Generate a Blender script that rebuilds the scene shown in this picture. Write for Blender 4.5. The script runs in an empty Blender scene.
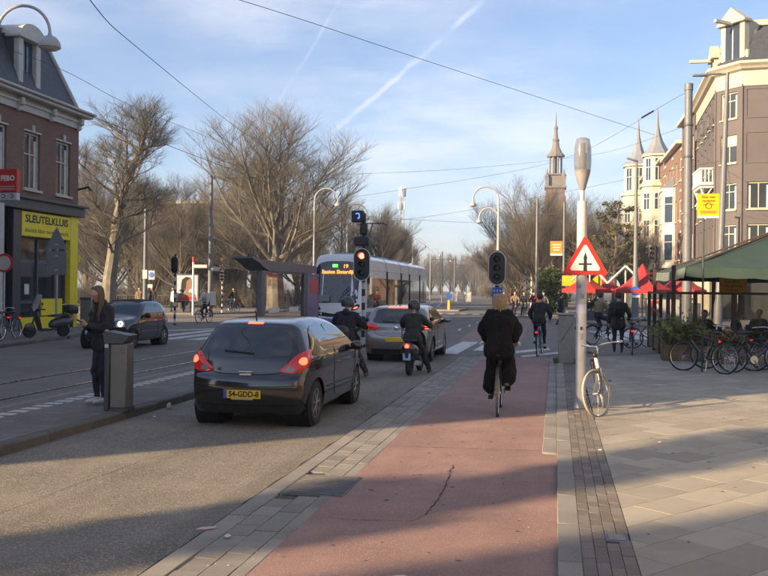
import bpy, bmesh, math, random
import numpy as np
from mathutils import Vector, Matrix, Quaternion, noise
from mathutils.bvhtree import BVHTree

R = math.radians
V = Vector
random.seed(11)
sc = bpy.context.scene
C = sc.collection

# ---------------------------------------------------------------- camera
cam = bpy.data.objects.new('camera', bpy.data.cameras.new('camera'))
C.objects.link(cam)
cam.data.sensor_width = 36.0
cam.data.lens = 36.0 * 900 / 768
cam.data.clip_start = 0.05
cam.data.clip_end = 6000
cam.matrix_world = (Matrix.Translation((0, 0, 1.9)) @ Matrix.Rotation(math.atan(172 / 900), 4, 'Z')
                    @ Matrix.Rotation(R(90.076), 4, 'X') @ Matrix.Rotation(R(0.6), 4, 'Z'))
sc.camera = cam

# ---------------------------------------------------------------- sky and sun
SUN_AZ, SUN_EL = R(43), R(16.5)          # light travels along +X rotated by SUN_AZ towards +Y
to_sun = V((-math.cos(SUN_AZ) * math.cos(SUN_EL), -math.sin(SUN_AZ) * math.cos(SUN_EL), math.sin(SUN_EL)))
sun = bpy.data.objects.new('sun', bpy.data.lights.new('sun', 'SUN'))
C.objects.link(sun)
sun.data.energy = 4.0
sun.data.angle = R(0.55)
sun.data.color = (1.0, 0.85, 0.66)
sun.rotation_euler = to_sun.to_track_quat('Z', 'Y').to_euler()

world = bpy.data.worlds.new('World')
sc.world = world
world.use_nodes = True
wn, wl = world.node_tree.nodes, world.node_tree.links
wn.clear()
w_out = wn.new('ShaderNodeOutputWorld')
w_bg = wn.new('ShaderNodeBackground')
w_bg.inputs['Strength'].default_value = 0.105
sky = wn.new('ShaderNodeTexSky')
sky.sky_type = 'NISHITA'
sky.sun_disc = False
sky.sun_elevation = SUN_EL
sky.sun_rotation = math.atan2(to_sun.x, to_sun.y)
sky.altitude = 0
sky.air_density = 1.0
sky.dust_density = 0.4
sky.ozone_density = 3.0
tc = wn.new('ShaderNodeTexCoord')


def wmath(op, a, b=None, c=None):
    n = wn.new('ShaderNodeMath')
    n.operation = op
    for i, v in enumerate((a, b, c)):
        if v is None:
            continue
        if isinstance(v, (int, float)):
            n.inputs[i].default_value = v
        else:
            wl.new(v, n.inputs[i])
    return n.outputs[0]


def wdot(vec):
    n = wn.new('ShaderNodeVectorMath')
    n.operation = 'DOT_PRODUCT'
    wl.new(tc.outputs['Generated'], n.inputs[0])
    n.inputs[1].default_value = vec
    return n.outputs['Value']


def wnoise(scale, detail, stretch, rough=0.55):
    m = wn.new('ShaderNodeMapping')
    m.inputs['Scale'].default_value = stretch
    m.inputs['Rotation'].default_value = (0.2, 0.35, 0.6)
    m.inputs['Location'].default_value = (0.15, 1.9, 0.6)
    wl.new(tc.outputs['Generated'], m.inputs['Vector'])
    n = wn.new('ShaderNodeTexNoise')
    n.inputs['Scale'].default_value = scale
    n.inputs['Detail'].default_value = detail
    n.inputs['Roughness'].default_value = rough
    wl.new(m.outputs[0], n.inputs['Vector'])
    return n.outputs['Fac']


def wramp(v, lo, hi):
    n = wn.new('ShaderNodeMapRange')
    n.interpolation_type = 'SMOOTHSTEP'
    n.inputs['From Min'].default_value = lo
    n.inputs['From Max'].default_value = hi
    wl.new(v, n.inputs['Value'])
    return n.outputs[0]


# thin cirrus veils and two aircraft trails, all functions of the view direction
cirrus = wmath('MULTIPLY', wramp(wnoise(1.7, 7, (1.0, 1.5, 3.2)), 0.33, 0.66), wramp(wnoise(5.5, 8, (1.0, 2.4, 4.5), 0.6), 0.25, 0.70))
cirrus = wmath('MULTIPLY', cirrus, 0.33)


def trail(a, b, width, strength):
    a, b = V(a).normalized(), V(b).normalized()
    n = a.cross(b).normalized()
    mid = (a + b).normalized()
    half = math.cos(a.angle(b) / 2)
    wob = wmath('MULTIPLY', wmath('SUBTRACT', wnoise(26, 5, (1, 1, 1)), 0.5), width * 2.4)
    dist = wmath('ABSOLUTE', wmath('ADD', wdot(n), wob))
    core = wmath('SUBTRACT', 1.0, wramp(dist, width * 0.05, width))
    ends = wramp(wdot(mid), half - 0.0015, half + 0.0015)
    brk = wramp(wnoise(30, 4, (1, 1, 1)), 0.25, 0.62)
    return wmath('MULTIPLY', wmath('MULTIPLY', wmath('MULTIPLY', core, ends), brk), strength)


t1 = trail((-0.2430, 0.9717, 0.1741), (-0.0840, 1.0020, 0.3202), 0.0046, 0.20)
t2 = trail((-0.3098, 0.9589, 0.2000), (-0.2412, 0.9720, 0.3163), 0.0026, 0.13)
mask = wmath('MINIMUM', wmath('ADD', wmath('ADD', cirrus, t1), t2), 0.85)
mixc = wn.new('ShaderNodeMix')
mixc.data_type = 'RGBA'
mixc.inputs['B'].default_value = (4.6, 5.0, 5.9, 1)
wl.new(mask, mixc.inputs['Factor'])
tint = wn.new('ShaderNodeMix')
tint.data_type = 'RGBA'
tint.blend_type = 'MULTIPLY'
tint.inputs['Factor'].default_value = 1.0
tint.inputs['B'].default_value = (0.655, 0.82, 1.05, 1)


def wvec(op, a, b):
    n = wn.new('ShaderNodeVectorMath')
    n.operation = op
    for i, v in enumerate((a, b)):
        if isinstance(v, tuple):
            n.inputs[i].default_value = v
        else:
            wl.new(v, n.inputs[i])
    return n.outputs[0]


# soft shoulder so that the pale band at the horizon keeps its blue
soft = wvec('DIVIDE', sky.outputs[0], wvec('ADD', wvec('MULTIPLY', sky.outputs[0], (0.100, 0.080, 0.054)), (1.0, 1.0, 1.0)))
wl.new(soft, tint.inputs['A'])
wl.new(tint.outputs['Result'], mixc.inputs['A'])
wl.new(mixc.outputs['Result'], w_bg.inputs['Color'])
wl.new(w_bg.outputs[0], w_out.inputs['Surface'])

sc.view_settings.view_transform = 'Standard'
sc.view_settings.look = 'None'
sc.view_settings.gamma = 1.0
sc.view_settings.use_curve_mapping = False
sc.view_settings.exposure = 1.6
sc.view_settings.use_white_balance = True
sc.view_settings.white_balance_temperature = 8700
sc.view_settings.white_balance_tint = 14
sc.render.engine = 'CYCLES'
sc.cycles.use_denoising = True
sc.cycles.max_bounces = 6
sc.cycles.use_adaptive_sampling = True
sc.cycles.adaptive_threshold = 0.025
sc.cycles.diffuse_bounces = 3
sc.cycles.glossy_bounces = 3
sc.cycles.transparent_max_bounces = 8
sc.cycles.caustics_reflective = False
sc.cycles.caustics_refractive = False
sc.cycles.sample_clamp_indirect = 6

# ---------------------------------------------------------------- object helpers


def tag(o, label=None, cat=None, group=None, kind=None):
    if label:
        o['label'] = label
    if cat:
        o['category'] = cat
    if group:
        o['group'] = group
    if kind:
        o['kind'] = kind
    return o


def thing(name, label, cat, loc=(0, 0, 0), rz=0.0, group=None):
    o = bpy.data.objects.new(name, None)
    o.empty_display_size = 0.2
    C.objects.link(o)
    o.location = loc
    o.rotation_euler = (0, 0, rz)
    return tag(o, label, cat, group)


def add(name, mesh, parent=None, loc=None, rot=None):
    o = bpy.data.objects.new(name, mesh)
    C.objects.link(o)
    o.parent = parent
    if loc is not None:
        o.location = loc
    if rot is not None:
        o.rotation_euler = rot
    return o


def copy_tree(o, parent=None):
    c = o.copy()
    C.objects.link(c)
    c.parent = parent
    for ch in [x for x in bpy.data.objects if x.parent == o]:
        copy_tree(ch, c)
    return c


def catmull(pts, n=6, closed=False):
    pts = [V(p) for p in pts]
    out = []
    m = len(pts)
    for i in range(m if closed else m - 1):
        if closed:
            p0, p1, p2, p3 = pts[i - 1], pts[i], pts[(i + 1) % m], pts[(i + 2) % m]
        else:
            p1, p2 = pts[i], pts[i + 1]
            p0 = pts[i - 1] if i else p1 * 2 - p2
            p3 = pts[i + 2] if i + 2 < m else p2 * 2 - p1
        for k in range(n):
            t = k / n
            out.append(0.5 * ((2 * p1) + (p2 - p0) * t + (2 * p0 - 5 * p1 + 4 * p2 - p3) * t * t + (3 * p1 - p0 - 3 * p2 + p3) * t ** 3))
    if not closed:
        out.append(pts[-1])
    return out


class MB:
    """collects shapes; build() links them as one mesh object"""

    def __init__(self):
        self.v, self.f, self.m = [], [], []
        self.mi = 0
        self.M = None

    def _add(self, vs, fs):
        b = len(self.v)
        if self.M is not None:
            vs = [self.M @ V(p) for p in vs]
        self.v.extend([tuple(p) for p in vs])
        self.f.extend([tuple(b + i for i in q) for q in fs])
        self.m.extend([self.mi] * len(fs))
        return self

    def box(self, c, s, rz=0.0, bev=0.0, rot=None):
        hx, hy, hz = s[0] / 2, s[1] / 2, s[2] / 2
        b = min(bev, hx * 0.9, hy * 0.9, hz * 0.9)
        if b <= 0:
            vs = [V((x, y, z)) for z in (-hz, hz) for y in (-hy, hy) for x in (-hx, hx)]
            fs = [(0, 2, 3, 1), (4, 5, 7, 6), (0, 1, 5, 4), (2, 6, 7, 3), (0, 4, 6, 2), (1, 3, 7, 5)]
        else:
            vs, fs = [], []
            idx = {}
            for sx in (-1, 1):
                for sy in (-1, 1):
                    for sz in (-1, 1):
                        for ax in range(3):
                            p = [sx * (hx - b), sy * (hy - b), sz * (hz - b)]
                            p[ax] = (sx, sy, sz)[ax] * (hx, hy, hz)[ax]
                            idx[(sx, sy, sz, ax)] = len(vs)
                            vs.append(V(p))
            for ax in range(3):
                o1, o2 = (ax + 1) % 3, (ax + 2) % 3
                for sg in (-1, 1):
                    q = []
                    for a, b2 in ((-1, -1), (1, -1), (1, 1), (-1, 1)):
                        s3 = [0, 0, 0]
                        s3[ax], s3[o1], s3[o2] = sg, a, b2
                        q.append(idx[(*s3, ax)])
                    fs.append(tuple(q if sg > 0 else q[::-1]))
                for a in (-1, 1):
                    for b2 in (-1, 1):
                        lo, hi = [0, 0, 0], [0, 0, 0]
                        lo[ax], hi[ax] = -1, 1
                        lo[o1] = hi[o1] = a
                        lo[o2] = hi[o2] = b2
                        q = [idx[(*lo, o1)], idx[(*hi, o1)], idx[(*hi, o2)], idx[(*lo, o2)]]
                        fs.append(tuple(q if a * b2 < 0 else q[::-1]))
            for sx in (-1, 1):
                for sy in (-1, 1):
                    for sz in (-1, 1):
                        q = [idx[(sx, sy, sz, k)] for k in range(3)]
                        fs.append(tuple(q if sx * sy * sz > 0 else q[::-1]))
        m = Matrix.Translation(c)
        if rot is not None:
            m = m @ (rot if isinstance(rot, Matrix) else Matrix.Rotation(rot[0], 4, rot[1]))
        if rz:
            m = m @ Matrix.Rotation(rz, 4, 'Z')
        return self._add([m @ p for p in vs], fs)

    def tube(self, pts, rad, n=8, caps=True, closed=False):
        pts = [V(p) for p in pts]
        m = len(pts)
        if not isinstance(rad, (list, tuple)):
            rad = [rad] * m
        vs, fs = [], []
        prev = None
        for i, p in enumerate(pts):
            if closed:
                t = pts[(i + 1) % m] - pts[i - 1]
            else:
                t = pts[min(i + 1, m - 1)] - pts[max(i - 1, 0)]
            t = t.normalized() if t.length > 1e-9 else V((0, 0, 1))
            if prev is None:
                a = V((0, 0, 1)) if abs(t.z) < 0.9 else V((1, 0, 0))
                u = t.cross(a).normalized()
            else:
                u = (prev - t * prev.dot(t))
                u = u.normalized() if u.length > 1e-6 else t.orthogonal().normalized()
            prev = u
            w = t.cross(u)
            for k in range(n):
                an = 2 * math.pi * k / n
                vs.append(p + (u * math.cos(an) + w * math.sin(an)) * rad[i])
        for i in range(m if closed else m - 1):
            j = (i + 1) % m
            for k in range(n):
                l = (k + 1) % n
                fs.append((i * n + k, i * n + l, j * n + l, j * n + k))
        if caps and not closed:
            fs.append(tuple(range(n))[::-1])
            fs.append(tuple((m - 1) * n + k for k in range(n)))
        return self._add(vs, fs)

    def cyl(self, p0, p1, r0, r1=None, n=12, caps=True):
        return self.tube([p0, p1], [r0, r0 if r1 is None else r1], n, caps)

    def lathe(self, prof, n=20, M=None):
        vs, fs = [], []
        for r, z in prof:
            for k in range(n):
                a = 2 * math.pi * k / n
                vs.append(V((r * math.cos(a), r * math.sin(a), z)))
        for i in range(len(prof) - 1):
            for k in range(n):
                l = (k + 1) % n
                fs.append((i * n + k, i * n + l, (i + 1) * n + l, (i + 1) * n + k))
        if prof[0][0] > 1e-4:
            fs.append(tuple(range(n))[::-1])
        if prof[-1][0] > 1e-4:
            fs.append(tuple((len(prof) - 1) * n + k for k in range(n)))
        if M is not None:
            vs = [M @ p for p in vs]
        return self._add(vs, fs)

    def prism(self, poly, z0, z1, M=None):
        n = len(poly)
        vs = [V((p[0], p[1], z0)) for p in poly] + [V((p[0], p[1], z1)) for p in poly]
        fs = [tuple(range(n))[::-1], tuple(range(n, 2 * n))]
        for i in range(n):
            j = (i + 1) % n
            fs.append((i, j, n + j, n + i))
        if M is not None:
            vs = [M @ p for p in vs]
        return self._add(vs, fs)

    def ell(self, c, r, n=12, m=8, M=None):
        prof = [(max(1e-5, math.sin(math.pi * i / m)), -math.cos(math.pi * i / m)) for i in range(m + 1)]
        mm = Matrix.Translation(c) @ (M if M is not None else Matrix.Identity(4)) @ Matrix.Diagonal((r[0], r[1], r[2], 1))
        return self.lathe(prof, n, mm)

    def loft(self, rings, closed_ring=True, caps=True):
        n = len(rings[0])
        vs = [p for r in rings for p in r]
        fs = []
        for i in range(len(rings) - 1):
            for k in range(n if closed_ring else n - 1):
                l = (k + 1) % n
                fs.append((i * n + k, i * n + l, (i + 1) * n + l, (i + 1) * n + k))
        if caps and closed_ring:
            fs.append(tuple(range(n))[::-1])
            fs.append(tuple((len(rings) - 1) * n + k for k in range(n)))
        return self._add(vs, fs)

    def quad(self, a, b, c, d):
        return self._add([V(a), V(b), V(c), V(d)], [(0, 1, 2, 3)])

    def mesh(self, name, mats, ang=38):
        me = bpy.data.meshes.new(name)
        me.from_pydata(self.v, [], self.f)
        for mt in (mats if isinstance(mats, (list, tuple)) else [mats] if mats else []):
            me.materials.append(mt)
        if isinstance(mats, (list, tuple)):
            me.polygons.foreach_set('material_index', self.m)
        if ang:
            me.polygons.foreach_set('use_smooth', [True] * len(me.polygons))
            me.set_sharp_from_angle(angle=R(ang))
        me.update()
        return me

    def build(self, name, mats, parent=None, ang=38, loc=None, rot=None):
        return add(name, self.mesh(name, mats, ang), parent, loc, rot)


def rect_M(origin, right, up):
    """matrix taking (x, y, depth) onto a plane given by right / up"""
    r, u = V(right).normalized(), V(up).normalized()
    n = r.cross(u)
    m = Matrix((r, u, n)).transposed().to_4x4()
    m.translation = V(origin)
    return m


def text_mesh(s, size, mat, depth=0.002, align='CENTER', width=None, bold=0.0):
    cu = bpy.data.curves.new('lettering', 'FONT')
    cu.body = s
    cu.size = size
    cu.align_x = align
    cu.align_y = 'CENTER'
    cu.extrude = depth
    cu.offset = bold
    cu.resolution_u = 3
    o = bpy.data.objects.new('lettering', cu)
    C.objects.link(o)
    bpy.context.view_layer.update()
    me = bpy.data.meshes.new_from_object(o.evaluated_get(bpy.context.evaluated_depsgraph_get()))
    bpy.data.objects.remove(o)
    bpy.data.curves.remove(cu)
    me.materials.clear()
    me.materials.append(mat)
    if width:
        xs = [v.co.x for v in me.vertices]
        k = width / max(1e-6, max(xs) - min(xs))
        for v in me.vertices:
            v.co.x *= k
    return me


def add_text(s, size, mat, parent, M, width=None, bold=0.0, name='lettering', depth=0.002):
    me = text_mesh(s, size, mat, width=width, bold=bold, depth=depth)
    o = add(name, me, parent)
    o.matrix_local = M
    return o


# ---------------------------------------------------------------- materials
_mats = {}


def mat(name, col, rough=0.6, metal=0.0, var=0.12, scale=6.0, bump=0.0, bscale=40.0, col2=None, spec=0.5, coat=0.0,
        speck=0.0, speck_scale=200.0, speck_col=(0.6, 0.58, 0.52), emit=0.0, alpha=1.0, trans=0.0, sheen=0.0, detail=5, coord='Object', stain=0.0, stain_scale=0.5, objvar=0.0, streak=0.0, bdist=0.01):
    if name in _mats:
        return _mats[name]
    m = bpy.data.materials.new(name)
    m.use_nodes = True
    nt = m.node_tree
    N, L = nt.nodes, nt.links
    b = N['Principled BSDF']
    b.inputs['Roughness'].default_value = rough
    b.inputs['Metallic'].default_value = metal
    b.inputs['Specular IOR Level'].default_value = spec
    b.inputs['Coat Weight'].default_value = coat
    b.inputs['Coat Roughness'].default_value = 0.04
    if sheen:
        b.inputs['Sheen Weight'].default_value = sheen
    b.inputs['Alpha'].default_value = alpha
    b.inputs['Transmission Weight'].default_value = trans
    tcn = N.new('ShaderNodeTexCoord')
    src = tcn.outputs[coord]

    def nz(s, d=detail, r=0.6):
        t = N.new('ShaderNodeTexNoise')
        t.inputs['Scale'].default_value = s
        t.inputs['Detail'].default_value = d
        t.inputs['Roughness'].default_value = r
        L.new(src, t.inputs['Vector'])
        return t.outputs['Fac']

    def rng(v, a, c2, lo=0.0, hi=1.0):
        t = N.new('ShaderNodeMapRange')
        t.inputs['From Min'].default_value = a
        t.inputs['From Max'].default_value = c2
        t.inputs['To Min'].default_value = lo
        t.inputs['To Max'].default_value = hi
        L.new(v, t.inputs['Value'])
        return t.outputs[0]

    def mix(f, a, c2):
        t = N.new('ShaderNodeMix')
        t.data_type = 'RGBA'
        L.new(f, t.inputs['Factor'])
        for k, v in (('A', a), ('B', c2)):
            if isinstance(v, tuple):
                t.inputs[k].default_value = (*v[:3], 1)
            else:
                L.new(v, t.inputs[k])
        return t.outputs['Result']
    lo = tuple(c * (1 - var) for c in col)
    hi = tuple(min(1, c * (1 + var)) for c in (col2 or col))
    out = mix(rng(nz(scale), 0.3, 0.7), lo, hi)
    if stain:
        dk = tuple(c * (1 - stain) for c in col)
        out = mix(rng(nz(stain_scale, 6), 0.47, 0.72), out, dk)
    if speck:
        t = N.new('ShaderNodeTexVoronoi')
        t.inputs['Scale'].default_value = speck_scale
        L.new(src, t.inputs['Vector'])
        sep = N.new('ShaderNodeSeparateColor')
        L.new(t.outputs['Color'], sep.inputs[0])
        out = mix(rng(sep.outputs[0], 1 - speck, 1 - speck * 0.6), out, tuple(speck_col))
    if streak:
        mp = N.new('ShaderNodeMapping')
        mp.inputs['Scale'].default_value = (2.2, 0.07, 1)
        L.new(src, mp.inputs['Vector'])
        t = N.new('ShaderNodeTexNoise')
        t.inputs['Scale'].default_value = 1.0
        t.inputs['Detail'].default_value = 6
        L.new(mp.outputs[0], t.inputs['Vector'])
        out = mix(rng(t.outputs['Fac'], 0.45, 0.7, 0.0, streak), out, tuple(c * 0.5 for c in col))
        v2 = N.new('ShaderNodeTexNoise')
        v2.inputs['Scale'].default_value = 0.9
        v2.inputs['Detail'].default_value = 8
        v2.inputs['Roughness'].default_value = 0.7
        L.new(src, v2.inputs['Vector'])
        out = mix(rng(v2.outputs['Fac'], 0.56, 0.66, 0.0, streak * 0.8), out, tuple(min(1, c * 1.5) for c in col))
    if objvar:
        oi = N.new('ShaderNodeObjectInfo')
        hs = N.new('ShaderNodeHueSaturation')
        L.new(rng(oi.outputs['Random'], 0, 1, 1 - objvar, 1 + objvar), hs.inputs['Value'])
        L.new(out, hs.inputs['Color'])
        out = hs.outputs[0]
    L.new(out, b.inputs['Base Color'])
    if bump:
        bp = N.new('ShaderNodeBump')
        bp.inputs['Strength'].default_value = min(1.0, bump)
        bp.inputs['Distance'].default_value = bdist
        L.new(nz(bscale, 4), bp.inputs['Height'])
        L.new(bp.outputs[0], b.inputs['Normal'])
    if emit:
        L.new(out, b.inputs['Emission Color'])
        b.inputs['Emission Strength'].default_value = emit
    if rough > 0.15 and metal < 0.9:
        L.new(rng(nz(scale * 2.3), 0.3, 0.7, max(0, rough - 0.08), min(1, rough + 0.08)), b.inputs['Roughness'])
    _mats[name] = m
    return m


def brick_mat(name, c1, c2, mortar, bw=0.22, bh=0.065, scale=1.0, rough=0.85, rot=None, mort=0.012):
    if name in _mats:
        return _mats[name]
    m = mat(name, c1, rough, var=0.1)
    nt = m.node_tree
    N, L = nt.nodes, nt.links
    b = N['Principled BSDF']
    tcn = N.new('ShaderNodeTexCoord')
    sp = N.new('ShaderNodeSeparateXYZ')
    L.new(tcn.outputs['Object'], sp.inputs[0])
    ad = N.new('ShaderNodeMath')
    ad.operation = 'ADD'
    L.new(sp.outputs['X'], ad.inputs[0])
    L.new(sp.outputs['Y'], ad.inputs[1])
    cb = N.new('ShaderNodeCombineXYZ')
    L.new(ad.outputs[0], cb.inputs['X'])
    L.new(sp.outputs['Z'], cb.inputs['Y'])
    br = N.new('ShaderNodeTexBrick')
    br.inputs['Color1'].default_value = (*c1, 1)
    br.inputs['Color2'].default_value = (*c2, 1)
    br.inputs['Mortar'].default_value = (*mortar, 1)
    br.inputs['Scale'].default_value = scale
    br.inputs['Brick Width'].default_value = bw
    br.inputs['Row Height'].default_value = bh
    br.inputs['Mortar Size'].default_value = mort
    L.new(cb.outputs[0], br.inputs['Vector'])
    nz = N.new('ShaderNodeTexNoise')
    nz.inputs['Scale'].default_value = 0.7
    nz.inputs['Detail'].default_value = 6
    L.new(tcn.outputs['Object'], nz.inputs['Vector'])
    mx = N.new('ShaderNodeMix')
    mx.data_type = 'RGBA'
    mx.blend_type = 'MULTIPLY'
    mx.inputs['Factor'].default_value = 0.35
    L.new(br.outputs['Color'], mx.inputs['A'])
    L.new(nz.outputs['Fac'], mx.inputs['B'])
    L.new(mx.outputs['Result'], b.inputs['Base Color'])
    bp = N.new('ShaderNodeBump')
    bp.inputs['Strength'].default_value = 0.5
    bp.inputs['Distance'].default_value = 0.008
    bp.invert = True
    L.new(br.outputs['Fac'], bp.inputs['Height'])
    L.new(bp.outputs[0], b.inputs['Normal'])
    return m


def pave_mat(name, col, w, hgt, rz, joint=0.5, msize=0.012, rough=0.85, var=0.12, off=0.5):
    """paving texture for receding ground, joints drawn where single stones can no longer be told apart"""
    m = mat(name, col, rough, var=var, scale=3, bump=0.25, bscale=120, stain=0.3, stain_scale=0.6, speck=0.12, speck_scale=160, speck_col=tuple(c * 1.6 for c in col))
    nt = m.node_tree
    N, L = nt.nodes, nt.links
    b = N['Principled BSDF']
    old = b.inputs['Base Color'].links[0].from_socket
    tcn = N.new('ShaderNodeTexCoord')
    mp = N.new('ShaderNodeMapping')
    mp.inputs['Rotation'].default_value = (0, 0, -rz)
    L.new(tcn.outputs['Object'], mp.inputs['Vector'])
    br = N.new('ShaderNodeTexBrick')
    br.offset = off
    br.inputs['Color1'].default_value = (1, 1, 1, 1)
    br.inputs['Color2'].default_value = (0.78, 0.78, 0.78, 1)
    br.inputs['Mortar'].default_value = (1 - joint,) * 3 + (1,)
    br.inputs['Scale'].default_value = 1
    br.inputs['Brick Width'].default_value = w
    br.inputs['Row Height'].default_value = hgt
    br.inputs['Mortar Size'].default_value = msize
    L.new(mp.outputs[0], br.inputs['Vector'])
    mx = N.new('ShaderNodeMix')
    mx.data_type = 'RGBA'
    mx.blend_type = 'MULTIPLY'
    mx.inputs['Factor'].default_value = 1
    L.new(old, mx.inputs['A'])
    L.new(br.outputs['Color'], mx.inputs['B'])
    L.new(mx.outputs['Result'], b.inputs['Base Color'])
    return m


M_white = mat('white_paint', (0.66, 0.65, 0.61), 0.5, var=0.05)
M_cream = mat('cream_paint', (0.47, 0.435, 0.35), 0.6, var=0.06, stain=0.12, stain_scale=0.8)
M_offwhite = mat('weathered_white_paint', (0.50, 0.48, 0.44), 0.6, var=0.1, stain=0.2)
M_black = mat('black_plastic', (0.018, 0.018, 0.02), 0.45, var=0.1)
M_rubber = mat('tyre_rubber', (0.022, 0.022, 0.023), 0.85, var=0.2, scale=30)
M_steel = mat('brushed_steel', (0.55, 0.55, 0.56), 0.32, metal=1.0, var=0.1)
M_chrome = mat('chrome', (0.75, 0.75, 0.76), 0.12, metal=1.0, var=0.03)
M_galv = mat('galvanised_steel', (0.34, 0.35, 0.36), 0.55, metal=0.3, var=0.12, scale=5)
M_polegrey = mat('pole_grey_paint', (0.135, 0.145, 0.155), 0.5, var=0.08)
M_darkgrey = mat('dark_grey_paint', (0.07, 0.075, 0.08), 0.5, var=0.1)
M_glass_dark = mat('dark_window_glass', (0.02, 0.024, 0.03), 0.05, var=0.1, spec=0.8)
M_yellow = mat('yellow_paint', (0.80, 0.62, 0.03), 0.5, var=0.06)
M_red = mat('red_paint', (0.60, 0.03, 0.025), 0.45, var=0.06)
M_blue = mat('blue_paint', (0.02, 0.10, 0.42), 0.45, var=0.06)
M_plate = mat('plate_yellow', (0.85, 0.52, 0.03), 0.5, var=0.05)
M_skin = mat('skin', (0.55, 0.32, 0.23), 0.55, var=0.06)
M_redglow = mat('lit_red_lens', (1.0, 0.10, 0.06), 0.3, emit=1.3)
M_redlens = mat('red_lens', (0.30, 0.012, 0.01), 0.12, coat=0.6, emit=0.16)
M_wire = mat('wire_black', (0.03, 0.03, 0.035), 0.6)
# ---------------------------------------------------------------- ground, lanes, pavements
M_ground = mat('bare_soil', (0.075, 0.062, 0.042), 0.95, var=0.3, scale=0.4, bump=0.5, bscale=8, stain=0.3)
M_asph = mat('road_asphalt', (0.175, 0.152, 0.126), 0.8, streak=.35, var=0.14, scale=1.3, bump=0.35, bscale=150, stain=0.3, stain_scale=0.35, speck=0.18, speck_scale=110, speck_col=(0.19, 0.18, 0.17))
M_lane = mat('exposed_aggregate_asphalt', (0.213, 0.183, 0.140), 0.82, streak=.4, var=0.18, scale=0.9, bump=0.9, bscale=90, stain=0.3, stain_scale=0.6, speck=0.28, speck_scale=82, speck_col=(0.35, 0.31, 0.255))
M_redasph = mat('red_asphalt', (0.315, 0.190, 0.158), 0.85, streak=.28, var=0.12, scale=2.0, bump=0.6, bscale=120, stain=0.28, stain_scale=0.9, speck=0.10, speck_scale=115, speck_col=(0.40, 0.28, 0.24))
M_tile = mat('concrete_tile', (0.275, 0.246, 0.210), 0.85, objvar=.14, var=0.16, scale=4, bump=0.3, bscale=150, stain=0.25, stain_scale=2.0, speck=0.16, speck_scale=180, speck_col=(0.3, 0.28, 0.25))
M_tile2 = mat('concrete_tile_dark', (0.244, 0.220, 0.189), 0.85, objvar=.16, var=0.16, scale=4, bump=0.3, bscale=150, stain=0.25, stain_scale=2.0, speck=0.16, speck_scale=180, speck_col=(0.26, 0.25, 0.22))
M_kerb = mat('kerb_concrete', (0.262, 0.239, 0.204), 0.85, objvar=.12, var=0.14, scale=3, bump=0.3, bscale=120, stain=0.35, stain_scale=1.5, speck=0.12, speck_scale=160, speck_col=(0.3, 0.28, 0.25))
M_joint = mat('joint_sand', (0.10, 0.086, 0.068), 0.95, var=0.25, scale=20)
M_slab = mat('pavement_slab', (0.378, 0.336, 0.262), 0.82, objvar=.17, var=0.10, scale=2.5, bump=0.25, bscale=140, stain=0.22, stain_scale=1.2, speck=0.14, speck_scale=170, speck_col=(0.36, 0.33, 0.29))
M_slab2 = mat('pavement_slab_worn', (0.348, 0.311, 0.244), 0.82, objvar=.20, var=0.12, scale=2.5, bump=0.25, bscale=140, stain=0.22, stain_scale=1.2, speck=0.14, speck_scale=170, speck_col=(0.34, 0.31, 0.27))
M_pbrick = mat('paving_brick', (0.185, 0.155, 0.125), 0.85, objvar=.18, var=0.2, scale=6, bump=0.3, bscale=120, stain=0.25, stain_scale=2)
M_pbrick2 = mat('paving_brick_grey', (0.20, 0.175, 0.147), 0.85, objvar=.18, var=0.2, scale=6, bump=0.3, bscale=120, stain=0.25, stain_scale=2)
M_island = pave_mat('island_paving', (0.189, 0.171, 0.149), 0.3, 0.3, 0, joint=0.45, msize=0.008)
M_pavefar = pave_mat('pavement_paving', (0.360, 0.320, 0.254), 0.6, 0.4, R(50), joint=0.42, msize=0.008)
M_paveleft = pave_mat('left_pavement_paving', (0.207, 0.189, 0.167), 0.3, 0.3, 0, joint=0.4, msize=0.008)
M_mark = mat('road_marking_paint', (0.60, 0.59, 0.55), 0.7, var=0.12, scale=5, stain=0.45, stain_scale=3)
M_rail = mat('tram_rail_steel', (0.52, 0.50, 0.47), 0.28, metal=0.85, var=0.2, scale=2)


def sheet(name, poly, z, m, depth=0.0, parent=None, kind='structure'):
    b = MB()
    if depth:
        b.prism(poly, z - depth, z)
    else:
        b._add([V((x, y, z)) for x, y in poly], [tuple(range(len(poly)))])
    o = b.build(name, m, parent, ang=0)
    if parent is None:
        tag(o, kind=kind)
    return o


def rect(x0, x1, y0, y1):
    return [(x0, y0), (x1, y0), (x1, y1), (x0, y1)]


ground = sheet('ground', rect(-600, 600, -140, 1200), -0.03, M_ground)
road = sheet('road', [(-15.9, -60), (9.0, -60), (9.0, 16), (60, 30), (60, 63), (11, 66), (8, 140), (-20, 330), (-30, 330), (-26, 100), (-25, 62), (-60, 66), (-60, 36), (-23, 40), (-15.9, 22)], 0.0, M_asph)
lane = sheet('car_lane', rect(-6.02, -2.61, -30, 25.5), 0.004, M_lane)
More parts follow.
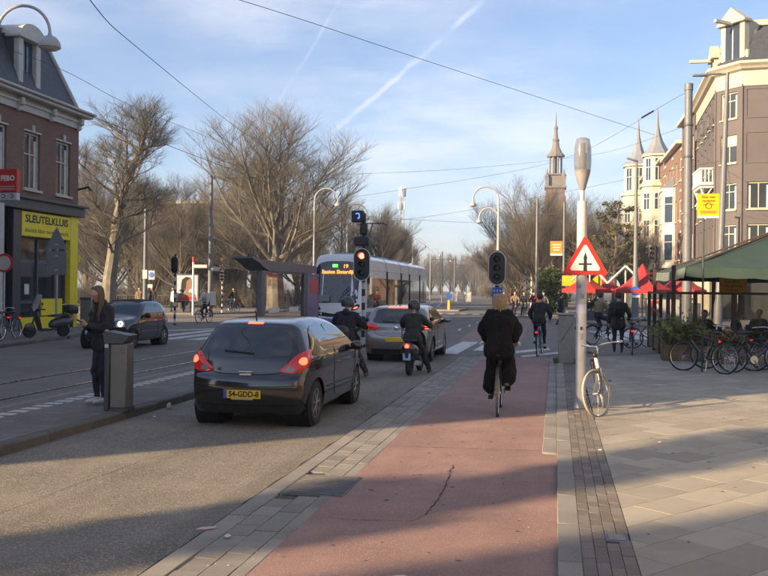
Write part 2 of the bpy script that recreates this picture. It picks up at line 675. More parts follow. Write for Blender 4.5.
# raised tram stop island with its own kerb stones and white ribbed tiles
island = sheet('tram_stop_island', rect(-7.85, -6.2, -30, 28.4), 0.12, M_island, 0.14)
lane_strip = sheet('paved_strip', rect(-2.45, -1.95, -12, 25.2), 0.026, M_joint, 0.05)
bike_lane = sheet('bike_lane', [(-1.96, -12), (0.03, -12), (0.03, 10.4), (-0.138, 10.42), (-0.138, 25.4), (-2.05, 25.4)], 0.04, M_redasph, 0.05)
bike_lane_far = sheet('bike_lane_beyond_junction', [(-3.6, 33.5), (-1.2, 33.5), (-1.6, 62), (-4.3, 62)], 0.005, M_redasph)
pave = sheet('pavement', [(0.55, -12), (9.0, -12), (9.0, 13), (18, 22), (40, 29), (40, 30.5), (9, 30.5), (2.9, 27.6), (0.6, 25.6)], 0.069, M_joint, 0.10)
brick_bed = sheet('brick_strip', rect(0.19, 0.56, -12, 25.0), 0.069, M_joint, 0.10)
left_pave = sheet('pavement_by_shops', [(-16.05, -60), (-16.05, 21), (-17.3, 30), (-19.5, 36.5), (-23, 39.5), (-60, 40), (-60, -60)], 0.10, M_paveleft, 0.12)
far_right_pave = sheet('pavement_across_junction', [(1.2, 54), (3.0, 50.5), (60, 46), (60, 62), (12, 64), (9.5, 160), (0.5, 160)], 0.11, M_paveleft, 0.13)
park_pave = sheet('park_footpath', [(-60, 60), (-24.5, 58.5), (-21.5, 66), (-27, 330), (-40, 330), (-33, 74), (-60, 74)], 0.10, M_paveleft, 0.12)
park = sheet('park_lawn', [(-33, 76), (-40, 330), (-160, 330), (-160, 76)], 0.05, mat('winter_grass', (0.06, 0.062, 0.026), 0.95, var=0.35, scale=0.6, bump=0.6, bscale=20, stain=0.3))

# kerb stones, one metre each
kerb_mesh = MB().box((0, 0, 0), (0.165, 0.994, 0.16), bev=0.005).mesh('kerb_stone', M_kerb)
kerb_narrow = MB().box((0, 0, 0), (0.105, 0.994, 0.12), bev=0.004).mesh('kerb_stone', M_kerb)
kerb_isl = MB().box((0, 0, 0), (0.18, 0.992, 0.22), bev=0.02).mesh('kerb_stone', mat('island_kerb_concrete', (0.13, 0.117, 0.10), 0.85, objvar=.12, var=0.18, scale=2, bump=0.3, bscale=100, stain=0.3, stain_scale=1.2))
rnd = random.Random(5)
for k in range(31):
    y = -5.5 + k
    add('kerb_stone', kerb_mesh, lane_strip, (-2.528, y, -0.034 + rnd.uniform(-.003, .003)), (0, 0, rnd.uniform(-.002, .002)))
    add('edge_stone', kerb_narrow, lane_strip, (-2.003, y + .4, -0.018 + rnd.uniform(-.002, .002)))
for k in range(36):
    add('kerb_stone', kerb_isl, island, (-6.11, -7.5 + k, 0.012 + rnd.uniform(-.004, .004)), (0, 0, rnd.uniform(-.003, .003)))
for k in range(31):
    add('kerb_stone', kerb_mesh, brick_bed, (0.112, -5.3 + k, 0.0 + rnd.uniform(-.003, .003)), (0, 0, rnd.uniform(-.002, .002)))
for k in range(15):
    add('kerb_stone', kerb_mesh, brick_bed, (-0.055, 10.95 + k, -0.022 + rnd.uniform(-.003, .003)))
for k in range(48):
    y = -8 + k
    x = -16.05 if y < 21 else -16.05 - (y - 21) * 1.25 / 9 if y < 30 else -17.3 - (y - 30) * 2.2 / 6.5
    if y < 37:
        add('kerb_stone', kerb_isl, left_pave, (x, y, 0.0), (0, 0, 0 if y < 21 else 0.14 if y < 30 else 0.33))
isl_end = MB().prism([(-7.85, 28.4), (-6.02, 28.4), (-6.05, 28.9), (-6.5, 29.3), (-7.3, 29.3), (-7.8, 28.9)], -0.02, 0.118).build('island_nose', M_kerb, island, ang=0)
isl_kerb_left = MB().box((-7.94, -0.8, 0.045), (0.18, 58, 0.15), bev=0.015).build('platform_edge', M_kerb, island, ang=0)

# two staggered columns of concrete tiles between car lane and cycle path
tile_a = MB().box((0, 0, 0), (0.186, 0.294, 0.05), bev=0.002).mesh('tile', M_tile)
tile_b = MB().box((0, 0, 0), (0.186, 0.294, 0.05), bev=0.002).mesh('tile', M_tile2)
n = 0
for k in range(74):
    for c in range(2):
        y = 3.0 + k * 0.3 + (0.15 if c else 0)
        if 7.75 < y < 8.75:
            continue
        o = add('tile', tile_a if rnd.random() < .6 else tile_b, lane_strip, (-2.348 + c * .192, y, 0.015 + rnd.uniform(-.004, .003)), (rnd.uniform(-.006, .006), rnd.uniform(-.006, .006), rnd.uniform(-.006, .006)))
cover = thing('drain_cover', 'grey ribbed metal drain cover set in the tile strip beside the cycle path', 'drain cover', (-2.25, 8.25, 0.03))
MB().box((0.1, 0, 0.0), (0.60, 0.86, 0.03), bev=0.006).build('cover_plate', mat('cover_iron', (0.12, 0.115, 0.11), 0.7, metal=0.3, var=0.2, scale=10), cover)
b = MB()
for k in range(16):
    b.box((0.1, -0.38 + k * 0.051, 0.018), (0.54, 0.022, 0.008))
b.build('ribs', mat('cover_rib_iron', (0.15, 0.145, 0.14), 0.6, metal=0.3, var=0.2), cover, ang=0)

# crack and patched joint in the cycle path


def ribbon(name, pts, w, z, m, parent):
    bb = MB()
    pts = [V((*p, 0)) for p in pts]
    L1, L2 = [], []
    for i, p in enumerate(pts):
        t = (pts[min(i + 1, len(pts) - 1)] - pts[max(i - 1, 0)]).normalized()
        nn = V((-t.y, t.x, 0))
        ww = w * rnd.uniform(.4, 1.3)
        L1.append((p.x + nn.x * ww, p.y + nn.y * ww, z))
        L2.append((p.x - nn.x * ww, p.y - nn.y * ww, z))
    for i in range(len(pts) - 1):
        bb.quad(L1[i], L2[i], L2[i + 1], L1[i + 1])
    return bb.build(name, m, parent, ang=0)


M_crack = mat('crack_dark', (0.025, 0.02, 0.018), 0.95)


def jag(pts, step=0.06, amp=0.012):
    out = []
    for i in range(len(pts) - 1):
        a, c = V((*pts[i], 0)), V((*pts[i + 1], 0))
        m_ = max(1, int((c - a).length / step))
        for k in range(m_):
            p = a.lerp(c, k / m_)
            out.append((p.x + rnd.uniform(-amp, amp), p.y + rnd.uniform(-amp, amp)))
    out.append(pts[-1])
    return out


ribbon('crack', jag([(-1.06, 9.53), (-1.01, 8.6), (-1.0, 7.91), (-1.04, 7.36)]), .0055, .0445, M_crack, bike_lane)
ribbon('crack', jag([(-1.04, 7.36), (-1.12, 7.14), (-1.53, 7.08), (-1.9, 7.1)]), .003, .0445, M_crack, bike_lane)
ribbon('crack', jag([(-1.94, 10.5), (-0.15, 10.62)]), .004, .0445, M_crack, bike_lane)
ribbon('lane_seam', jag([(-2.66, -2), (-2.66, 25)], .3, .015), .018, .0085, mat('seam_tar', (0.04, 0.037, 0.034), 0.9), lane)
ribbon('lane_seam', jag([(-3.0, 12.5), (-4.4, 9.3), (-4.6, 5)], .2, .02), .003, .0085, M_crack, lane)

# bricks in the strip right of the cycle path
pb_a = MB().box((0, 0, 0), (0.0872, 0.1965, 0.05), bev=0.0025).mesh('paving_brick', M_pbrick)
pb_b = MB().box((0, 0, 0), (0.0872, 0.1965, 0.05), bev=0.0025).mesh('paving_brick', M_pbrick2)
for k in range(72):
    for c in range(4):
        y = 4.0 + k * 0.2 + (0.1 if c % 2 else 0)
        if 6.75 < y < 7.0 and c in (2, 3):
            continue
        add('paving_brick', pb_a if rnd.random() < .55 else pb_b, brick_bed, (0.240 + c * .0905, y, 0.0555 + rnd.uniform(-.003, .002)), (rnd.uniform(-.01, .01), rnd.uniform(-.015, .015), rnd.uniform(-.008, .008)))
far_bricks = MB().box((0.37, 21.85, 0.05), (0.36, 6.3, 0.04)).build('brick_field', pave_mat('far_brick_paving', (0.165, 0.137, 0.11), 0.2, 0.1, R(90), joint=.4, msize=.006), brick_bed, ang=0)
valve = thing('valve_cover', 'small rectangular metal valve cover set in the brick strip', 'valve cover', (0.46, 6.87, 0.066))
MB().box((0, 0, 0), (0.17, 0.22, 0.03), bev=0.004).build('rim', mat('valve_iron', (0.16, 0.15, 0.14), 0.6, metal=0.4, var=0.2), valve)
MB().box((0, 0, 0.0155), (0.12, 0.16, 0.008), bev=0.002).build('lid', mat('valve_lid', (0.22, 0.21, 0.20), 0.55, metal=0.4, var=0.3, scale=30), valve)

# large pavement slabs laid diagonally; single slabs near the camera, textured paving beyond
SA = R(50)
ca, sa = math.cos(SA), math.sin(SA)
sl = [MB().box((0, 0, 0), (0.5955, 0.3955, 0.06), bev=0.001).mesh('slab', mm) for mm in (M_slab, M_slab2)]
clip_near, clip_far = 2.2, 13.6
for i in range(-20, 40):
    for j in range(-40, 40):
        u = i * 0.6 + (0.3 if j % 2 else 0)
        v = j * 0.4
        x, y = 1.5 + u * ca - v * sa, 8 + u * sa + v * ca
        # keep whole slabs wholly right of the brick strip; edge pieces are cut below
        ext = 0.3 * ca + 0.2 * sa
        if x - ext < 0.56 or x > 6.4 or y < 3.4 or y > 12.9 or x > 1.2 + y * 0.30:
            continue
        add('slab', sl[0 if rnd.random() < .6 else 1], pave, (x, y, 0.051 + rnd.uniform(-.0008, .0008)), (rnd.uniform(-.001, .001), rnd.uniform(-.001, .001), SA + rnd.uniform(-.004, .004)))
# cut pieces along the strip
cut = bmesh.new()
for i in range(-30, 50):
    for j in range(-50, 50):
        u = i * 0.6 + (0.3 if j % 2 else 0)
        v = j * 0.4
        x, y = 1.5 + u * ca - v * sa, 8 + u * sa + v * ca
        ext = 0.3 * ca + 0.2 * sa
        if not (x - ext < 0.56 < x + ext) or y < 3.4 or y > 12.9:
            continue
        bm1 = bmesh.new()
        vs = []
        for zz_ in (0.022, 0.081):
            for (a, c) in ((-.2978, -.1978), (.2978, -.1978), (.2978, .1978), (-.2978, .1978)):
                vs.append(bm1.verts.new((x + a * ca - c * sa, y + a * sa + c * ca, zz_)))
        for q in ((3, 2, 1, 0), (4, 5, 6, 7), (0, 1, 5, 4), (1, 2, 6, 5), (2, 3, 7, 6), (3, 0, 4, 7)):
            bm1.faces.new([vs[t] for t in q])
        bmesh.ops.bisect_plane(bm1, geom=bm1.verts[:] + bm1.edges[:] + bm1.faces[:], plane_co=(0.558, 0, 0), plane_no=(-1, 0, 0), clear_outer=True)
        if len(bm1.faces) > 2:
            me = bpy.data.meshes.new('slab')
            bm1.to_mesh(me)
            me.materials.append(M_slab if rnd.random() < .6 else M_slab2)
            add('slab', me, pave)
        bm1.free()
cut.free()
sheet('paving_field', [(0.562, 12.55), (5.2, 12.55), (7.2, 20.5), (18, 22.2), (40, 29.2), (40, 30.3), (9, 30.3), (2.9, 27.4), (0.62, 25.4)], 0.0775, M_pavefar, parent=pave)
sheet('paving_field', [(5.2, 3), (9, 3), (9, 20), (7.2, 20.5), (5.2, 12.55)], 0.0770, M_pavefar, parent=pave)
sheet('paving_field', [(0.562, -12), (9, -12), (9, 3), (0.562, 3.3)], 0.0772, M_pavefar, parent=pave)

# white ribbed guide tiles on the island
rt = MB()
for k in range(3):
    rt.box((0.0, -0.06 + k * 0.06, 0), (0.25, 0.042, 0.012), bev=0.004)
rib = rt.mesh('guide_tile', mat('ribbed_white_tile', (0.55, 0.53, 0.49), 0.75, var=0.2, scale=12, stain=0.3, stain_scale=4))
for k in range(66):
    add('guide_tile', rib, island, (-7.42, 5.5 + k * 0.30, 0.124), (0, 0, rnd.uniform(-.01, .01)))

# tram rails (two running rails of the near track) and paint


def rail_path(x):
    pts = [(x, -40), (x, 62)]
    for k in range(1, 28):
        y = 62 + k * 8
        pts.append((x - 0.105 * (y - 62) * min(1, (y - 62) / 40), y))
    return pts


for x, nm in ((-9.05, 'tram_rail'), (-10.48, 'tram_rail')):
    rb = MB()
    for dx, w, z in ((0, .036, .0065),):
        pts = rail_path(x)
        for i in range(len(pts) - 1):
            (a, ya), (c, yc) = pts[i], pts[i + 1]
            rb.quad((a - w, ya, z), (a + w, ya, z), (c + w, yc, z), (c - w, yc, z))
    rb.build('tram_rail', M_rail, road, ang=0)
    rb = MB()
    pts = rail_path(x + .062)
    for i in range(len(pts) - 1):
        (a, ya), (c, yc) = pts[i], pts[i + 1]
        rb.quad((a - .02, ya, .0062), (a + .02, ya, .0062), (c + .02, yc, .0062), (c - .02, yc, .0062))
    rb.build('rail_groove', M_crack, road, ang=0)


def mark(poly, z=0.0045):
    return sheet('road_marking', poly, z, M_mark, parent=road)


# crossing beside the silver car and its continuation across the cycle path
mark([(-3.45, 26.6), (-2.85, 26.5), (-2.75, 33.0), (-3.35, 33.1)], .0075)
mark([(-2.55, 28.3), (-1.95, 28.3), (-1.85, 32.6), (-2.45, 32.6)])
mark([(-1.45, 26.9), (-0.15, 29.6), (-0.25, 30.6), (-1.6, 27.7)])
mark([(-0.9, 25.9), (0.2, 28.0), (0.1, 28.6), (-1.0, 26.5)])
for k in range(4):
    mark([(2.2 + k * .9, 36.5 + k * .7), (2.9 + k * .9, 36.7 + k * .7), (2.3 + k * .9, 44.5 + k * .7), (1.5 + k * .9, 44.3 + k * .7)])
# crossing on the left, bars along the tram road
for k in range(7):
    x = -15.2 + k * 1.05
    if k in (3, 4, 6):
        continue
    mark([(x, 30.5), (x + .55, 30.5), (x + .65, 39.8), (x + .1, 39.8)])
mark([(-18.0, 33.6), (-12.0, 44.4), (-12.4, 44.7), (-18.4, 34.1)])
mark([(-15.4, 42.5), (-11.5, 49.8), (-11.9, 50.1), (-15.8, 42.8)])
# far crossing dashes
for k in range(13):
    x = -12.4 + k * 1.0
    mark([(x, 70.3 - k * .12), (x + .55, 70.2 - k * .12), (x + .5, 72.8 - k * .12), (x - .05, 72.9 - k * .12)])
mark([(-12.8, 66.0), (-3.6, 65.2), (-3.6, 65.6), (-12.8, 66.4)])
for k in range(3):
    mark([(-4.5, 42 + k * 5), (-4.38, 42 + k * 5), (-4.55, 44.2 + k * 5), (-4.67, 44.2 + k * 5)])
# ---------------------------------------------------------------- buildings
M_brick = brick_mat('brown_red_brick', (0.32, 0.142, 0.092), (0.26, 0.11, 0.075), (0.16, 0.135, 0.115))
M_brickR = brick_mat('orange_red_brick', (0.24, 0.11, 0.075), (0.20, 0.09, 0.062), (0.3, 0.26, 0.21))
M_brickD = brick_mat('dark_brown_brick', (0.17, 0.10, 0.075), (0.14, 0.08, 0.06), (0.18, 0.15, 0.13))
M_mauve = mat('mauve_painted_brick', (0.110, 0.096, 0.096), 0.75, var=0.05, scale=1.2, bump=0.15, bscale=30, stain=0.12)
M_slate = mat('slate_roof', (0.05, 0.056, 0.066), 0.55, var=0.25, scale=5, bump=0.3, bscale=15)
M_slateb = mat('spire_slate', (0.20, 0.22, 0.25), 0.6, var=0.15, scale=3)
M_stone = mat('grey_stone', (0.17, 0.158, 0.145), 0.8, var=0.12, scale=2, stain=0.25)
M_pane = mat('window_pane', (0.035, 0.045, 0.055), 0.06, var=0.2, scale=0.6, spec=0.7)
M_pane2 = mat('shop_glass', (0.03, 0.035, 0.035), 0.04, var=0.3, scale=0.5, spec=0.8)
M_curtain = mat('white_curtain', (0.55, 0.54, 0.5), 0.8, var=0.1, scale=3)
M_tealglass = mat('tinted_pane', (0.03, 0.06, 0.10), 0.08, var=0.2, spec=0.8)
M_leadgrey = mat('lead_grey_trim', (0.16, 0.165, 0.175), 0.6, var=0.12)


def facade(b, M, w, h0, h1, openings, th=0.28):
    """wall with real openings: cells of a grid that fall in no opening, plus the reveals"""
    xs = sorted({0, w, *[o[0] for o in openings], *[o[1] for o in openings]})
    zs = sorted({h0, h1, *[o[2] for o in openings], *[o[3] for o in openings]})

    def hole(x, z):
        return any(o[0] < x < o[1] and o[2] < z < o[3] for o in openings)
    for i in range(len(xs) - 1):
        j = 0
        while j < len(zs) - 1:
            if hole((xs[i] + xs[i + 1]) / 2, (zs[j] + zs[j + 1]) / 2):
                j += 1
                continue
            k = j
            while k + 1 < len(zs) - 1 and not hole((xs[i] + xs[i + 1]) / 2, (zs[k + 1] + zs[k + 2]) / 2):
                k += 1
            b._add([M @ V(p) for p in ((xs[i], zs[j], 0), (xs[i + 1], zs[j], 0), (xs[i + 1], zs[k + 1], 0), (xs[i], zs[k + 1], 0))], [(0, 1, 2, 3)])
            j = k + 1
    for (x0, x1, z0, z1) in [o[:4] for o in openings]:
        p = [(x0, z0), (x1, z0), (x1, z1), (x0, z1)]
        for i in range(4):
            a, c = p[i], p[(i + 1) % 4]
            b._add([M @ V(q) for q in ((a[0], a[1], 0), (c[0], c[1], 0), (c[0], c[1], -th), (a[0], a[1], -th))], [(0, 1, 2, 3)])


def window(parent, M, x0, x1, z0, z1, frame=M_white, pane=M_pane, nx=2, nz=(0.7,), fw=0.07, deep=0.14, sill=True, curtain=0.0, sillm=None, blind=0.0):
    w, h = x1 - x0, z1 - z0
    b = MB()
    b.M = M
    d = -deep
    for (cx, cz, sx, sz) in ((x0 + fw / 2, (z0 + z1) / 2, fw, h), (x1 - fw / 2, (z0 + z1) / 2, fw, h), ((x0 + x1) / 2, z0 + fw / 2, w - 2 * fw, fw), ((x0 + x1) / 2, z1 - fw / 2, w - 2 * fw, fw)):
        b.box((cx, cz, d), (sx, sz, 0.08))
    for k in range(1, nx):
        b.box((x0 + w * k / nx, (z0 + z1) / 2, d + .003), (fw * .7, h - 2 * fw, 0.06))
    for t in nz:
        b.box(((x0 + x1) / 2, z0 + h * t, d + .006), (w - 2 * fw, fw * .7, 0.06))
    f = b.build('window', frame, parent, ang=0)
    b = MB()
    b.M = M
    b._add([V(p) for p in ((x0 + .01, z0 + .01, d - .02), (x1 - .01, z0 + .01, d - .02), (x1 - .01, z1 - .01, d - .02), (x0 + .01, z1 - .01, d - .02))], [(0, 1, 2, 3)])
    b.build('pane', pane, f, ang=0)
    if curtain:
        b = MB()
        b.M = M
        cw = w * curtain
        for a in (x0 + fw, x1 - fw - cw):
            b.box((a + cw / 2, (z0 + z1) / 2 - h * .04, d - .009), (cw, h * .84, 0.006))
        b.build('curtain', M_curtain, f, ang=0)
    if blind:
        b = MB()
        b.M = M
        b.box(((x0 + x1) / 2, z1 - fw - h * blind / 2, d - .008), (w - 2 * fw, h * blind, 0.006))
        b.build('blind', M_curtain, f, ang=0)
    if sill:
        b = MB()
        b.M = M
        b.box(((x0 + x1) / 2, z0 - .045, .03), (w + .16, .09, .14))
        b.build('sill', sillm or frame, f, ang=0)
    return f


def moulding(b, pts, prof):
    """sweep a profile [(out, z)] along a wall-top polyline [(x, y)] running with the outside on its right"""
    P = [V((*p, 0)) for p in pts]
    rings = []
    for i, p in enumerate(P):
        d0 = (p - P[i - 1]).normalized() if i else (P[1] - p).normalized()
        d1 = (P[i + 1] - p).normalized() if i + 1 < len(P) else d0
        n0, n1 = V((d0.y, -d0.x, 0)), V((d1.y, -d1.x, 0))
        nn = (n0 + n1).normalized()
        k = 1 / max(.3, nn.dot(n0))
        rings.append([p + nn * k * o + V((0, 0, z)) for o, z in prof])
    b.loft(rings, closed_ring=True, caps=True)


# --- corner building with the key shop, far left
bl = thing('corner_building', 'brown brick corner building with white cornice and slate mansard above a yellow shop front', 'building', (-21, 24, 0))
ML = rect_M((0, 0, 0), (0, 1, 0), (0, 0, 1))
LW, LH = 12.9, 8.9
ops = [(1.7, 2.85, 5.8, 8.1), (4.05, 5.2, 5.8, 8.1), (6.4, 7.55, 5.8, 8.1), (8.7, 9.85, 5.8, 8.1), (11.05, 12.2, 5.8, 8.1)]
b = MB()
facade(b, ML, LW, 5.3, LH, ops)
b.box((-4.6, LW / 2, 7.1), (8.6, LW - .02, 3.58))
b.box((-4.75, LW / 2, 2.65), (8.3, LW - .02, 5.28))
b.build('wall', M_brick, bl, ang=0)
for o in ops:
    f = window(bl, ML, *o, frame=M_offwhite, nx=2, nz=(0.62,), curtain=0.14, fw=.08)
    kb = MB()
    kb.M = ML
    kb.box(((o[0] + o[1]) / 2, o[3] + .16, .04), (.16, .32, .1), bev=.02)
    kb.box(((o[0] + o[1]) / 2, o[3] + .05, .02), (o[1] - o[0] + .1, .06, .05))
    kb.build('keystone', M_offwhite, f, ang=0)
b = MB()
b.box((.06, LW / 2, 8.99), (.12, LW + .1, .26))
b.box((.1, LW / 2, 9.17), (.2, LW + .14, .10))
b.box((.26, LW / 2 + .1, 9.44), (.52, LW + .5, .14), bev=.03)
b.box((.33, LW / 2 + .12, 9.56), (.66, LW + .62, .10), bev=.03)
b.box((.04, LW / 2, 9.3), (.08, LW + .08, .24))
cor = b.build('cornice', M_offwhite, bl, ang=0)
for y in (0.6, 3.45, 5.8, 8.12, 10.45, 12.65):
    cb = MB()
    cb.box((.2, y, 9.16), (.36, .2, .34), bev=.05)
    cb.box((.13, y, 8.9), (.2, .16, .26), bev=.05)
    cb.build('bracket', M_offwhite, cor, ang=0)
b = MB()
prof = [(0.0, 9.62), (-.95, 12.15), (-1.1, 12.2), (-8.4, 12.2), (-8.6, 9.62)]
rings = [[V((x, y0, z)) for x, z in prof] for y0 in (-.0,)]
r0 = [V((x, 0, z)) for x, z in prof]
r1 = [V((x, LW + .05 if z < 10 else LW - .95, z)) for x, z in prof]
b.loft([r0, r1])
rf = b.build('mansard_roof', M_slate, bl, ang=0)
b = MB()
b.tube([(0.02, LW + .02, 9.62), (-.93, LW - .95, 12.2)], .09, 6)
b.box((-.98, LW / 2 - .5, 12.24), (.25, LW - .8, .14), bev=.03)
b.build('hip_trim', M_offwhite, rf, ang=0)
for dy, nm in ((9.35, 0), (4.9, 1)):
    dm = MB()
    y0, y1 = dy - .78, dy + .78
    dm.box((-.42, y0 + .16, 10.75), (.5, .32, 2.2), bev=.03)
    dm.box((-.42, y1 - .16, 10.75), (.5, .32, 2.2), bev=.03)
    dm.box((-.42, dy, 9.74), (.5, .95, .2))
    dm.box((-.36, dy, 11.92), (.72, 1.9, .16), bev=.03)
    n = 12
    arc = [(dy + .88 * math.cos(math.pi * k / n), 12.0 + .52 * math.sin(math.pi * k / n)) for k in range(n + 1)]
    dm.prism([(p[0], p[1]) for p in arc], -2.4, -.02, Matrix(((0, 0, 1, 0), (1, 0, 0, 0), (0, 1, 0, 0), (0, 0, 0, 1))))
    d = dm.build('dormer', M_offwhite, rf, ang=30)
    MB().box((-1.2, y0 - .02, 10.85), (1.6, .06, 2.3)).build('dormer_cheek', M_slate, d, ang=0)
    MB().box((-1.2, y1 + .02, 10.85), (1.6, .06, 2.3)).build('dormer_cheek', M_slate, d, ang=0)
    pm = MB()
    pm.box((-.4, dy, 10.85), (.04, .92, 2.0))
    pm.build('pane', M_tealglass, d, ang=0)
    pm = MB()
    pm.box((-.365, dy, 10.85), (.05, .05, 2.0))
    pm.box((-.365, dy, 10.55), (.04, .92, .05))
    pm.build('glazing_bar', M_darkgrey, d, ang=0)
b = MB()
for k in range(3):
    b.tube([(-.3 - .02 * 0, 6.9 + k * .0 + 0.0, 9.65), (-.93, 6.9, 12.2)], .045, 6) if k == 0 else None
b.build('downpipe', M_leadgrey, rf)
b = MB()
b.box((-3.0, 6.6, 12.7), (.9, 1.3, 1.0))
ch = b.build('chimney', M_brick, rf, ang=0)
for k in range(3):
    MB().lathe([(.1, 0), (.13, .1), (.1, .2), (.14, .45), (.16, .5), (.1, .52)], 10, Matrix.Translation((-3.0, 6.2 + .4 * k, 13.2))).build('chimney_pot', M_darkgrey, ch)
# ground floor
b = MB()
b.box((.05, LW / 2, 5.14), (.55, LW + .12, .42), bev=.03)
b.box((.16, LW / 2, 5.38), (.7, LW + .2, .10), bev=.02)
b.build('shop_fascia', M_darkgrey, bl, ang=0)
for y in (.3, 3.6, 8.1):
    MB().box((.0, y, 2.45), (.3, .55, 4.9), bev=.02).build('pilaster', mat('dark_slate_cladding', (0.035, 0.042, 0.055), 0.4, var=0.15), bl, ang=0)
MB().box((.3, 6.2, 2.5), (.5, .9, 5.0), bev=.02).build('white_column', M_offwhite, bl, ang=0)
b = MB()
b.box((-.02, 12.35, 2.47), (.36, .62, 4.94), bev=.02)
b.box((-.02, 10.2, .3), (.3, 3.7, .6), bev=.02)
b.box((.16, 12.72, 3.1), (.1, .1, .3), bev=.02)
b.build('yellow_pilaster', M_yellow, bl, ang=0)
sb = MB().box((.04, 10.22, 4.38), (.22, 3.62, 1.0), bev=.02).build('shop_sign', M_yellow, bl, ang=0)
M_ink = mat('black_lettering', (0.015, 0.015, 0.015), 0.6)
M_ink2 = mat('grey_brown_lettering', (0.13, 0.10, 0.02), 0.6)
add_text('SLEUTELKLUIS', .42, M_ink, sb, rect_M((.155, 10.22, 4.58), (0, 1, 0), (0, 0, 1)), width=3.2, bold=.012)
add_text('sleutels klaar terwijl u wacht', .26, M_ink2, sb, rect_M((.155, 10.22, 4.13), (0, 1, 0), (0, 0, 1)), width=3.25)
b = MB()
b.box((-.16, 10.2, 2.25), (.03, 3.6, 3.3))
b.box((-.16, 3.9 + 2, 2.4), (.03, 3.0, 4.4))
b.box((-.16, 2.0, 2.4), (.03, 3.0, 4.4))
sg = b.build('shop_window', M_pane2, bl, ang=0)
b = MB()
for y in (8.45, 9.9, 11.2, 12.0):
    b.box((-.12, y, 2.25), (.08, .09, 3.3))
b.box((-.12, 10.2, 3.86), (.08, 3.6, .08))
b.box((-.12, 10.2, 1.2), (.08, 3.6, .06))
b.build('window_frame', M_darkgrey, sg, ang=0)
MB().box((-.13, 9.2, 1.75), (.02, .32, .42)).build('paper_notice', mat('pale_green_paper', (0.55, 0.62, 0.5), 0.7), sg, ang=0)
MB().box((-.10, 11.0, 1.0), (.06, 1.6, .7)).build('yellow_panel', M_yellow, sg, ang=0)
MB().tube([(.0, 12.9, 6.2), (.5, 12.9, 6.3), (.62, 12.9, 6.15)], .05, 6).build('wall_lamp', M_black, bl)

# --- neighbouring houses of the same row (left of and behind the camera) that shade the street
def simple_house(name, label, x, y0, y1, h, wallm, face=1, roofh=2.2, stor=3, depth=9.0, group=None):
    t = thing(name, label, 'building', (x, y0, 0), group=group)
    w = y1 - y0
    M_ = rect_M((0, 0, 0), (0, 1, 0), (0, 0, 1)) if face > 0 else rect_M((0, w, 0), (0, -1, 0), (0, 0, 1))
    nb = max(2, int(w / 2.3))
    op = []
    for s in range(stor):
        for k in range(nb):
            xc = w * (k + .5) / nb
            z0 = 0.9 + s * (h - .6) / stor
            op.append((xc - .55, xc + .55, z0, z0 + 1.95))
    b = MB()
    facade(b, M_, w, 0, h, op)
    b.box((-face * (depth / 2 + .35), w / 2, h / 2), (depth - .1, w - .01, h - .02))
    wl_ = b.build('wall', wallm, t, ang=0)
    for o in op:
        window(t, M_, *o, frame=M_offwhite, curtain=.12)
    b = MB()
    b.box((face * .15, w / 2, h + .1), (.6, w, .3), bev=.03)
    b.build('cornice', M_offwhite, t, ang=0)
    b = MB()
    pr = [(0.0, h + .25), (-1.0 * face, h + roofh), (-face * (depth - 1), h + roofh), (-face * depth, h + .25)]
    b.loft([[V((p[0], yy, p[1])) for p in pr] for yy in (0.01, w - .01)])
    rf_ = b.build('roof', M_slate, t, ang=0)
    MB().box((-face * 3, w - .8, h + roofh + .5), (.9, .9, 1.2)).build('chimney', wallm, rf_, ang=0)
    return t


G1 = 'terraced houses along the left pavement'
for i, (y0, y1, h) in enumerate(((17.2, 24.0, 9.6), (9.6, 17.2, 9.6), (2.0, 9.6, 10.2), (-5.7, 2.0, 10.4))):
    simple_house('terraced_house', 'brown brick terraced house in the row beside the yellow key shop', -21, y0, y1 - .005, h, M_brick, group=G1)
for i, (y0, y1, h) in enumerate(((-31.0, -20.8, 11.0), (-42.0, -31.0, 11.0))):
    simple_house('terraced_house', 'brick terraced house further back along the left pavement', -21, y0, y1 - .005, h, M_brickR, group='terraced houses behind the side street')
for i, (y0, y1, h) in enumerate(((-30.0, -18, 12.5), (-18.0, -6, 13.0), (-6.0, 5, 12.0), (5.0, 15, 13.0))):
    simple_house('terraced_house', 'sunlit brick terraced house along the right pavement', 9.2, y0, y1 - .005, h, (M_brickR, M_cream, M_brickR, M_cream)[i], face=-1, stor=4, group='terraced houses along the right pavement')

# --- mauve corner building, right
br_ = thing('corner_house', 'tall mauve corner house with cream cornice, gabled dormers and white balcony', 'building', (0, 0, 0))
A, B_, Cc, D = (10.7, 65.2), (11.3, 78.0), (12.1, 63.4), (24.0, 62.2)
EH = 15.85
Z4 = [(4.55, 6.5), (7.5, 9.3), (10.65, 12.55), (13.65, 15.45)]


def face_M(p, q):
    d = V((q[0] - p[0], q[1] - p[1], 0))
    return rect_M((p[0], p[1], 0), d, (0, 0, 1)), d.length


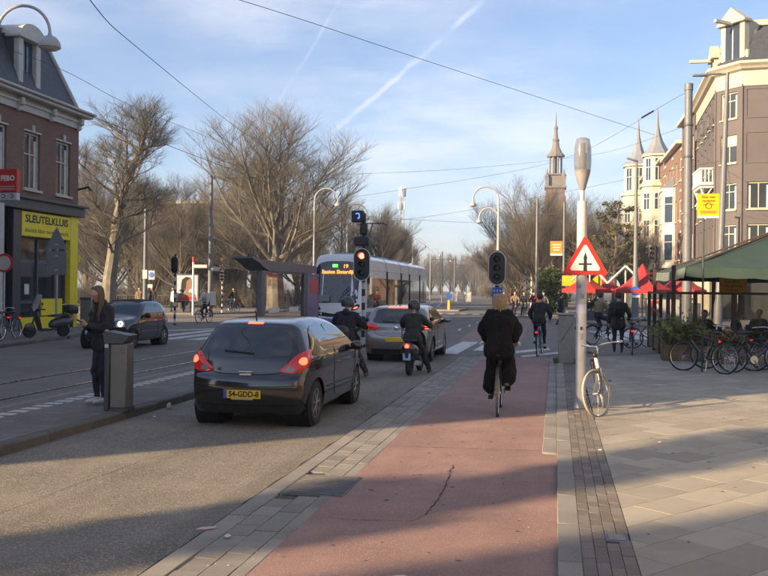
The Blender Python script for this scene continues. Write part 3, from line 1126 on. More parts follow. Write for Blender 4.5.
b = MB()
M1, w1 = face_M(B_, A)
M2, w2 = face_M(A, Cc)
M3, w3 = face_M(Cc, D)
op1 = [(w1 * t - .42, w1 * t + .42, z0, z1 + .1) for t in (.1, .31, .52, .73, .9) for z0, z1 in Z4]
op2 = [(w2 * .20, w2 * .80, z0, z1) for z0, z1 in Z4]
op3 = [(x - .72, x + .72, z0, z1) for x in (1.05, 3.6, 6.2, 8.8) for z0, z1 in Z4[:2]]
facade(b, M1, w1, 4.0, EH, op1)
facade(b, M2, w2, 4.0, EH, op2)
facade(b, M3, w3, 4.0, EH, op3)
b.prism([(A[0] + .35, A[1] + .1), (Cc[0] + .1, Cc[1] + .35), (D[0], D[1] + .35), (D[0] - 1, D[1] + 18), (B_[0] + .35, B_[1])], 0.1, EH - .05)
b.build('wall', M_mauve, br_, ang=0)
for o in op1:
    window(br_, M1, *o, frame=M_cream, nx=1, nz=(.66,), fw=.12)
for i, o in enumerate(op2):
    window(br_, M2, *o, frame=M_cream, nx=2, nz=(.68,), fw=.09, curtain=.12 if i != 2 else 0, blind=.34 if i == 2 else 0)
for i, o in enumerate(op3):
    window(br_, M3, *o, frame=M_cream, nx=2, nz=(), fw=.09, curtain=.1)
for x in (1.05, 3.6, 6.2, 8.8):
    for z0, z1 in Z4[2:]:
        pb = MB()
        for (cx, cz, sx, sz) in ((x, z1 + .06, 1.7, .07), (x, z0 - .06, 1.7, .07), (x - .82, (z0 + z1) / 2, .07, z1 - z0 + .05), (x + .82, (z0 + z1) / 2, .07, z1 - z0 + .05)):
            pb.box(tuple(M3 @ V((cx, cz, .0))), (sx, .09, sz), rz=math.atan2(D[1] - Cc[1], D[0] - Cc[0]))
        pb.build('blind_panel', M_mauve, br_, ang=0)
b = MB()
b.M = None
for (x, MM) in ((.0, M2), (w2, M2)):
    p = MM @ V((x, 0, .03))
    b.cyl((p.x, p.y, 4.0), (p.x, p.y, EH), .07, n=6)
b.build('corner_downpipe', M_mauve, br_)
b = MB()
line = [B_, A, Cc, D]
moulding(b, line, [(-.2, EH - .15), (.06, EH - .15), (.06, EH + .85), (.3, EH + .95), (.42, EH + 1.1), (.62, EH + 1.25), (.62, EH + 1.42), (-.3, EH + 1.42)])
b.build('cornice', M_cream, br_, ang=0)
b = MB()
inner = [(B_[0] + 1.3, B_[1]), (A[0] + 1.3, A[1] + 1.0), (Cc[0] + 1.1, Cc[1] + 1.4), (D[0], D[1] + 1.5), (D[0] - 1, D[1] + 16), (B_[0] + 14, B_[1])]
outer = [B_, A, Cc, D, (D[0] - 1, D[1] + 18), (B_[0] + 15, B_[1])]
b.loft([[V((*p, EH + 1.38)) for p in outer], [V((*p, EH + 4.3)) for p in inner]])
rf = b.build('mansard_roof', M_slate, br_, ang=0)
b = MB()
moulding(b, inner[:4], [(-.15, EH + 4.2), (.2, EH + 4.2), (.3, EH + 4.55), (-.15, EH + 4.55)])
b.build('ridge_trim', M_cream, rf, ang=0)


def gable_dormer(parent, p, ang, w, h, z0, deep):
    t = Matrix.Translation((p[0], p[1], z0)) @ Matrix.Rotation(ang, 4, 'Z')   # local: x across, -y outwards
    b = MB()
    b.M = t
    b.box((-w / 2 + .14, .2, h / 2), (.28, .5, h), bev=.03)
    b.box((w / 2 - .14, .2, h / 2), (.28, .5, h), bev=.03)
    b.box((0, .2, .12), (w - .5, .5, .24))
    b.box((0, .1, h + .1), (w + .4, .8, .2), bev=.03)
    b.prism([(-w / 2 - .15, 0), (w / 2 + .15, 0), (w / 2 - .2, .3), (0, .95), (-w / 2 + .2, .3)], -.25, .35, Matrix.Translation((0, .1, h + .18)) @ Matrix.Rotation(R(90), 4, 'X'))
    b.prism([(-w / 2 + .05, 0), (w / 2 - .05, 0), (w / 2 - .05, h + .1), (0, h + .6), (-w / 2 + .05, h + .1)], 0, deep, Matrix.Translation((0, deep + .45, 0)) @ Matrix.Rotation(R(90), 4, 'X'))
    b.box((-w / 2 - .12, .15, .5), (.25, .4, 1.0), bev=.1)
    b.box((w / 2 + .12, .15, .5), (.25, .4, 1.0), bev=.1)
    d = b.build('dormer', M_cream, parent, ang=0)
    b = MB()
    b.M = t
    b.box((0, .03, h / 2 + .1), (w - .6, .04, h - .3))
    pn = b.build('pane', M_pane, d, ang=0)
    b = MB()
    b.M = t
    for x in (-(w - .6) / 2 + .04, 0, (w - .6) / 2 - .04):
        b.box((x, -.0, h / 2 + .1), (.07, .06, h - .3))
    b.build('casement', M_white, pn, ang=0)
    b = MB()
    b.M = t
    b.box((0, -.9, h + .02), (.22, 1.6, .22), bev=.02)
    b.build('hoist_beam', M_cream, d, ang=0)
    return d


gable_dormer(rf, (11.65, 64.55), math.atan2(Cc[1] - A[1], Cc[0] - A[0]), 2.0, 2.9, EH + 1.4, 3.0)
gable_dormer(rf, (11.35, 70.5), R(-90), 1.7, 1.9, EH + 1.4, 2.5)
# white balcony with diagonal brackets on the receding side
bal = MB()
bal.box((10.35, 67.9, 9.55), (1.1, 3.4, .22), bev=.03)
bal.box((10.35, 67.9, 9.36), (.9, 3.1, .2))
for k in range(12):
    bal.box((9.86, 66.35 + k * .28, 10.1), (.05, .07, .9))
for k in range(4):
    bal.box((9.95 + k * .25, 66.28, 10.1), (.07, .05, .9))
bal.box((9.86, 67.9, 10.6), (.12, 3.4, .12))
bal.box((10.3, 66.28, 10.6), (.9, .12, .118))
bo = bal.build('balcony', M_white, br_, ang=0)
b = MB()
for y in (66.5, 69.3):
    b.tube([(10.75, y, 7.3), (9.95, y, 9.3)], .07, 4)
    b.tube([(10.0, y, 8.2), (10.75, y, 9.3)], .06, 4)
b.tube([(10.1, 66.5, 8.0), (10.1, 69.3, 9.2)], .06, 4)
b.tube([(10.1, 69.3, 8.0), (10.1, 66.5, 9.2)], .06, 4)
b.build('bracket', M_white, bo, ang=0)
for y in (66.6, 69.3, 72.0):
    b = MB()
    for k in range(6):
        b.cyl((10.42, y - .5 + k * .2, 13.5), (10.42, y - .5 + k * .2, 14.35), .025, n=4)
    b.tube([(10.7, y - .55, 14.35), (10.4, y - .5, 14.35), (10.4, y + .5, 14.35), (10.7, y + .55, 14.35)], .03, 4)
    b.tube([(10.7, y - .55, 13.5), (10.4, y - .5, 13.5), (10.4, y + .5, 13.5), (10.7, y + .55, 13.5)], .04, 4)
    b.build('iron_balcony', M_darkgrey, br_)
# ground floor of the corner house: pale columns and shop windows
b = MB()
for p, q in ((B_, A), (A, Cc), (Cc, D)):
    n = max(1, int((V(q) - V(p)).length / 2.2))
    for k in range(n + 1):
        c = V(p).lerp(V(q), k / n)
        b.box((c.x, c.y, 2.0), (.5, .5, 4.0), bev=.03)
moulding(b, line, [(-.1, 3.55), (.25, 3.55), (.3, 3.8), (.45, 3.95), (.45, 4.1), (-.1, 4.1)])
b.build('ground_floor_columns', M_cream, br_, ang=0)
b = MB()
for MM, ww in ((M1, w1), (M2, w2), (M3, w3)):
    b._add([MM @ V(p) for p in ((0, .1, -.25), (ww, .1, -.25), (ww, 3.6, -.25), (0, 3.6, -.25))], [(0, 1, 2, 3)])
b.build('shop_window', M_pane2, br_, ang=0)

# --- further houses on the right-hand row
def row_house(name, label, y0, y1, h, wallm, trim, x=11.2, stor=4, bay=None, stripes=False, gable=False):
    t = thing(name, label, 'building', (0, 0, 0))
    w = y1 - y0
    M_ = rect_M((x, y1, 0), (0, -1, 0), (0, 0, 1))
    nb = max(2, int(round(w / 2.6)))
    op = []
    sh = (h - 4.6) / (stor - 1)
    for s in range(stor - 1):
        for k in range(nb):
            xc = w * (k + .5) / nb
            if bay and bay[0] - .3 < y1 - xc < bay[1] + .3 and s < bay[2]:
                continue
            op.append((xc - .5, xc + .5, 4.9 + s * sh, 4.9 + s * sh + min(2.0, sh - .8)))
    b = MB()
    facade(b, M_, w, 0, h, op)
    b.box((x + 6.2, (y0 + y1) / 2, h / 2), (11.6, w - .02, h - .04))
    if gable:
        b.prism([(y0, h - .02), (y1, h - .02), (y1 - 1.4, h + 1.2), ((y0 + y1) / 2 + .8, h + 3.0), ((y0 + y1) / 2 - .8, h + 3.0), (y0 + 1.4, h + 1.2)], x + .02, x + 1.2, Matrix(((0, 0, 1, 0), (1, 0, 0, 0), (0, 1, 0, 0), (0, 0, 0, 1))))
    b.build('wall', wallm, t, ang=0)
    for o in op:
        window(t, M_, *o, frame=trim, nx=2, nz=(.68,), fw=.1)
    b = MB()
    b.box((x - .18, (y0 + y1) / 2, h + .12), (.7, w - .01, .34), bev=.03)
    b.box((x - .08, (y0 + y1) / 2, 4.1), (.3, w - .02, .3), bev=.03)
    if stripes:
        for k in range(int(h / 1.0)):
            z = 4.6 + k * .95
            if z < h - .3:
                for (yy) in (y0 + .4, y1 - .4, (y0 + y1) / 2):
                    b.box((x - .02, yy, z), (.08, .7, .22))
    b.build('cornice', trim, t, ang=0)
    b = MB()
    b.loft([[V((p, yy, z)) for p, z in ((x + .1, h + .28), (x + 1.5, h + 2.0), (x + 10, h + 2.0), (x + 11.8, h + .28))] for yy in (y0 + .02, y1 - .02)])
    rf_ = b.build('roof', M_slate, t, ang=0)
    MB().box((x + 3.0, y1 - .9, h + 2.4), (1.2, 1.0, 1.8)).build('chimney', wallm, rf_, ang=0)
    if bay:
        b0, b1, ns = bay
        zt = 4.4 + ns * sh
        b = MB()
        poly = [(x + .05, b1), (x - 1.1, b1 - .7), (x - 1.1, b0 + .7), (x + .05, b0)]
        b.prism(poly[::-1], 4.3, zt)
        b.prism([(p[0] - (.12 if p[0] < x else 0), p[1]) for p in poly][::-1], zt, zt + .3)
        for s in range(ns):
            b.prism([(p[0] - (.06 if p[0] < x else 0), p[1]) for p in poly][::-1], 4.25 + s * sh, 4.45 + s * sh)
        bo = b.build('bay', M_offwhite, t, ang=0)
        b = MB()
        b.loft([[V((p[0] - .12, p[1], zt + .28)) for p in poly[::-1]], [V((x + .03, (b0 + b1) / 2 + k, zt + 1.6)) for k in (-.4, -.3, .3, .4)]])
        b.build('bay_roof', M_leadgrey, bo, ang=0)
        for s in range(ns):
            z0 = 4.9 + s * sh
            for (p, q) in ((poly[0], poly[1]), (poly[1], poly[2]), (poly[2], poly[3])):
                MM = rect_M((p[0], p[1], 0), (q[0] - p[0], q[1] - p[1], 0), (0, 0, 1))
                L_ = math.hypot(q[0] - p[0], q[1] - p[1])
                window(bo, MM, L_ * .14, L_ * .86, z0, z0 + sh - 1.0, frame=M_offwhite, pane=M_tealglass, nx=1 if L_ < 1.6 else 2, deep=-.03, fw=.09, sill=False)
    return t


row_house('brick_house', 'dark brown brick house beside the mauve corner house', 78.05, 86.0, 17.0, M_brickD, M_offwhite, gable=False)
row_house('brick_house', 'orange red brick house with a white bay window and slate canopy', 86.05, 99.0, 15.6, M_brickR, M_offwhite, bay=(90.5, 94.5, 2), stripes=True)
row_house('striped_brick_house', 'red brick house with white stripes beside the taller cream turret', 99.05, 114.0, 16.0, M_brickR, M_cream, stripes=True)
row_house('cream_house', 'cream house with grey side bays below the left slate turret', 114.05, 134.0, 16.6, M_cream, M_cream, stripes=False)
row_house('white_gabled_house', 'pale house with stepped white gable behind the pine tree', 134.05, 158.0, 13.0, M_brickR, M_offwhite, gable=True, stripes=True)


def turret(label, x, y, r, ze, zs, ztip, wallm):
    t = thing('turret', label, 'turret', (x, y, 0))
    b = MB()
    n = 8
    ring = [(r * math.cos(2 * math.pi * (k + .5) / n), r * math.sin(2 * math.pi * (k + .5) / n)) for k in range(n)]
    b.prism(ring, .1, ze)
    b.prism([(p[0] * 1.12, p[1] * 1.12) for p in ring], ze - .35, ze)
    b.prism([(p[0] * .86, p[1] * .86) for p in ring], ze, zs)
    b.prism([(p[0] * 1.0, p[1] * 1.0) for p in ring], zs - .25, zs)
    b.build('wall', wallm, t, ang=0)
    b = MB()
    prof = [(r * 1.02, zs), (r * .66, zs + (ztip - zs) * .12), (r * .38, zs + (ztip - zs) * .28), (r * .21, zs + (ztip - zs) * .45), (r * .11, zs + (ztip - zs) * .62), (r * .07, zs + (ztip - zs) * .8), (.03, ztip)]
    b.lathe(prof, 8, Matrix.Rotation(math.pi / 8, 4, 'Z'))
    b.build('spire', M_slateb, t, ang=25)
    zz_ = [5 + 3.0 * k for k in range(int((ze - 5) / 3.0))]
    for k in range(n):
        a, c = V((*ring[k], 0)), V((*ring[(k + 1) % n], 0))
        mid = (a + c) / 2
        if mid.x > r * .3:
            continue
        MM = rect_M(tuple(c), tuple(a - c), (0, 0, 1))
        if MM.to_3x3() @ V((0, 0, 1)) @ mid < 0:
            MM = rect_M(tuple(a), tuple(c - a), (0, 0, 1))
        L_ = (a - c).length
        for z in zz_:
            window(t, MM, L_ * .16, L_ * .84, z, z + 1.95, frame=M_white, nx=2, nz=(.66,), deep=-.03, fw=.09, sill=False)
        s = .86
        MM2 = MM.copy()
        MM2.translation = MM.translation * s
        window(t, MM2, L_ * s * .14, L_ * s * .86, ze + .25, zs - .45, frame=M_white, nx=2, nz=(.6,), deep=-.03, fw=.09, sill=False)
    return t


turret('taller cream turret with slender slate spire beside red brick house', 11.0, 105.0, 1.75, 14.0, 17.3, 22.6, M_cream)
turret('cream octagonal turret with grey slate spire at the left end of the row', 10.6, 124.5, 2.1, 15.0, 18.8, 25.2, M_cream)

# --- far church tower
ct = thing('church_tower', 'distant brick church tower with stone lantern and thin spire above the trees', 'tower', (-0.4, 234, 0))
b = MB()
b.box((0, 0, 14.0), (4.7, 4.7, 28.0))
for sx in (-1, 1):
    for sy in (-1, 1):
        b.box((sx * 2.25, sy * 2.25, 13), (.8, .8, 26))
b.build('shaft', M_brickD, ct, ang=0)
b = MB()
b.box((0, 0, 28.2), (5.5, 5.5, .6), bev=.1)
for sx in (-1, 1):
    for sy in (-1, 1):
        b.box((sx * 2.1, sy * 2.1, 29.6), (.9, .9, 2.6))
        b.lathe([(.7, 0), (.3, .8), (.02, 2.2)], 6, Matrix.Translation((sx * 2.1, sy * 2.1, 30.9)))
b.box((0, 0, 29.8), (3.6, 3.6, 3.2))
b.box((0, 0, 31.5), (4.4, 4.4, .4), bev=.1)
for k in range(8):
    a = math.pi / 4 * k + math.pi / 8
    b.cyl((1.55 * math.cos(a), 1.55 * math.sin(a), 31.6), (1.55 * math.cos(a), 1.55 * math.sin(a), 36.2), .28, n=6)
b.lathe([(.8, 31.6), (.8, 36.2)], 8)
b.lathe([(2.3, 36.1), (2.3, 36.5), (1.6, 37.2), (.95, 38.6), (.75, 40.0), (.95, 40.4), (.55, 41.0), (.4, 43.0), (.6, 43.5), (.22, 44.2), (.12, 46.4), (.03, 47.6)], 8)
b.build('lantern', M_stone, ct, ang=25)
for k in (-1, 1):
    pb = MB().box((0, -2.38, 22 + k * 0.0 + (3.2 if k > 0 else -3)), (1.2, .1, 3.2)).build('louvre', M_slate, ct, ang=0)

# --- apartment blocks seen through the trees, far left
def block(label, x, y, w, d, h, m, fl):
    t = thing('apartment_block', label, 'building', (x, y, 0))
    MM = rect_M((-w / 2, -d / 2, 0), (1, 0, 0), (0, 0, 1))
    op = [(2.2 * k + .6, 2.2 * k + 1.9, 1 + f * 2.9, 2.6 + f * 2.9) for f in range(fl) for k in range(int((w - .5) / 2.2))]
    b = MB()
    facade(b, MM, w, 0, h, op)
    b.box((0, .2, h / 2), (w - .02, d - .4 - .3, h))
    b.build('wall', m, t, ang=0)
    for o in op:
        window(t, MM, *o, nx=1, nz=(), sill=False, fw=.1)
    MB().box((0, 0, h + .2), (w + .5, d + .5, .4)).build('roof', M_offwhite, t, ang=0)
    return t


block('pale brick apartment block behind the bare trees beyond the park', -58, 140, 13, 10, 15.2, M_brickR, 4)
block('slender tall orange brick block seen through the large bare tree', -47.2, 142, 2.7, 5, 22.0, M_brickR, 7)
# ---------------------------------------------------------------- trees (bare, late winter)
M_bark = mat('plane_bark', (0.135, 0.122, 0.098), 0.9, var=0.3, scale=1.5, bump=0.4, bscale=12, col2=(0.20, 0.182, 0.145))
M_barkd = mat('dark_bark', (0.11, 0.085, 0.06), 0.9, var=0.3, scale=2, bump=0.4, bscale=12)
M_twig = mat('twigs_tan', (0.150, 0.134, 0.107), 0.9, var=0.25, scale=0.5)
M_twig2 = mat('twigs_grey_brown', (0.135, 0.120, 0.098), 0.9, var=0.25, scale=0.5)


class Tree:
    def __init__(self, seed):
        self.r = random.Random(seed)
        self.wood = MB()
        self.fine = MB()

    def branch(self, p, d, L, rad, lev, spec):
        r = self.r
        s = spec[lev]
        nseg = s['seg']
        pts, rads = [V(p)], [rad]
        d = V(d).normalized()
        q = V(p)
        for i in range(nseg):
            j = V((r.gauss(0, 1), r.gauss(0, 1), r.gauss(0, 1))) * s['wob']
            d = (d + j + V((0, 0, s['up']))).normalized()
            q = q + d * (L / nseg)
            pts.append(q.copy())
            rads.append(rad * (1 - (1 - s['tip']) * (i + 1) / nseg))
        (self.wood if lev < spec[0].get('split', 2) else self.fine).tube(pts, rads, s['n'], caps=False)
        if lev + 1 < len(spec):
            c = spec[lev + 1]
            m = c['cnt']
            m = max(1, int(round(m * r.uniform(.8, 1.2))))
            az0 = r.uniform(0, 6.28)
            for k in range(m):
                t = c['t0'] + (1 - c['t0']) * ((k + r.uniform(.1, .9)) / m)
                x = t * nseg
                i = min(nseg - 1, int(x))
                f = x - i
                bp = pts[i].lerp(pts[i + 1], f)
                br = rads[i] * (1 - f) + rads[i + 1] * f
                ax = (pts[i + 1] - pts[i]).normalized()
                o = ax.orthogonal().normalized()
                az0 += 2.4 + r.uniform(-.5, .5)
                o = Quaternion(ax, az0) @ o
                if o.z < -.2 and c.get('noDown', True):
                    o.z *= -.4
                    o.normalize()
                a = R(r.uniform(*c['ang']))
                nd = (ax * math.cos(a) + o * math.sin(a))
                cl = c['len'] * (1 - c.get('short', .45) * t) * r.uniform(.7, 1.25) * (L / s['ref'] if 'ref' in s else 1)
                if 'dome' in c:
                    cz, rx, rz_ = c['dome']
                    o_, d_ = V((bp.x / rx, bp.y / rx, (bp.z - cz) / rz_)), V((nd.x / rx, nd.y / rx, nd.z / rz_))
                    qa, qb, qc = d_.dot(d_), o_.dot(d_), o_.dot(o_) - 1
                    disc = qb * qb - qa * qc
                    cl = max(1.2, (-qb + math.sqrt(disc)) / qa) * r.uniform(.78, 1.04) if disc > 0 else 1.5
                self.branch(bp, nd, cl, min(br * .8, c['rad'] * r.uniform(.75, 1.2)), lev + 1, spec)

    def meshes(self, bark, twig):
        return self.wood.mesh('trunk', bark, 0), self.fine.mesh('crown', twig, 0)


def sp(cnt, ln, rad, ang, seg, n, wob, up, tip, t0, **k):
    return dict(cnt=cnt, len=ln, rad=rad, ang=ang, seg=seg, n=n, wob=wob, up=up, tip=tip, t0=t0, **k)


# tall open-crowned plane tree
TA = Tree(4)
specA = [sp(1, 0, 0, None, 10, 10, .05, .05, .25, 0),
         sp(22, 4.8, .10, (34, 82), 8, 6, .13, .06, .15, .30, dome=(8.6, 3.0, 4.4)),
         sp(9, 2.1, .034, (30, 65), 6, 4, .17, .05, .22, .2),
         sp(8, 1.05, .012, (25, 60), 3, 3, .18, .05, .4, .12),
         sp(8, .62, .0055, (20, 55), 2, 3, .15, .04, .5, .1)]
TA.branch((0, 0, 0), (0.02, 0, 1), 12.3, .40, 0, specA)
meshA = TA.meshes(M_bark, M_twig2)
# broad park tree, short bole and many rising limbs
TB = Tree(9)
specB = [sp(1, 0, 0, None, 5, 10, .04, .05, .55, 0, split=2),
         sp(24, 9.8, .135, (8, 84), 9, 6, .085, .045, .12, .34, dome=(7.4, 6.6, 5.9)),
         sp(11, 3.9, .042, (28, 58), 6, 4, .12, .05, .18, .22, short=.55),
         sp(9, 1.75, .015, (25, 55), 4, 3, .13, .05, .35, .12),
         sp(9, .95, .0065, (20, 50), 2, 3, .13, .04, .5, .08)]
TB.branch((0, 0, 0), (0, 0, 1), 5.6, .55, 0, specB)
meshB = TB.meshes(M_bark, M_twig)
# slim street tree
TC = Tree(21)
specC = [sp(1, 0, 0, None, 8, 8, .035, .05, .15, 0, split=1),
         sp(22, 4.4, .07, (28, 55), 6, 5, .10, .07, .15, .22, short=.5),
         sp(9, 1.9, .02, (25, 50), 4, 3, .13, .06, .3, .15),
         sp(9, .95, .0085, (20, 50), 3, 3, .13, .05, .5, .1),
         sp(5, .55, .005, (20, 50), 1, 3, .1, .04, .6, .1)]
TC.branch((0, 0, 0), (0, 0, 1), 11.5, .24, 0, specC)
meshC = TC.meshes(M_barkd, M_twig2)
# many-stemmed thicket / undergrowth
TD = Tree(33)
specD = [sp(1, 0, 0, None, 2, 5, .02, .05, .9, 0, split=2),
         sp(14, 6.2, .075, (6, 42), 6, 5, .07, .05, .2, .1, short=.05),
         sp(9, 2.4, .02, (22, 52), 4, 3, .13, .06, .3, .12),
         sp(8, 1.1, .009, (20, 55), 3, 3, .15, .05, .5, .05),
         sp(3, .6, .006, (20, 55), 1, 3, .1, .03, .6, .1)]
TD.branch((0, 0, 0), (0, 0, 1), .7, .3, 0, specD)
meshD = TD.meshes(M_barkd, M_twig)
# low shrub
TE = Tree(44)
specE = [sp(1, 0, 0, None, 1, 4, .02, .05, .9, 0, split=2),
         sp(18, 2.0, .022, (8, 65), 4, 3, .10, .03, .3, .0, short=.0),
         sp(9, .9, .011, (20, 55), 3, 3, .15, .03, .5, .1),
         sp(7, .45, .007, (20, 60), 1, 3, .1, .02, .6, .1)]
TE.branch((0, 0, 0), (0, 0, 1), .2, .12, 0, specE)
meshE = TE.meshes(M_barkd, M_twig)
# fine-twigged fan-shaped tree on the right
TF = Tree(58)
specF = [sp(1, 0, 0, None, 4, 8, .05, .05, .6, 0, split=2),
         sp(17, 6.4, .10, (12, 64), 7, 5, .06, .05, .2, .4, short=.1),
         sp(13, 2.8, .025, (18, 48), 4, 3, .09, .06, .3, .2, short=.4),
         sp(10, 1.5, .009, (15, 45), 3, 3, .11, .06, .5, .1),
         sp(7, .85, .005, (15, 45), 1, 3, .1, .04, .6, .1)]
TF.branch((0, 0, 0), (0, 0, 1), 3.2, .36, 0, specF)
meshF = TF.meshes(M_barkd, M_twig2)


def plant(name, label, meshes, loc, s=1.0, rz=0.0, group=None, cat='tree', sz=None):
    t = thing(name, label, cat, loc, rz, group)
    t.scale = (s, s, sz or s)
    add('trunk', meshes[0], t)
    add('crown', meshes[1], t)
    return t


plant('plane_tree', 'tall bare plane tree with a thick pale trunk just right of the yellow key shop', meshA, (-26.36, 49.9, 0), 1.2, .6, sz=.96)
plant('park_tree', 'broad bare park tree with a spreading crown behind the tram shelter', meshB, (-23.4, 73.5, 0), 1.5, 1.2, sz=1.25)
plant('park_tree', 'bare park tree with rising limbs left of the broad spreading tree', meshB, (-36.5, 93.0, 0), 1.0, 3.9)
plant('park_tree', 'bare park tree behind the white tram, right of the broad spreading tree', meshB, (-20.5, 103.0, 0), .82, 5.1)
prng = random.Random(77)
GT = 'far bare trees behind the park thicket'
for i, (x, y, s, kind) in enumerate((
        (-38, 82, .85, 'C'), (-44, 92, .95, 'C'), (-30.5, 70, .8, 'D'), (-36, 76, 1.05, 'D'), (-41, 79, 1.1, 'D'), (-27.5, 80, .95, 'D'), (-24, 88, 1.05, 'D'),
        (-47, 96, .85, 'C'), (-52, 104, .8, 'B'), (-36, 104, .72, 'B'), (-30, 112, .8, 'C'), (-23.8, 99, .95, 'D'), (-25.5, 118, .8, 'C'), (-45, 86, 1.1, 'D'), (-50, 90, 1.15, 'D'),
        (-33, 88, 1.1, 'D'), (-28, 96, 1.15, 'D'), (-56, 100, 1.2, 'D'), (-40, 95, 1.2, 'D'), (-32, 74, .9, 'D'), (-24.5, 108, 1.0, 'D'), (-26, 130, 1.05, 'D'))):
    ms = dict(B=meshB, C=meshC, D=(meshD, meshF, meshC)[i % 3])[kind]
    lb, gr_ = {id(meshB): ('broad crowned bare tree deep in the park behind the tram', 'broad bare trees deep in the park'), id(meshC): ('slim single-trunked bare tree in the park behind the tram and billboard', 'slim bare trees in the park'), id(meshF): ('fan shaped bare tree in the park behind the tram and billboard', 'fan shaped bare trees in the park'), id(meshD): ('many-stemmed bare tree in the brown park thicket', 'many-stemmed bare trees in the park')}[id(ms)]
    plant('bare_tree', lb, ms, (x, y, 0), s, prng.uniform(0, 6.28), gr_, sz=s * prng.uniform(.9, 1.12))
for i in range(12):
    plant('bare_tree', 'bare tree in the far background behind the park thicket', (meshD, meshC)[i % 3 == 2], (-100 + i * 5.0, 118 + (i * 7 % 5) * 4, 0), prng.uniform(1.1, 1.5), prng.uniform(0, 6.28), GT)
GU = 'undergrowth at the edge of the park'
for i in range(34):
    y = 74.5 + (i % 3) * 3.2 + prng.uniform(-.8, .8)
    x = -52 + i * .86 + prng.uniform(-.4, .4)
    plant('shrub', 'low leafless shrub in the park edge behind the footpath', meshE, (x, y, 0), prng.uniform(.75, 1.25), prng.uniform(0, 6.28), GU, cat='shrub')
for i in range(30):
    side = i % 2
    y = 118 + i * 7.4
    x = (-24.2 - (y - 118) * .122) if side else (-3.6 - (y - 118) * .128)
    plant('shrub', 'low leafless shrub under the far street trees', meshE, (x + prng.uniform(-1, 1), y, 0), prng.uniform(1.1, 1.7), prng.uniform(0, 6.28), 'shrubs under the far street trees', cat='shrub')
GS = 'bare street trees lining the far street'
far = [(-23.8, 126, .95), (-25.2, 137, 1.0), (-26.6, 148, .95), (-28, 160, 1.0), (-29.5, 172, .95), (-31, 185, 1.0), (-33, 199, .95), (-35, 214, 1.0), (-37.5, 231, .95), (-40, 250, 1.0), (-43, 270, .95), (-46, 292, 1.0), (-49, 315, 1.0),
       (-3.2, 122, .7), (-5.2, 140, .75), (-8.2, 160, .85), (-10.5, 180, .9), (-13, 200, .95), (-15.5, 222, .95), (-18.5, 246, 1.0), (-22, 272, 1.0), (-26, 298, 1.05), (-30, 322, 1.05),
       (-38, 335, 1.1), (-34, 345, 1.1), (-44, 340, 1.1), (-28, 338, 1.1), (-41, 352, 1.15), (-36, 360, 1.15), (-23, 330, 1.1), (-48, 350, 1.15)]
for i, (x, y, s) in enumerate(far):
    plant('street_tree', 'slim bare street tree in the double row along the far street', meshC, (x, y, 0), s, prng.uniform(0, 6.28), GS)
for i in range(9):
    plant('thicket_tree', 'leafless thicket closing the view at the end of the far street', meshD, (-52 + i * 4.2, 342 + (i % 2) * 5, 0), 2.0, prng.uniform(0, 6.28), 'thicket at the end of the far street')
plant('fan_tree', 'fan shaped bare tree with fine twigs in front of the church tower', meshF, (-1.6, 84, 0), 1.12, .5)
plant('fan_tree', 'bare twiggy tree just right of the church tower and the orange sign', meshF, (3.0, 90, 0), 1.0, 2.5)
plant('fan_tree', 'smaller bare twiggy tree left of the church tower beyond the lamp with two arms', meshF, (-4.6, 112, 0), .85, 4.1)
plant('thicket_tree', 'bushy bare thicket under the church tower behind the waiting cyclists', meshD, (-1.2, 92, 0), 1.0, 1.0)
plant('thicket_tree', 'bushy bare thicket right of the orange sign behind the red parasols', meshD, (2.8, 80, 0), .9, 2.2)
plant('fan_tree', 'bare twiggy tree directly behind the church tower line left of the pine', meshF, (0.9, 101, 0), 1.15, 0.9)
plant('fan_tree', 'bare twiggy tree between the pine and the cream turret', meshF, (6.6, 96, 0), .95, 3.3)
plant('fan_tree', 'bare twiggy tree left of the two armed lamp in the far street', meshF, (-5.8, 122, 0), .9, 5.6)
# leaf clusters, also used by the shade conifer added behind the camera


def leaf_mesh(name, seed, pts, size, m, per, spread, flat=.5, needle=False):
    r = random.Random(seed)
    b = MB()
    for c, s in pts:
        for k in range(per):
            d = V((r.gauss(0, 1), r.gauss(0, 1), r.gauss(0, 1))).normalized()
            p = V(c) + V((d.x * spread * s, d.y * spread * s, d.z * spread * s * flat)) * r.uniform(.25, 1) ** .5
            ax = V((r.gauss(0, 1), r.gauss(0, 1), r.gauss(0, .6))).normalized()
            o = ax.orthogonal().normalized()
            o = Quaternion(ax, r.uniform(0, 6.28)) @ o
            l = size * r.uniform(.6, 1.4)
            w = l * (.16 if needle else .42)
            b._add([p - ax * l * .5, p + o * w, p + ax * l * .5, p - o * w], [(0, 1, 2, 3)])
    return b.mesh(name, m, 0)


M_needle = mat('pine_needles', (0.085, 0.088, 0.042), 0.8, var=0.35, scale=0.6)
M_ivy = mat('ivy_leaves', (0.075, 0.105, 0.03), 0.6, var=0.4, scale=1.5)
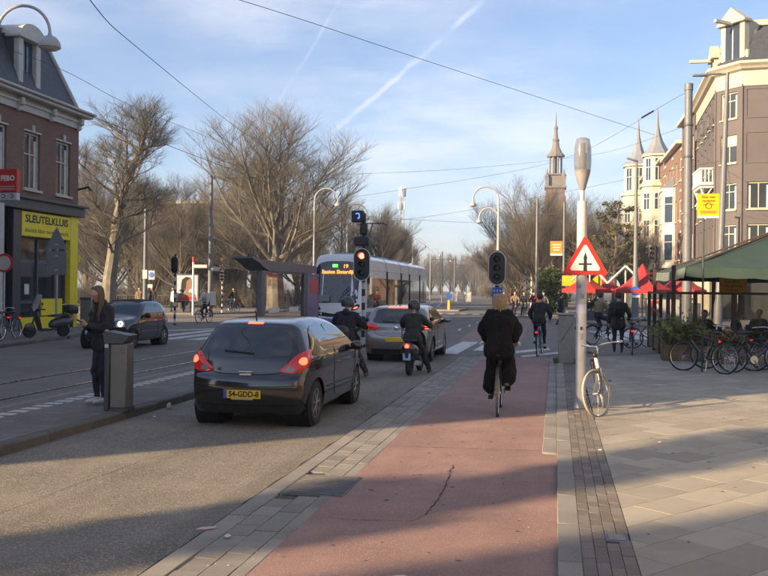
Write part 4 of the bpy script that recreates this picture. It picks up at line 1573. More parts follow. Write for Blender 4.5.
# pine behind the red parasols
TP = Tree(63)
specP = [sp(1, 0, 0, None, 8, 8, .05, .04, .25, 0, split=2), sp(17, 3.9, .09, (60, 92), 6, 5, .10, .03, .25, .30, short=.5), sp(7, 1.5, .03, (30, 70), 3, 3, .12, .04, .4, .35)]
TP.branch((0, 0, 0), (0.06, 0, 1), 9.6, .26, 0, specP)
pr = random.Random(3)
cl = []
for i in range(0, len(TP.fine.v), 12):
    if pr.random() < .62:
        cl.append((TP.fine.v[i], pr.uniform(.7, 1.25)))
pine = thing('pine_tree', 'olive green pine tree with flat needle clumps in front of the cream turret', 'tree', (4.9, 79.5, 0))
add('trunk', TP.wood.mesh('trunk', M_barkd, 0), pine)
add('branches', TP.fine.mesh('branches', M_barkd, 0), pine)
add('crown', leaf_mesh('crown', 5, cl, .30, M_needle, 46, .52, .45, True), pine)
# ivy-covered bush by the waiting cyclists
ivy = thing('ivy_bush', 'bright green ivy bush beside the far tram poles and waiting cyclists', 'bush', (-0.35, 74.5, 0))
pts = [((pr.gauss(0, .6), pr.gauss(0, .45), .4 + 3.2 * pr.random()), pr.uniform(.7, 1.2)) for k in range(60)]
add('foliage', leaf_mesh('foliage', 6, pts, .20, M_ivy, 55, .55, .8), ivy)
MB().tube([(0, 0, 0), (.05, 0, 2), (0, .1, 4.3)], [.16, .12, .05], 6).build('stem', M_barkd, ivy)
# unseen conifer added behind the camera to lay a shadow band over the cycle path
con = thing('added_shade_conifer', 'unseen columnar conifer added to cast a shadow band over the cycle path', 'tree', (-20.6, -10.1, 0.1))
pts = [((pr.gauss(0, .24) * min(1, (11.6 - z) / 3), pr.gauss(0, .24) * min(1, (11.6 - z) / 3), z), 1.0) for z in [0.4 + .056 * k for k in range(200)]]
add('foliage', leaf_mesh('foliage', 16, pts, .3, M_needle, 40, .42, 1.0), con)
MB().tube([(0, 0, 0), (0, 0, 10.5)], [.16, .04], 8).build('stem', M_barkd, con)
# ---------------------------------------------------------------- cars
M_cblack = mat('black_car_paint', (0.010, 0.010, 0.011), 0.15, var=0.05, coat=1.0, spec=0.6, stain=0.0)
M_csilver = mat('silver_car_paint', (0.27, 0.26, 0.255), 0.35, metal=0.75, var=0.04, coat=0.8)
M_cgrey = mat('dark_grey_car_paint', (0.040, 0.046, 0.054), 0.15, metal=0.35, var=0.05, coat=1.0)
M_cglass = mat('car_glass', (0.012, 0.014, 0.016), 0.03, var=0.1, spec=0.9, coat=0.5)
M_ctrim = mat('car_black_trim', (0.014, 0.014, 0.015), 0.6, var=0.1)
M_rim = mat('alloy_rim', (0.34, 0.34, 0.35), 0.35, metal=0.85, var=0.08)
M_well = mat('wheel_well', (0.006, 0.006, 0.006), 0.95, var=0.1)
M_lamp = mat('clear_lamp_lens', (0.55, 0.56, 0.58), 0.12, var=0.1, coat=0.8)
M_headon = mat('headlamp_glow', (1.0, 0.86, 0.6), 0.3, emit=4.0)
M_skirtpl = mat('bumper_dark', (0.02, 0.02, 0.021), 0.5, var=0.1)


def poly_dist(px, py, P):
    """numpy distance from points to a closed polyline"""
    d = np.full(px.shape, 1e9)
    for i in range(len(P)):
        ax, ay = P[i]
        bx, by = P[(i + 1) % len(P)]
        vx, vy = bx - ax, by - ay
        L = vx * vx + vy * vy + 1e-12
        t = np.clip(((px - ax) * vx + (py - ay) * vy) / L, 0, 1)
        d = np.minimum(d, np.hypot(px - ax - t * vx, py - ay - t * vy))
    return d


class Car:
    def __init__(s, name, label, loc, rz, prof, W, zbelt, zroof, tumble, rear_taper, front_taper, axles, wr, paint, bow=(.10, .16), rnd=.09, low=.2, upt=.06):
        s.t = thing(name, label, 'car', loc, rz)
        s.paint = paint
        s.axles, s.wr, s.W = axles, wr, W
        top = catmull([(p[0], p[1], 0) for p in prof], 8)
        P = [(p.x, p.y) for p in top]
        y0, y1 = min(p[0] for p in P), max(p[0] for p in P)
        s.y0, s.y1 = y0, y1
        nb = 40
        bottom = [(P[-1][0] + (P[0][0] - P[-1][0]) * k / nb, low) for k in range(1, nb)]
        P = P + bottom
        s.P = P
        n = len(P)
        rings = 26
        ya, yb = y0 + .85, y1 - .85
        zc = .58

        def width(y, z):
            w = np.where(z > zbelt, W * (1 - tumble * np.clip((z - zbelt) / (zroof - zbelt), 0, 1.2) ** 1.5), W * (1 - .05 * np.clip((.55 - z) / .35, 0, 1) ** 2))
            w = w + .010 * np.exp(-((z - (zbelt - .14)) / .06) ** 2)
            yr = np.clip((y0 + .95 - y) / .95, 0, 1)
            yf = np.clip((y - (y1 - 1.05)) / 1.05, 0, 1)
            up = np.clip((z - zbelt) / (zroof - zbelt), 0, 1)
            w = w * (1 - (rear_taper + upt * up) * yr ** 2.0) * (1 - front_taper * yf ** 2.2)
            return w
        ks = np.array([1 - (k / (rings - 1)) ** 1.6 for k in range(rings)])
        ks = 1 - np.array([(k / (rings - 1)) ** 1.5 for k in range(rings)])
        pts = np.array(P)
        cx = np.clip(pts[:, 0], ya, yb)
        cz = np.full(n, zc)
        yy = cx[None] + ks[:, None] * (pts[:, 0] - cx)[None]
        zz = cz[None] + ks[:, None] * (pts[:, 1] - cz)[None]
        d = poly_dist(yy, zz, P)
        q = np.clip(d / rnd, 0, 1)
        xx = width(yy, zz) - rnd * .8 * (1 - np.sqrt(1 - (1 - q) ** 2))

        def deform(x, y, z):
            a = np.abs(x) / W
            wr_ = np.clip((y0 + .9 - y) / .9, 0, 1)
            wf_ = np.clip((y - (y1 - 1.0)) / 1.0, 0, 1)
            y = y + bow[0] * a ** 2.4 * wr_ - bow[1] * a ** 2.4 * wf_
            z = z - (.05 * a ** 2 * np.clip((z - zbelt) / (zroof - zbelt), 0, 1) ** 1.5 + .04 * a ** 2 * np.clip((y - (y1 - 1.4)) / .8, 0, 1) * np.clip((z - .5) / .35, 0, 1) * np.clip((zbelt + .1 - z) / .2, 0, 1))
            return x, y, z
        verts, faces = [], []
        for sd in (1, -1):
            X, Y, Z = deform(xx * sd, yy, zz)
            base = len(verts)
            verts += list(zip(X.ravel().tolist(), Y.ravel().tolist(), Z.ravel().tolist()))
            for r_ in range(rings - 1):
                for k in range(n):
                    l = (k + 1) % n
                    f = (base + r_ * n + k, base + r_ * n + l, base + (r_ + 1) * n + l, base + (r_ + 1) * n + k)
                    faces.append(f if sd < 0 else f[::-1])
        # strip across
        m = 14
        strip = [list(range(0, n))]
        xe = xx[0]
        for j in range(1, m):
            f = 1 - 2 * j / m
            X, Y, Z = deform(xe * f, yy[0], zz[0])
            b0 = len(verts)
            verts += list(zip(X.tolist(), Y.tolist(), Z.tolist()))
            strip.append(list(range(b0, b0 + n)))
        strip.append(list(range(rings * n, rings * n + n)))
        for j in range(m):
            for k in range(n):
                l = (k + 1) % n
                faces.append((strip[j][k], strip[j][l], strip[j + 1][l], strip[j + 1][k]))
        me = bpy.data.meshes.new('tmp')
        me.from_pydata(verts, [], faces)
        bm = bmesh.new()
        bm.from_mesh(me)
        bmesh.ops.remove_doubles(bm, verts=bm.verts, dist=.0004)
        bmesh.ops.recalc_face_normals(bm, faces=bm.faces)
        s.bvh = BVHTree.FromBMesh(bm)
        # wheel arches
        R0 = wr + .055
        kill = []
        for f in bm.faces:
            c = f.calc_center_median()
            if abs(c.x) > W * .55:
                for ay in axles:
                    if all(math.hypot(v.co.y - ay, v.co.z - wr) < R0 + .012 for v in f.verts):
                        kill.append(f)
                        break
        bmesh.ops.delete(bm, geom=kill, context='FACES')
        for v in bm.verts:
            if abs(v.co.x) > W * .55 and any(e.is_boundary for e in v.link_edges):
                for ay in axles:
                    dy, dz = v.co.y - ay, v.co.z - wr
                    L = math.hypot(dy, dz)
                    if abs(L - R0) < .09:
                        v.co.y, v.co.z = ay + dy / L * R0, wr + dz / L * R0
        bm.to_mesh(me)
        bm.free()
        me.name = 'body'
        me.materials.append(paint)
        me.polygons.foreach_set('use_smooth', [True] * len(me.polygons))
        me.set_sharp_from_angle(angle=R(50))
        s.body = add('body', me, s.t)
        for ay in axles:
            for sd in (-1, 1):
                b = MB()
                prof_ = [(R0 + .004, -.32), (R0 + .004, 0)]
                mm = Matrix.Translation((sd * (W - .045), ay, wr)) @ Matrix.Rotation(R(90) * sd, 4, 'Y')
                b.lathe([(R0 + .004, -.34), (R0 + .004, -.0)], 28, mm)
                b.build('wheel_arch', M_well, s.t)


    def project(s, p, d):
        d = V(d).normalized()
        h = s.bvh.ray_cast(V(p) - d * 4, d)
        return h

    def patch(s, name, poly, frame, m, off=.004, bulge=0.0, smooth=3, rings=5, parent=None, closed_curve=True):
        """poly in (a, b) of frame=(right, up, dir, origin); projected onto the body"""
        rt, up, dr, og = [V(v) for v in frame]
        dr.normalize()
        pl = [V((p[0], p[1], 0)) for p in poly]
        if smooth:
            pl = catmull(pl, smooth, True)
        # resample evenly
        per = []
        for i in range(len(pl)):
            a, c = pl[i], pl[(i + 1) % len(pl)]
            k = max(1, int((c - a).length / .03))
            for j in range(k):
                per.append(a.lerp(c, j / k))
        ce = sum(per, V((0, 0, 0))) / len(per)
        vs, fs = [], []
        n = len(per)
        for r_ in range(rings + 1):
            f = 1 - r_ / rings
            for p in (per if r_ < rings else [ce]):
                q = ce + (p - ce) * f
                w = og + rt * q.x + up * q.y
                h = s.project(w, dr)
                if h[0] is None:
                    co, nn = w, -dr
                else:
                    co, nn = h[0], h[1]
                    if nn.dot(dr) > 0:
                        nn = -nn
                vs.append(co + nn * (off + bulge * (1 - f * f)))
        for r_ in range(rings - 1):
            for k in range(n):
                l = (k + 1) % n
                fs.append((r_ * n + k, r_ * n + l, (r_ + 1) * n + l, (r_ + 1) * n + k))
        for k in range(n):
            fs.append(((rings - 1) * n + k, (rings - 1) * n + (k + 1) % n, rings * n))
        b = MB()
        b._add(vs, fs)
        o = b.build(name, m, parent or s.t, ang=60)
        bm = bmesh.new()
        bm.from_mesh(o.data)
        for f_ in bm.faces:
            if f_.normal.dot(dr) > 0:
                f_.normal_flip()
        bm.to_mesh(o.data)
        bm.free()
        return o

    def line(s, name, pts, frame, m, r=.006, parent=None, off=0.0):
        rt, up, dr, og = [V(v) for v in frame]
        out = []
        P = catmull([V((*p, 0)) for p in pts], 8)
        for q in P:
            w = og + rt * q.x + up * q.y
            h = s.project(w, dr)
            if h[0] is not None:
                nn = h[1] if h[1].dot(dr) < 0 else -h[1]
                out.append(h[0] + nn * off)
        b = MB()
        if len(out) > 1:
            b.tube(out, r, 5)
            return b.build(name, m, parent or s.t)

    def wheels(s, spokes=7, w=.19, rim=M_rim, inset=.0):
        R_ = s.wr
        ri = R_ * .68
        ty = MB().lathe([(ri, -w / 2 + .01), (R_ * .93, -w / 2), (R_ * .985, -w / 2 + .02), (R_, -w / 4), (R_, w / 4), (R_ * .985, w / 2 - .02), (R_ * .93, w / 2), (ri, w / 2 - .01)], 36)
        for k in range(3):
            pass
        tm = ty.mesh('tyre', M_rubber, 40)
        b = MB()
        b.lathe([(ri + .004, w / 2 - .012), (ri - .012, w / 2 - .008), (ri - .03, w / 2 - .04), (ri - .035, -w / 2 + .01)], 32)
        for k in range(spokes):
            a = 2 * math.pi * k / spokes
            for da in (-.10, .10):
                c, d = math.cos(a), math.sin(a)
                c2, d2 = math.cos(a + da), math.sin(a + da)
                b.tube([(.03 * c, .03 * d, w / 2 - .022), (ri * .6 * math.cos(a + da * .8), ri * .6 * math.sin(a + da * .8), w / 2 - .02), ((ri - .012) * c2, (ri - .012) * d2, w / 2 - .026)], [.02, .015, .017], 5)
        b.lathe([(.055, w / 2 - .05), (.055, w / 2 - .012), (.04, w / 2 - .004), (.001, w / 2 - .002)], 14)
        rm = b.mesh('rim', rim, 40)
        dm = MB().lathe([(ri - .04, w / 2 - .075), (.001, w / 2 - .075)], 24).mesh('brake_disc', mat('brake_dark', (0.03, 0.03, 0.032), 0.5, metal=.5), 40)
        for ay in s.axles:
            for sd in (-1, 1):
                wo = bpy.data.objects.new('wheel', tm)
                C.objects.link(wo)
                wo.parent = s.t
                wo.location = (sd * (s.W - w / 2 - .02 - inset), ay, R_)
                wo.rotation_euler = (R(random.uniform(0, 50)), 0, 0)
                wo.rotation_euler = (0, R(90) * sd, 0)
                add('rim', rm, wo)
                add('brake_disc', dm, wo)
        b = MB()
        b.box((0, (s.y0 + s.y1) / 2, .21), (s.W * 1.35, (s.y1 - s.y0) - .5, .06))
        b.build('underbody', M_well, s.t, ang=0)


REAR = ((1, 0, 0), (0, 0, 1), (0, 1, 0), (0, 0, 0))
FRONT = ((1, 0, 0), (0, 0, 1), (0, -1, 0), (0, 0, 0))


def SIDE(sd):
    return ((0, 1, 0), (0, 0, 1), (-sd, 0, 0), (0, 0, 0))


def mir(poly):
    return [(-p[0], p[1]) for p in poly][::-1]


# --- black three-door hatchback in front of the camera
cp = [(-1.86, .20), (-1.93, .30), (-1.985, .42), (-2.0, .54), (-1.985, .66), (-1.93, .74), (-1.90, .84), (-1.86, .95), (-1.77, 1.07), (-1.66, 1.22), (-1.56, 1.345), (-1.50, 1.415), (-1.25, 1.455),
      (-.85, 1.485), (-.35, 1.488), (.1, 1.45), (.42, 1.365), (.8, 1.14), (1.1, .985), (1.4, .915), (1.68, .84), (1.86, .74), (1.96, .60), (1.99, .45), (1.95, .30), (1.88, .20)]
car = Car('hatchback_car', 'black hatchback with yellow plate stopped in the lane with its brake lights on', (-4.09, 13.47, 0), 0, cp, .862, .90, 1.49, .37, .10, .16, (-1.34, 1.17), .305, M_cblack, bow=(.15, .2), upt=.17)
rw = [(-.56, .985), (0, .955), (.56, .985), (.50, 1.16), (.39, 1.325), (0, 1.365), (-.39, 1.325), (-.50, 1.16)]
g = car.patch('rear_window', rw, REAR, M_cglass, .004, rings=7)
b = MB()
for x in (-.33, .33):
    b.ell((x, -1.53, 1.12), (.12, .03, .1))
# high brake light and wiper
car.patch('high_brake_light', [(-.11, 1.395), (.11, 1.395), (.11, 1.42), (-.11, 1.42)], REAR, M_redglow, .008, smooth=0)
car.line('rear_wiper', [(.08, 1.005), (-.12, 1.02), (-.34, 1.035)], REAR, M_ctrim, .012, off=.012)
tl = [(.47, .80), (.62, .90), (.74, 1.01), (.83, 1.06), (.845, .95), (.80, .83), (.68, .775), (.55, .765)]
dR = V((-.42, .90, 0)).normalized()
rtv = V((.90, .42, 0))


def TLF(sd):
    return ((.90, .43 * sd, 0), (0, 0, 1), (-.43 * sd, .90, 0), (sd * .80, -1.86, 0))


tlp = [(-.31, .79), (-.20, .885), (-.09, .985), (.06, 1.05), (.15, 1.055), (.135, .96), (.09, .86), (.0, .79), (-.15, .755)]
for sd in (1, -1):
    pp = tlp if sd > 0 else mir(tlp)
    tlo = car.patch('tail_light', pp, TLF(sd), M_redlens, .010, bulge=.016)
    gl = [(-.06, .905), (-.02, .955), (.04, .945), (.04, .885), (-.02, .865)]
    car.patch('brake_lamp', gl if sd > 0 else mir(gl), TLF(sd), M_redglow, .028, parent=tlo)
    wl2 = [(-.25, .795), (-.17, .86), (-.12, .84), (-.14, .775)]
    car.patch('reversing_lamp', wl2 if sd > 0 else mir(wl2), TLF(sd), mat('grey_lens', (0.25, 0.22, 0.22), 0.15, coat=.6), .022, parent=tlo)
# hatch seams and bumper lines
car.line('hatch_seam', [(-.585, 1.02), (-.55, .86), (-.44, .755), (0, .735), (.44, .755), (.55, .86), (.60, 1.02)], REAR, M_ctrim, .006)
car.line('bumper_seam', [(-.80, .60), (-.4, .585), (0, .58), (.4, .585), (.80, .60)], REAR, M_ctrim, .005)
car.patch('bumper_insert', [(-.78, .24), (-.3, .235), (.3, .235), (.78, .24), (.78, .33), (.3, .32), (-.3, .32), (-.78, .33)], REAR, M_skirtpl, .006, smooth=0)
b = MB()
b.box((0, -1.935, .77), (.20, .03, .018), bev=.006)
b.box((0, -1.945, .735), (.17, .02, .03), bev=.006)
b.build('hatch_handle', M_chrome, car.t)
pl = MB().box((-.02, -2.005, .475), (.52, .012, .112), bev=.004).build('number_plate', M_plate, car.t, ang=0)
MB().box((-.255, -2.013, .475), (.045, .006, .11)).build('plate_band', M_blue, pl, ang=0)
add_text('54-GDD-8', .105, mat('plate_ink', (0.02, 0.018, 0.012), 0.6), pl, rect_M((.005, -2.0125, .475), (1, 0, 0), (0, 0, 1)), width=.42, bold=.003)
MB().box((-.02, -2.0, .41), (.30, .012, .016)).build('plate_holder_text', M_offwhite, pl, ang=0)
b = MB()
b.tube([(-.02, -1.42, 1.44), (-.02, -1.50, 1.60)], [.012, .004], 6)
b.build('aerial', M_ctrim, car.t)
# side glass, doors
for sd in (1, -1):
    F = SIDE(sd)
    sg_ = [(-1.50, .99), (-1.0, .975), (-.45, .955), (-.45, 1.36), (-.80, 1.385), (-1.15, 1.335), (-1.36, 1.20)]
    car.patch('rear_side_window', sg_, F, M_cglass, smooth=2, rings=16, off=.009)
    dg = [(-.38, .955), (.3, .935), (.90, .915), (.62, 1.12), (.32, 1.29), (.05, 1.355), (-.38, 1.365)]
    car.patch('door_window', dg, F, M_cglass, .009, smooth=2, rings=16)
    car.line('door_seam', [(-.42, .95), (-.46, .7), (-.42, .42), (-.2, .30), (.6, .28), (.82, .40), (.92, .7), (.95, .92)], F, M_ctrim, .006)
    car.line('side_moulding', [(-.85, .50), (0, .50), (.75, .48)], F, M_ctrim, .014)
    b = MB()
    b.tube([(sd * .853, -.28, .80), (sd * .885, -.25, .805), (sd * .885, -.12, .81), (sd * .853, -.09, .81)], .014, 6)
    b.build('door_handle', M_cblack, car.t)
    b = MB()
    b.ell((sd * .965, .62, 1.0), (.11, .07, .075))
    b.tube([(sd * .83, .66, .95), (sd * .93, .63, .97)], .025, 6)
    mo = b.build('wing_mirror', M_cblack, car.t)
    car.patch('indicator', [(1.02, .80), (1.10, .80), (1.10, .83), (1.02, .83)], F, mat('amber_lens', (0.8, 0.25, 0.02), .3), .006, smooth=0)
car.patch('windscreen', [(-.66, .985), (.66, .985), (.52, 1.36), (-.52, 1.36)], FRONT, M_cglass, .004, smooth=0, rings=6)
for sd in (1, -1):
    car.patch('headlight', [(sd * .42, .70), (sd * .70, .72), (sd * .72, .86), (sd * .50, .80)], FRONT, M_lamp, .008)
car.patch('grille', [(-.4, .36), (.4, .36), (.45, .52), (-.45, .52)], FRONT, M_ctrim, .006, smooth=0)
car.wheels(7)

# --- silver hatchback ahead
gp_ = [(-1.98, .22), (-2.07, .32), (-2.12, .46), (-2.13, .60), (-2.10, .72), (-2.05, .80), (-2.03, .95), (-1.97, 1.05), (-1.84, 1.22), (-1.70, 1.37), (-1.60, 1.43), (-1.2, 1.465), (-.6, 1.485), (-.1, 1.47), (.3, 1.40), (.75, 1.18), (1.1, 1.0), (1.5, .93), (1.85, .83), (2.05, .70), (2.12, .52), (2.10, .34), (2.02, .22)]
car2 = Car('silver_hatchback', 'silver grey hatchback waiting beneath the red traffic light', (-4.06, 25.0, 0), 0, gp_, .89, .95, 1.485, .26, .09, .14, (-1.30, 1.33), .315, M_csilver, bow=(.12, .2))
car2.patch('rear_window', [(-.60, 1.03), (0, 1.01), (.60, 1.03), (.58, 1.18), (.52, 1.36), (0, 1.385), (-.52, 1.36), (-.58, 1.18)], REAR, M_cglass, .004, rings=7)
car2.patch('high_brake_light', [(-.28, 1.405), (.28, 1.405), (.28, 1.44), (-.28, 1.44)], REAR, M_redglow, .008, smooth=0)


def TLF2(sd):
    return ((.92, .38 * sd, 0), (0, 0, 1), (-.38 * sd, .92, 0), (sd * .78, -1.98, 0))


for sd in (1, -1):
    q = [(-.28, .84), (-.10, .845), (.10, .87), (.11, .98), (-.02, 1.0), (-.24, .975)]
    tlo = car2.patch('tail_light', q if sd > 0 else mir(q), TLF2(sd), M_redlens, .008, bulge=.01)
    q = [(-.02, .88), (.08, .89), (.08, .96), (-.02, .965)]
    car2.patch('brake_lamp', q if sd > 0 else mir(q), TLF2(sd), M_redglow, .022, parent=tlo)
    q = [(-.10, .40), (.10, .40), (.10, .45), (-.10, .45)]
    car2.patch('reflector', q if sd > 0 else mir(q), TLF2(sd), mat('red_reflector', (0.5, 0.03, 0.02), .3), .006, smooth=0)
    F = SIDE(sd)
    car2.patch('rear_door_window', [(-1.55, 1.02), (-.55, .985), (-.55, 1.36), (-.9, 1.385), (-1.3, 1.30)], F, M_cglass, .009, smooth=2, rings=12)
    car2.patch('door_window', [(-.48, .985), (.9, .955), (.62, 1.14), (.28, 1.32), (.0, 1.375), (-.48, 1.37)], F, M_cglass, .009, smooth=2, rings=12)
    car2.line('door_seam', [(-.52, 1.0), (-.52, .4), (-.3, .32)], F, M_ctrim, .006)
    car2.line('door_seam', [(.95, .95), (.88, .5), (.7, .32)], F, M_ctrim, .006)
    car2.line('door_seam', [(-1.35, .98), (-1.12, .75), (-.95, .5), (-.9, .32)], F, M_ctrim, .006)
    b = MB()
    b.ell((sd * 1.0, .66, 1.04), (.12, .07, .08))
    b.tube([(sd * .86, .70, .98), (sd * .95, .67, 1.0)], .03, 6)
    b.build('wing_mirror', M_csilver, car2.t)
car2.line('hatch_seam', [(-.58, .98), (-.56, .78), (-.4, .70), (0, .69), (.4, .70), (.56, .78), (.58, .98)], REAR, M_ctrim, .006)
car2.patch('bumper_insert', [(-.80, .24), (0, .23), (.80, .24), (.80, .36), (0, .35), (-.80, .36)], REAR, M_skirtpl, .006, smooth=0)
MB().box((0, -2.135, .60), (.52, .012, .112), bev=.004).build('number_plate', M_plate, car2.t, ang=0)
MB().lathe([(.055, 0), (.055, .012), (.045, .016), (.001, .018)], 20, Matrix.Translation((0, -2.04, .89)) @ Matrix.Rotation(R(90), 4, 'X')).build('badge', M_chrome, car2.t)
car2.line('rear_wiper', [(0, 1.03), (-.2, 1.05), (-.36, 1.055)], REAR, M_ctrim, .012, off=.01)
MB().tube([(0, -1.45, 1.45), (0, -1.52, 1.52)], [.02, .008], 6).build('aerial', M_ctrim, car2.t)
car2.patch('windscreen', [(-.66, 1.0), (.66, 1.0), (.54, 1.38), (-.54, 1.38)], FRONT, M_cglass, .004, smooth=0, rings=6)
car2.wheels(5)

# --- small dark grey city car turning towards the camera on the left
fp = [(-1.58, .22), (-1.68, .34), (-1.745, .48), (-1.76, .62), (-1.72, .80), (-1.62, 1.0), (-1.47, 1.2), (-1.30, 1.37), (-1.05, 1.455), (-.6, 1.485), (-.15, 1.47), (.2, 1.40), (.50, 1.22), (.76, 1.03), (.95, .96), (1.25, .90), (1.5, .80), (1.66, .66), (1.75, .50), (1.73, .34), (1.64, .22)]
ang = math.atan2(1.15, 1.0)
car3 = Car('city_car', 'small dark grey city car with headlights on behind the standing woman', (-13.45, 26.7, 0), R(181), fp, .815, .93, 1.485, .26, .18, .24, (-1.12, 1.18), .29, M_cgrey, bow=(.2, .3), rnd=.12)
car3.patch('windscreen', [(-.60, 1.0), (0, .975), (.60, 1.0), (.50, 1.36), (0, 1.40), (-.50, 1.36)], FRONT, M_cglass, .005, rings=6, smooth=2)
for sd in (1, -1):
    FF = ((.93, -.36 * sd, 0), (0, 0, 1), (-.36 * sd, -.93, 0), (sd * .53, 1.55, 0))
    circ = [(.125 * math.cos(a * .5236), .74 + .13 * math.sin(a * .5236)) for a in range(12)]
    hl = car3.patch('headlight', circ, FF, M_lamp, .010, bulge=.03)
    car3.patch('headlamp_bulb', [(p[0] * .55, (p[1] - .74) * .55 + .74) for p in circ], FF, M_headon if sd < 0 else M_headon, .038, parent=hl)
    circ2 = [(-.04 + .06 * math.cos(a * .5236), .50 + .06 * math.sin(a * .5236)) for a in range(12)]
    car3.patch('lower_lamp', circ2, FF, M_lamp, .008, bulge=.015)
    F = SIDE(sd)
    car3.patch('door_window', [(-.45, .985), (.62, .96), (.42, 1.17), (.12, 1.35), (-.2, 1.385), (-.48, 1.35)], F, M_cglass, .009, smooth=2, rings=12)
    car3.patch('rear_side_window', [(-1.2, 1.02), (-.54, .99), (-.57, 1.34), (-.85, 1.32), (-1.08, 1.2)], F, M_cglass, .009, smooth=2, rings=12)
    car3.line('door_seam', [(-.50, 1.0), (-.55, .5), (-.4, .3), (.5, .28), (.68, .5), (.70, .95)], F, M_ctrim, .006)
    car3.line('waist_crease', [(-1.4, .82), (0, .80), (1.3, .76)], F, M_ctrim, .003)
    b = MB()
    b.ell((sd * .93, .52, 1.0), (.11, .07, .085))
    b.tube([(sd * .78, .55, .96), (sd * .88, .53, .98)], .03, 6)
    b.build('wing_mirror', M_ctrim, car3.t)
    b = MB().tube([(sd * .815, -.42, .83), (sd * .84, -.38, .83), (sd * .84, -.26, .83), (sd * .815, -.22, .83)], .012, 6).build('door_handle', M_chrome, car3.t)
    TT = ((.9, .43 * sd, 0), (0, 0, 1), (-.43 * sd, .9, 0), (sd * .62, -1.5, 0))
    car3.patch('tail_light', [(-.07, .72), (.07, .72), (.07, .92), (-.07, .92)], TT, M_redlens, .01)
car3.patch('soft_top', [(-.52, 1.385), (.52, 1.385), (.5, 1.40), (-.5, 1.40)], FRONT, M_ctrim, .004, smooth=0)
TOP = ((1, 0, 0), (0, 1, 0), (0, 0, -1), (0, 0, 0))
car3.patch('folding_roof', [(-.55, -1.2), (.55, -1.2), (.58, -.4), (.52, .12), (-.52, .12), (-.58, -.4)], TOP, mat('roof_fabric', (0.02, 0.021, 0.024), .9, var=.1), .008, smooth=0, rings=8)
car3.patch('lower_grille', [(-.45, .30), (.45, .30), (.5, .42), (-.5, .42)], FRONT, M_ctrim, .006, smooth=0)
car3.line('chrome_bar', [(-.24, .62), (0, .615), (.24, .62)], FRONT, M_chrome, .014, off=.006)
MB().box((0, 1.755, .50), (.50, .012, .11), bev=.004).build('number_plate', M_plate, car3.t, ang=0)
car3.wheels(6)

# ---------------------------------------------------------------- tram
M_twhite = mat('tram_white', (0.76, 0.76, 0.75), 0.3, var=0.04, coat=.5)
M_tblue = mat('tram_blue', (0.015, 0.06, 0.26), 0.3, var=0.05, coat=.5)
M_tglass = mat('tram_glass', (0.018, 0.022, 0.026), 0.03, var=0.1, spec=0.8)
M_tgrey = mat('tram_roof_grey', (0.30, 0.31, 0.32), 0.5, var=0.08)
M_bellow = mat('tram_bellows', (0.012, 0.012, 0.013), 0.8)
M_led = mat('orange_led', (1.0, 0.30, 0.08), .4, emit=1.1, var=0)
M_ledg = mat('green_led', (0.05, 0.9, 0.15), .4, emit=.9, var=0)
tr = thing('tram', 'white and blue articulated tram with orange destination display facing the camera', 'tram', (-9.77, 39.6, 0))
TW = 1.2


def tram_ring(y, sx=1.0, zt=3.5, zb=.32, lean=0.0, r=.32):
    pts = []
    prof = [(.0, zb), (TW * .86, zb), (TW * .97, zb + .12), (TW, zb + .4), (TW, 2.45), (TW * .985, 2.75), (TW * .93, zt - .22), (TW * .80, zt - .06), (TW * .55, zt), (0, zt)]
    for x, z in prof:
        pts.append(V((x * sx, y + lean * max(0, z - .9), z)))
    for x, z in prof[-2:0:-1]:
        pts.append(V((-x * sx, y + lean * max(0, z - .9), z)))
    return pts


segs = [(1.0, 5.9), (6.2, 10.2), (10.5, 13.1), (13.4, 17.2), (17.5, 20.4)]
for i, (a, c) in enumerate(segs):
    b = MB()
    b.loft([tram_ring(a), tram_ring(c)])
    mo = b.build('car_module', M_twhite, tr, ang=30)
    for sd in (1, -1):
        n = max(1, int(round((c - a) / 1.45)))
        wd = (c - a - .2) / n
        for k in range(n):
            y = a + .1 + wd * (k + .5)
            bb = MB().box((sd * (TW + .004), y, 1.72), (.02, wd - .05, 1.42), bev=.004)
            bb.build('window', M_tglass, mo, ang=0)
        MB().box((sd * (TW + .004), (a + c) / 2, .62), (.018, c - a - .02, .42)).build('blue_skirt', M_tblue, mo, ang=0)
        MB().box((sd * (TW * .975), (a + c) / 2, 2.73), (.02, c - a - .4, .10)).build('blue_line', M_tblue, mo, ang=0)
    MB().box((0, (a + c) / 2, 3.52), (1.3, (c - a) * .7, .14), bev=.05).build('roof_equipment', M_tgrey, mo, ang=0)
    MB().box((0, (a + c) / 2, .2), (1.9, (c - a) * .8, .28)).build('bogie', M_bellow, mo, ang=0)
    if i < 4:
        b = MB()
        b.loft([tram_ring(c - .001, .96, 3.28), tram_ring((c + segs[i + 1][0]) / 2, .92, 3.2), tram_ring(segs[i + 1][0] + .001, .96, 3.28)])
        b.build('bellows', M_bellow, tr, ang=0)
        b = MB().tube([(TW + .01, c + .15, .4), (TW + .01, c + .15, 2.8)], .04, 6).build('joint_seal', M_bellow, tr)
# nose
b = MB()
nose = [tram_ring(1.0)]
for (y, sx, zt, lean) in ((.62, .99, 3.49, .05), (.3, .96, 3.45, .13), (.08, .90, 3.38, .19), (-.05, .78, 3.30, .22), (-.10, .55, 3.22, .235)):
    rr = tram_ring(y, sx, zt, .34, lean)
    nose.append(rr)
b.loft(nose[::-1])
ns = b.build('nose', M_twhite, tr, ang=45)
dg = bpy.context.evaluated_depsgraph_get()
tb = BVHTree.FromPolygons([V(v) for v in b.v], b.f)


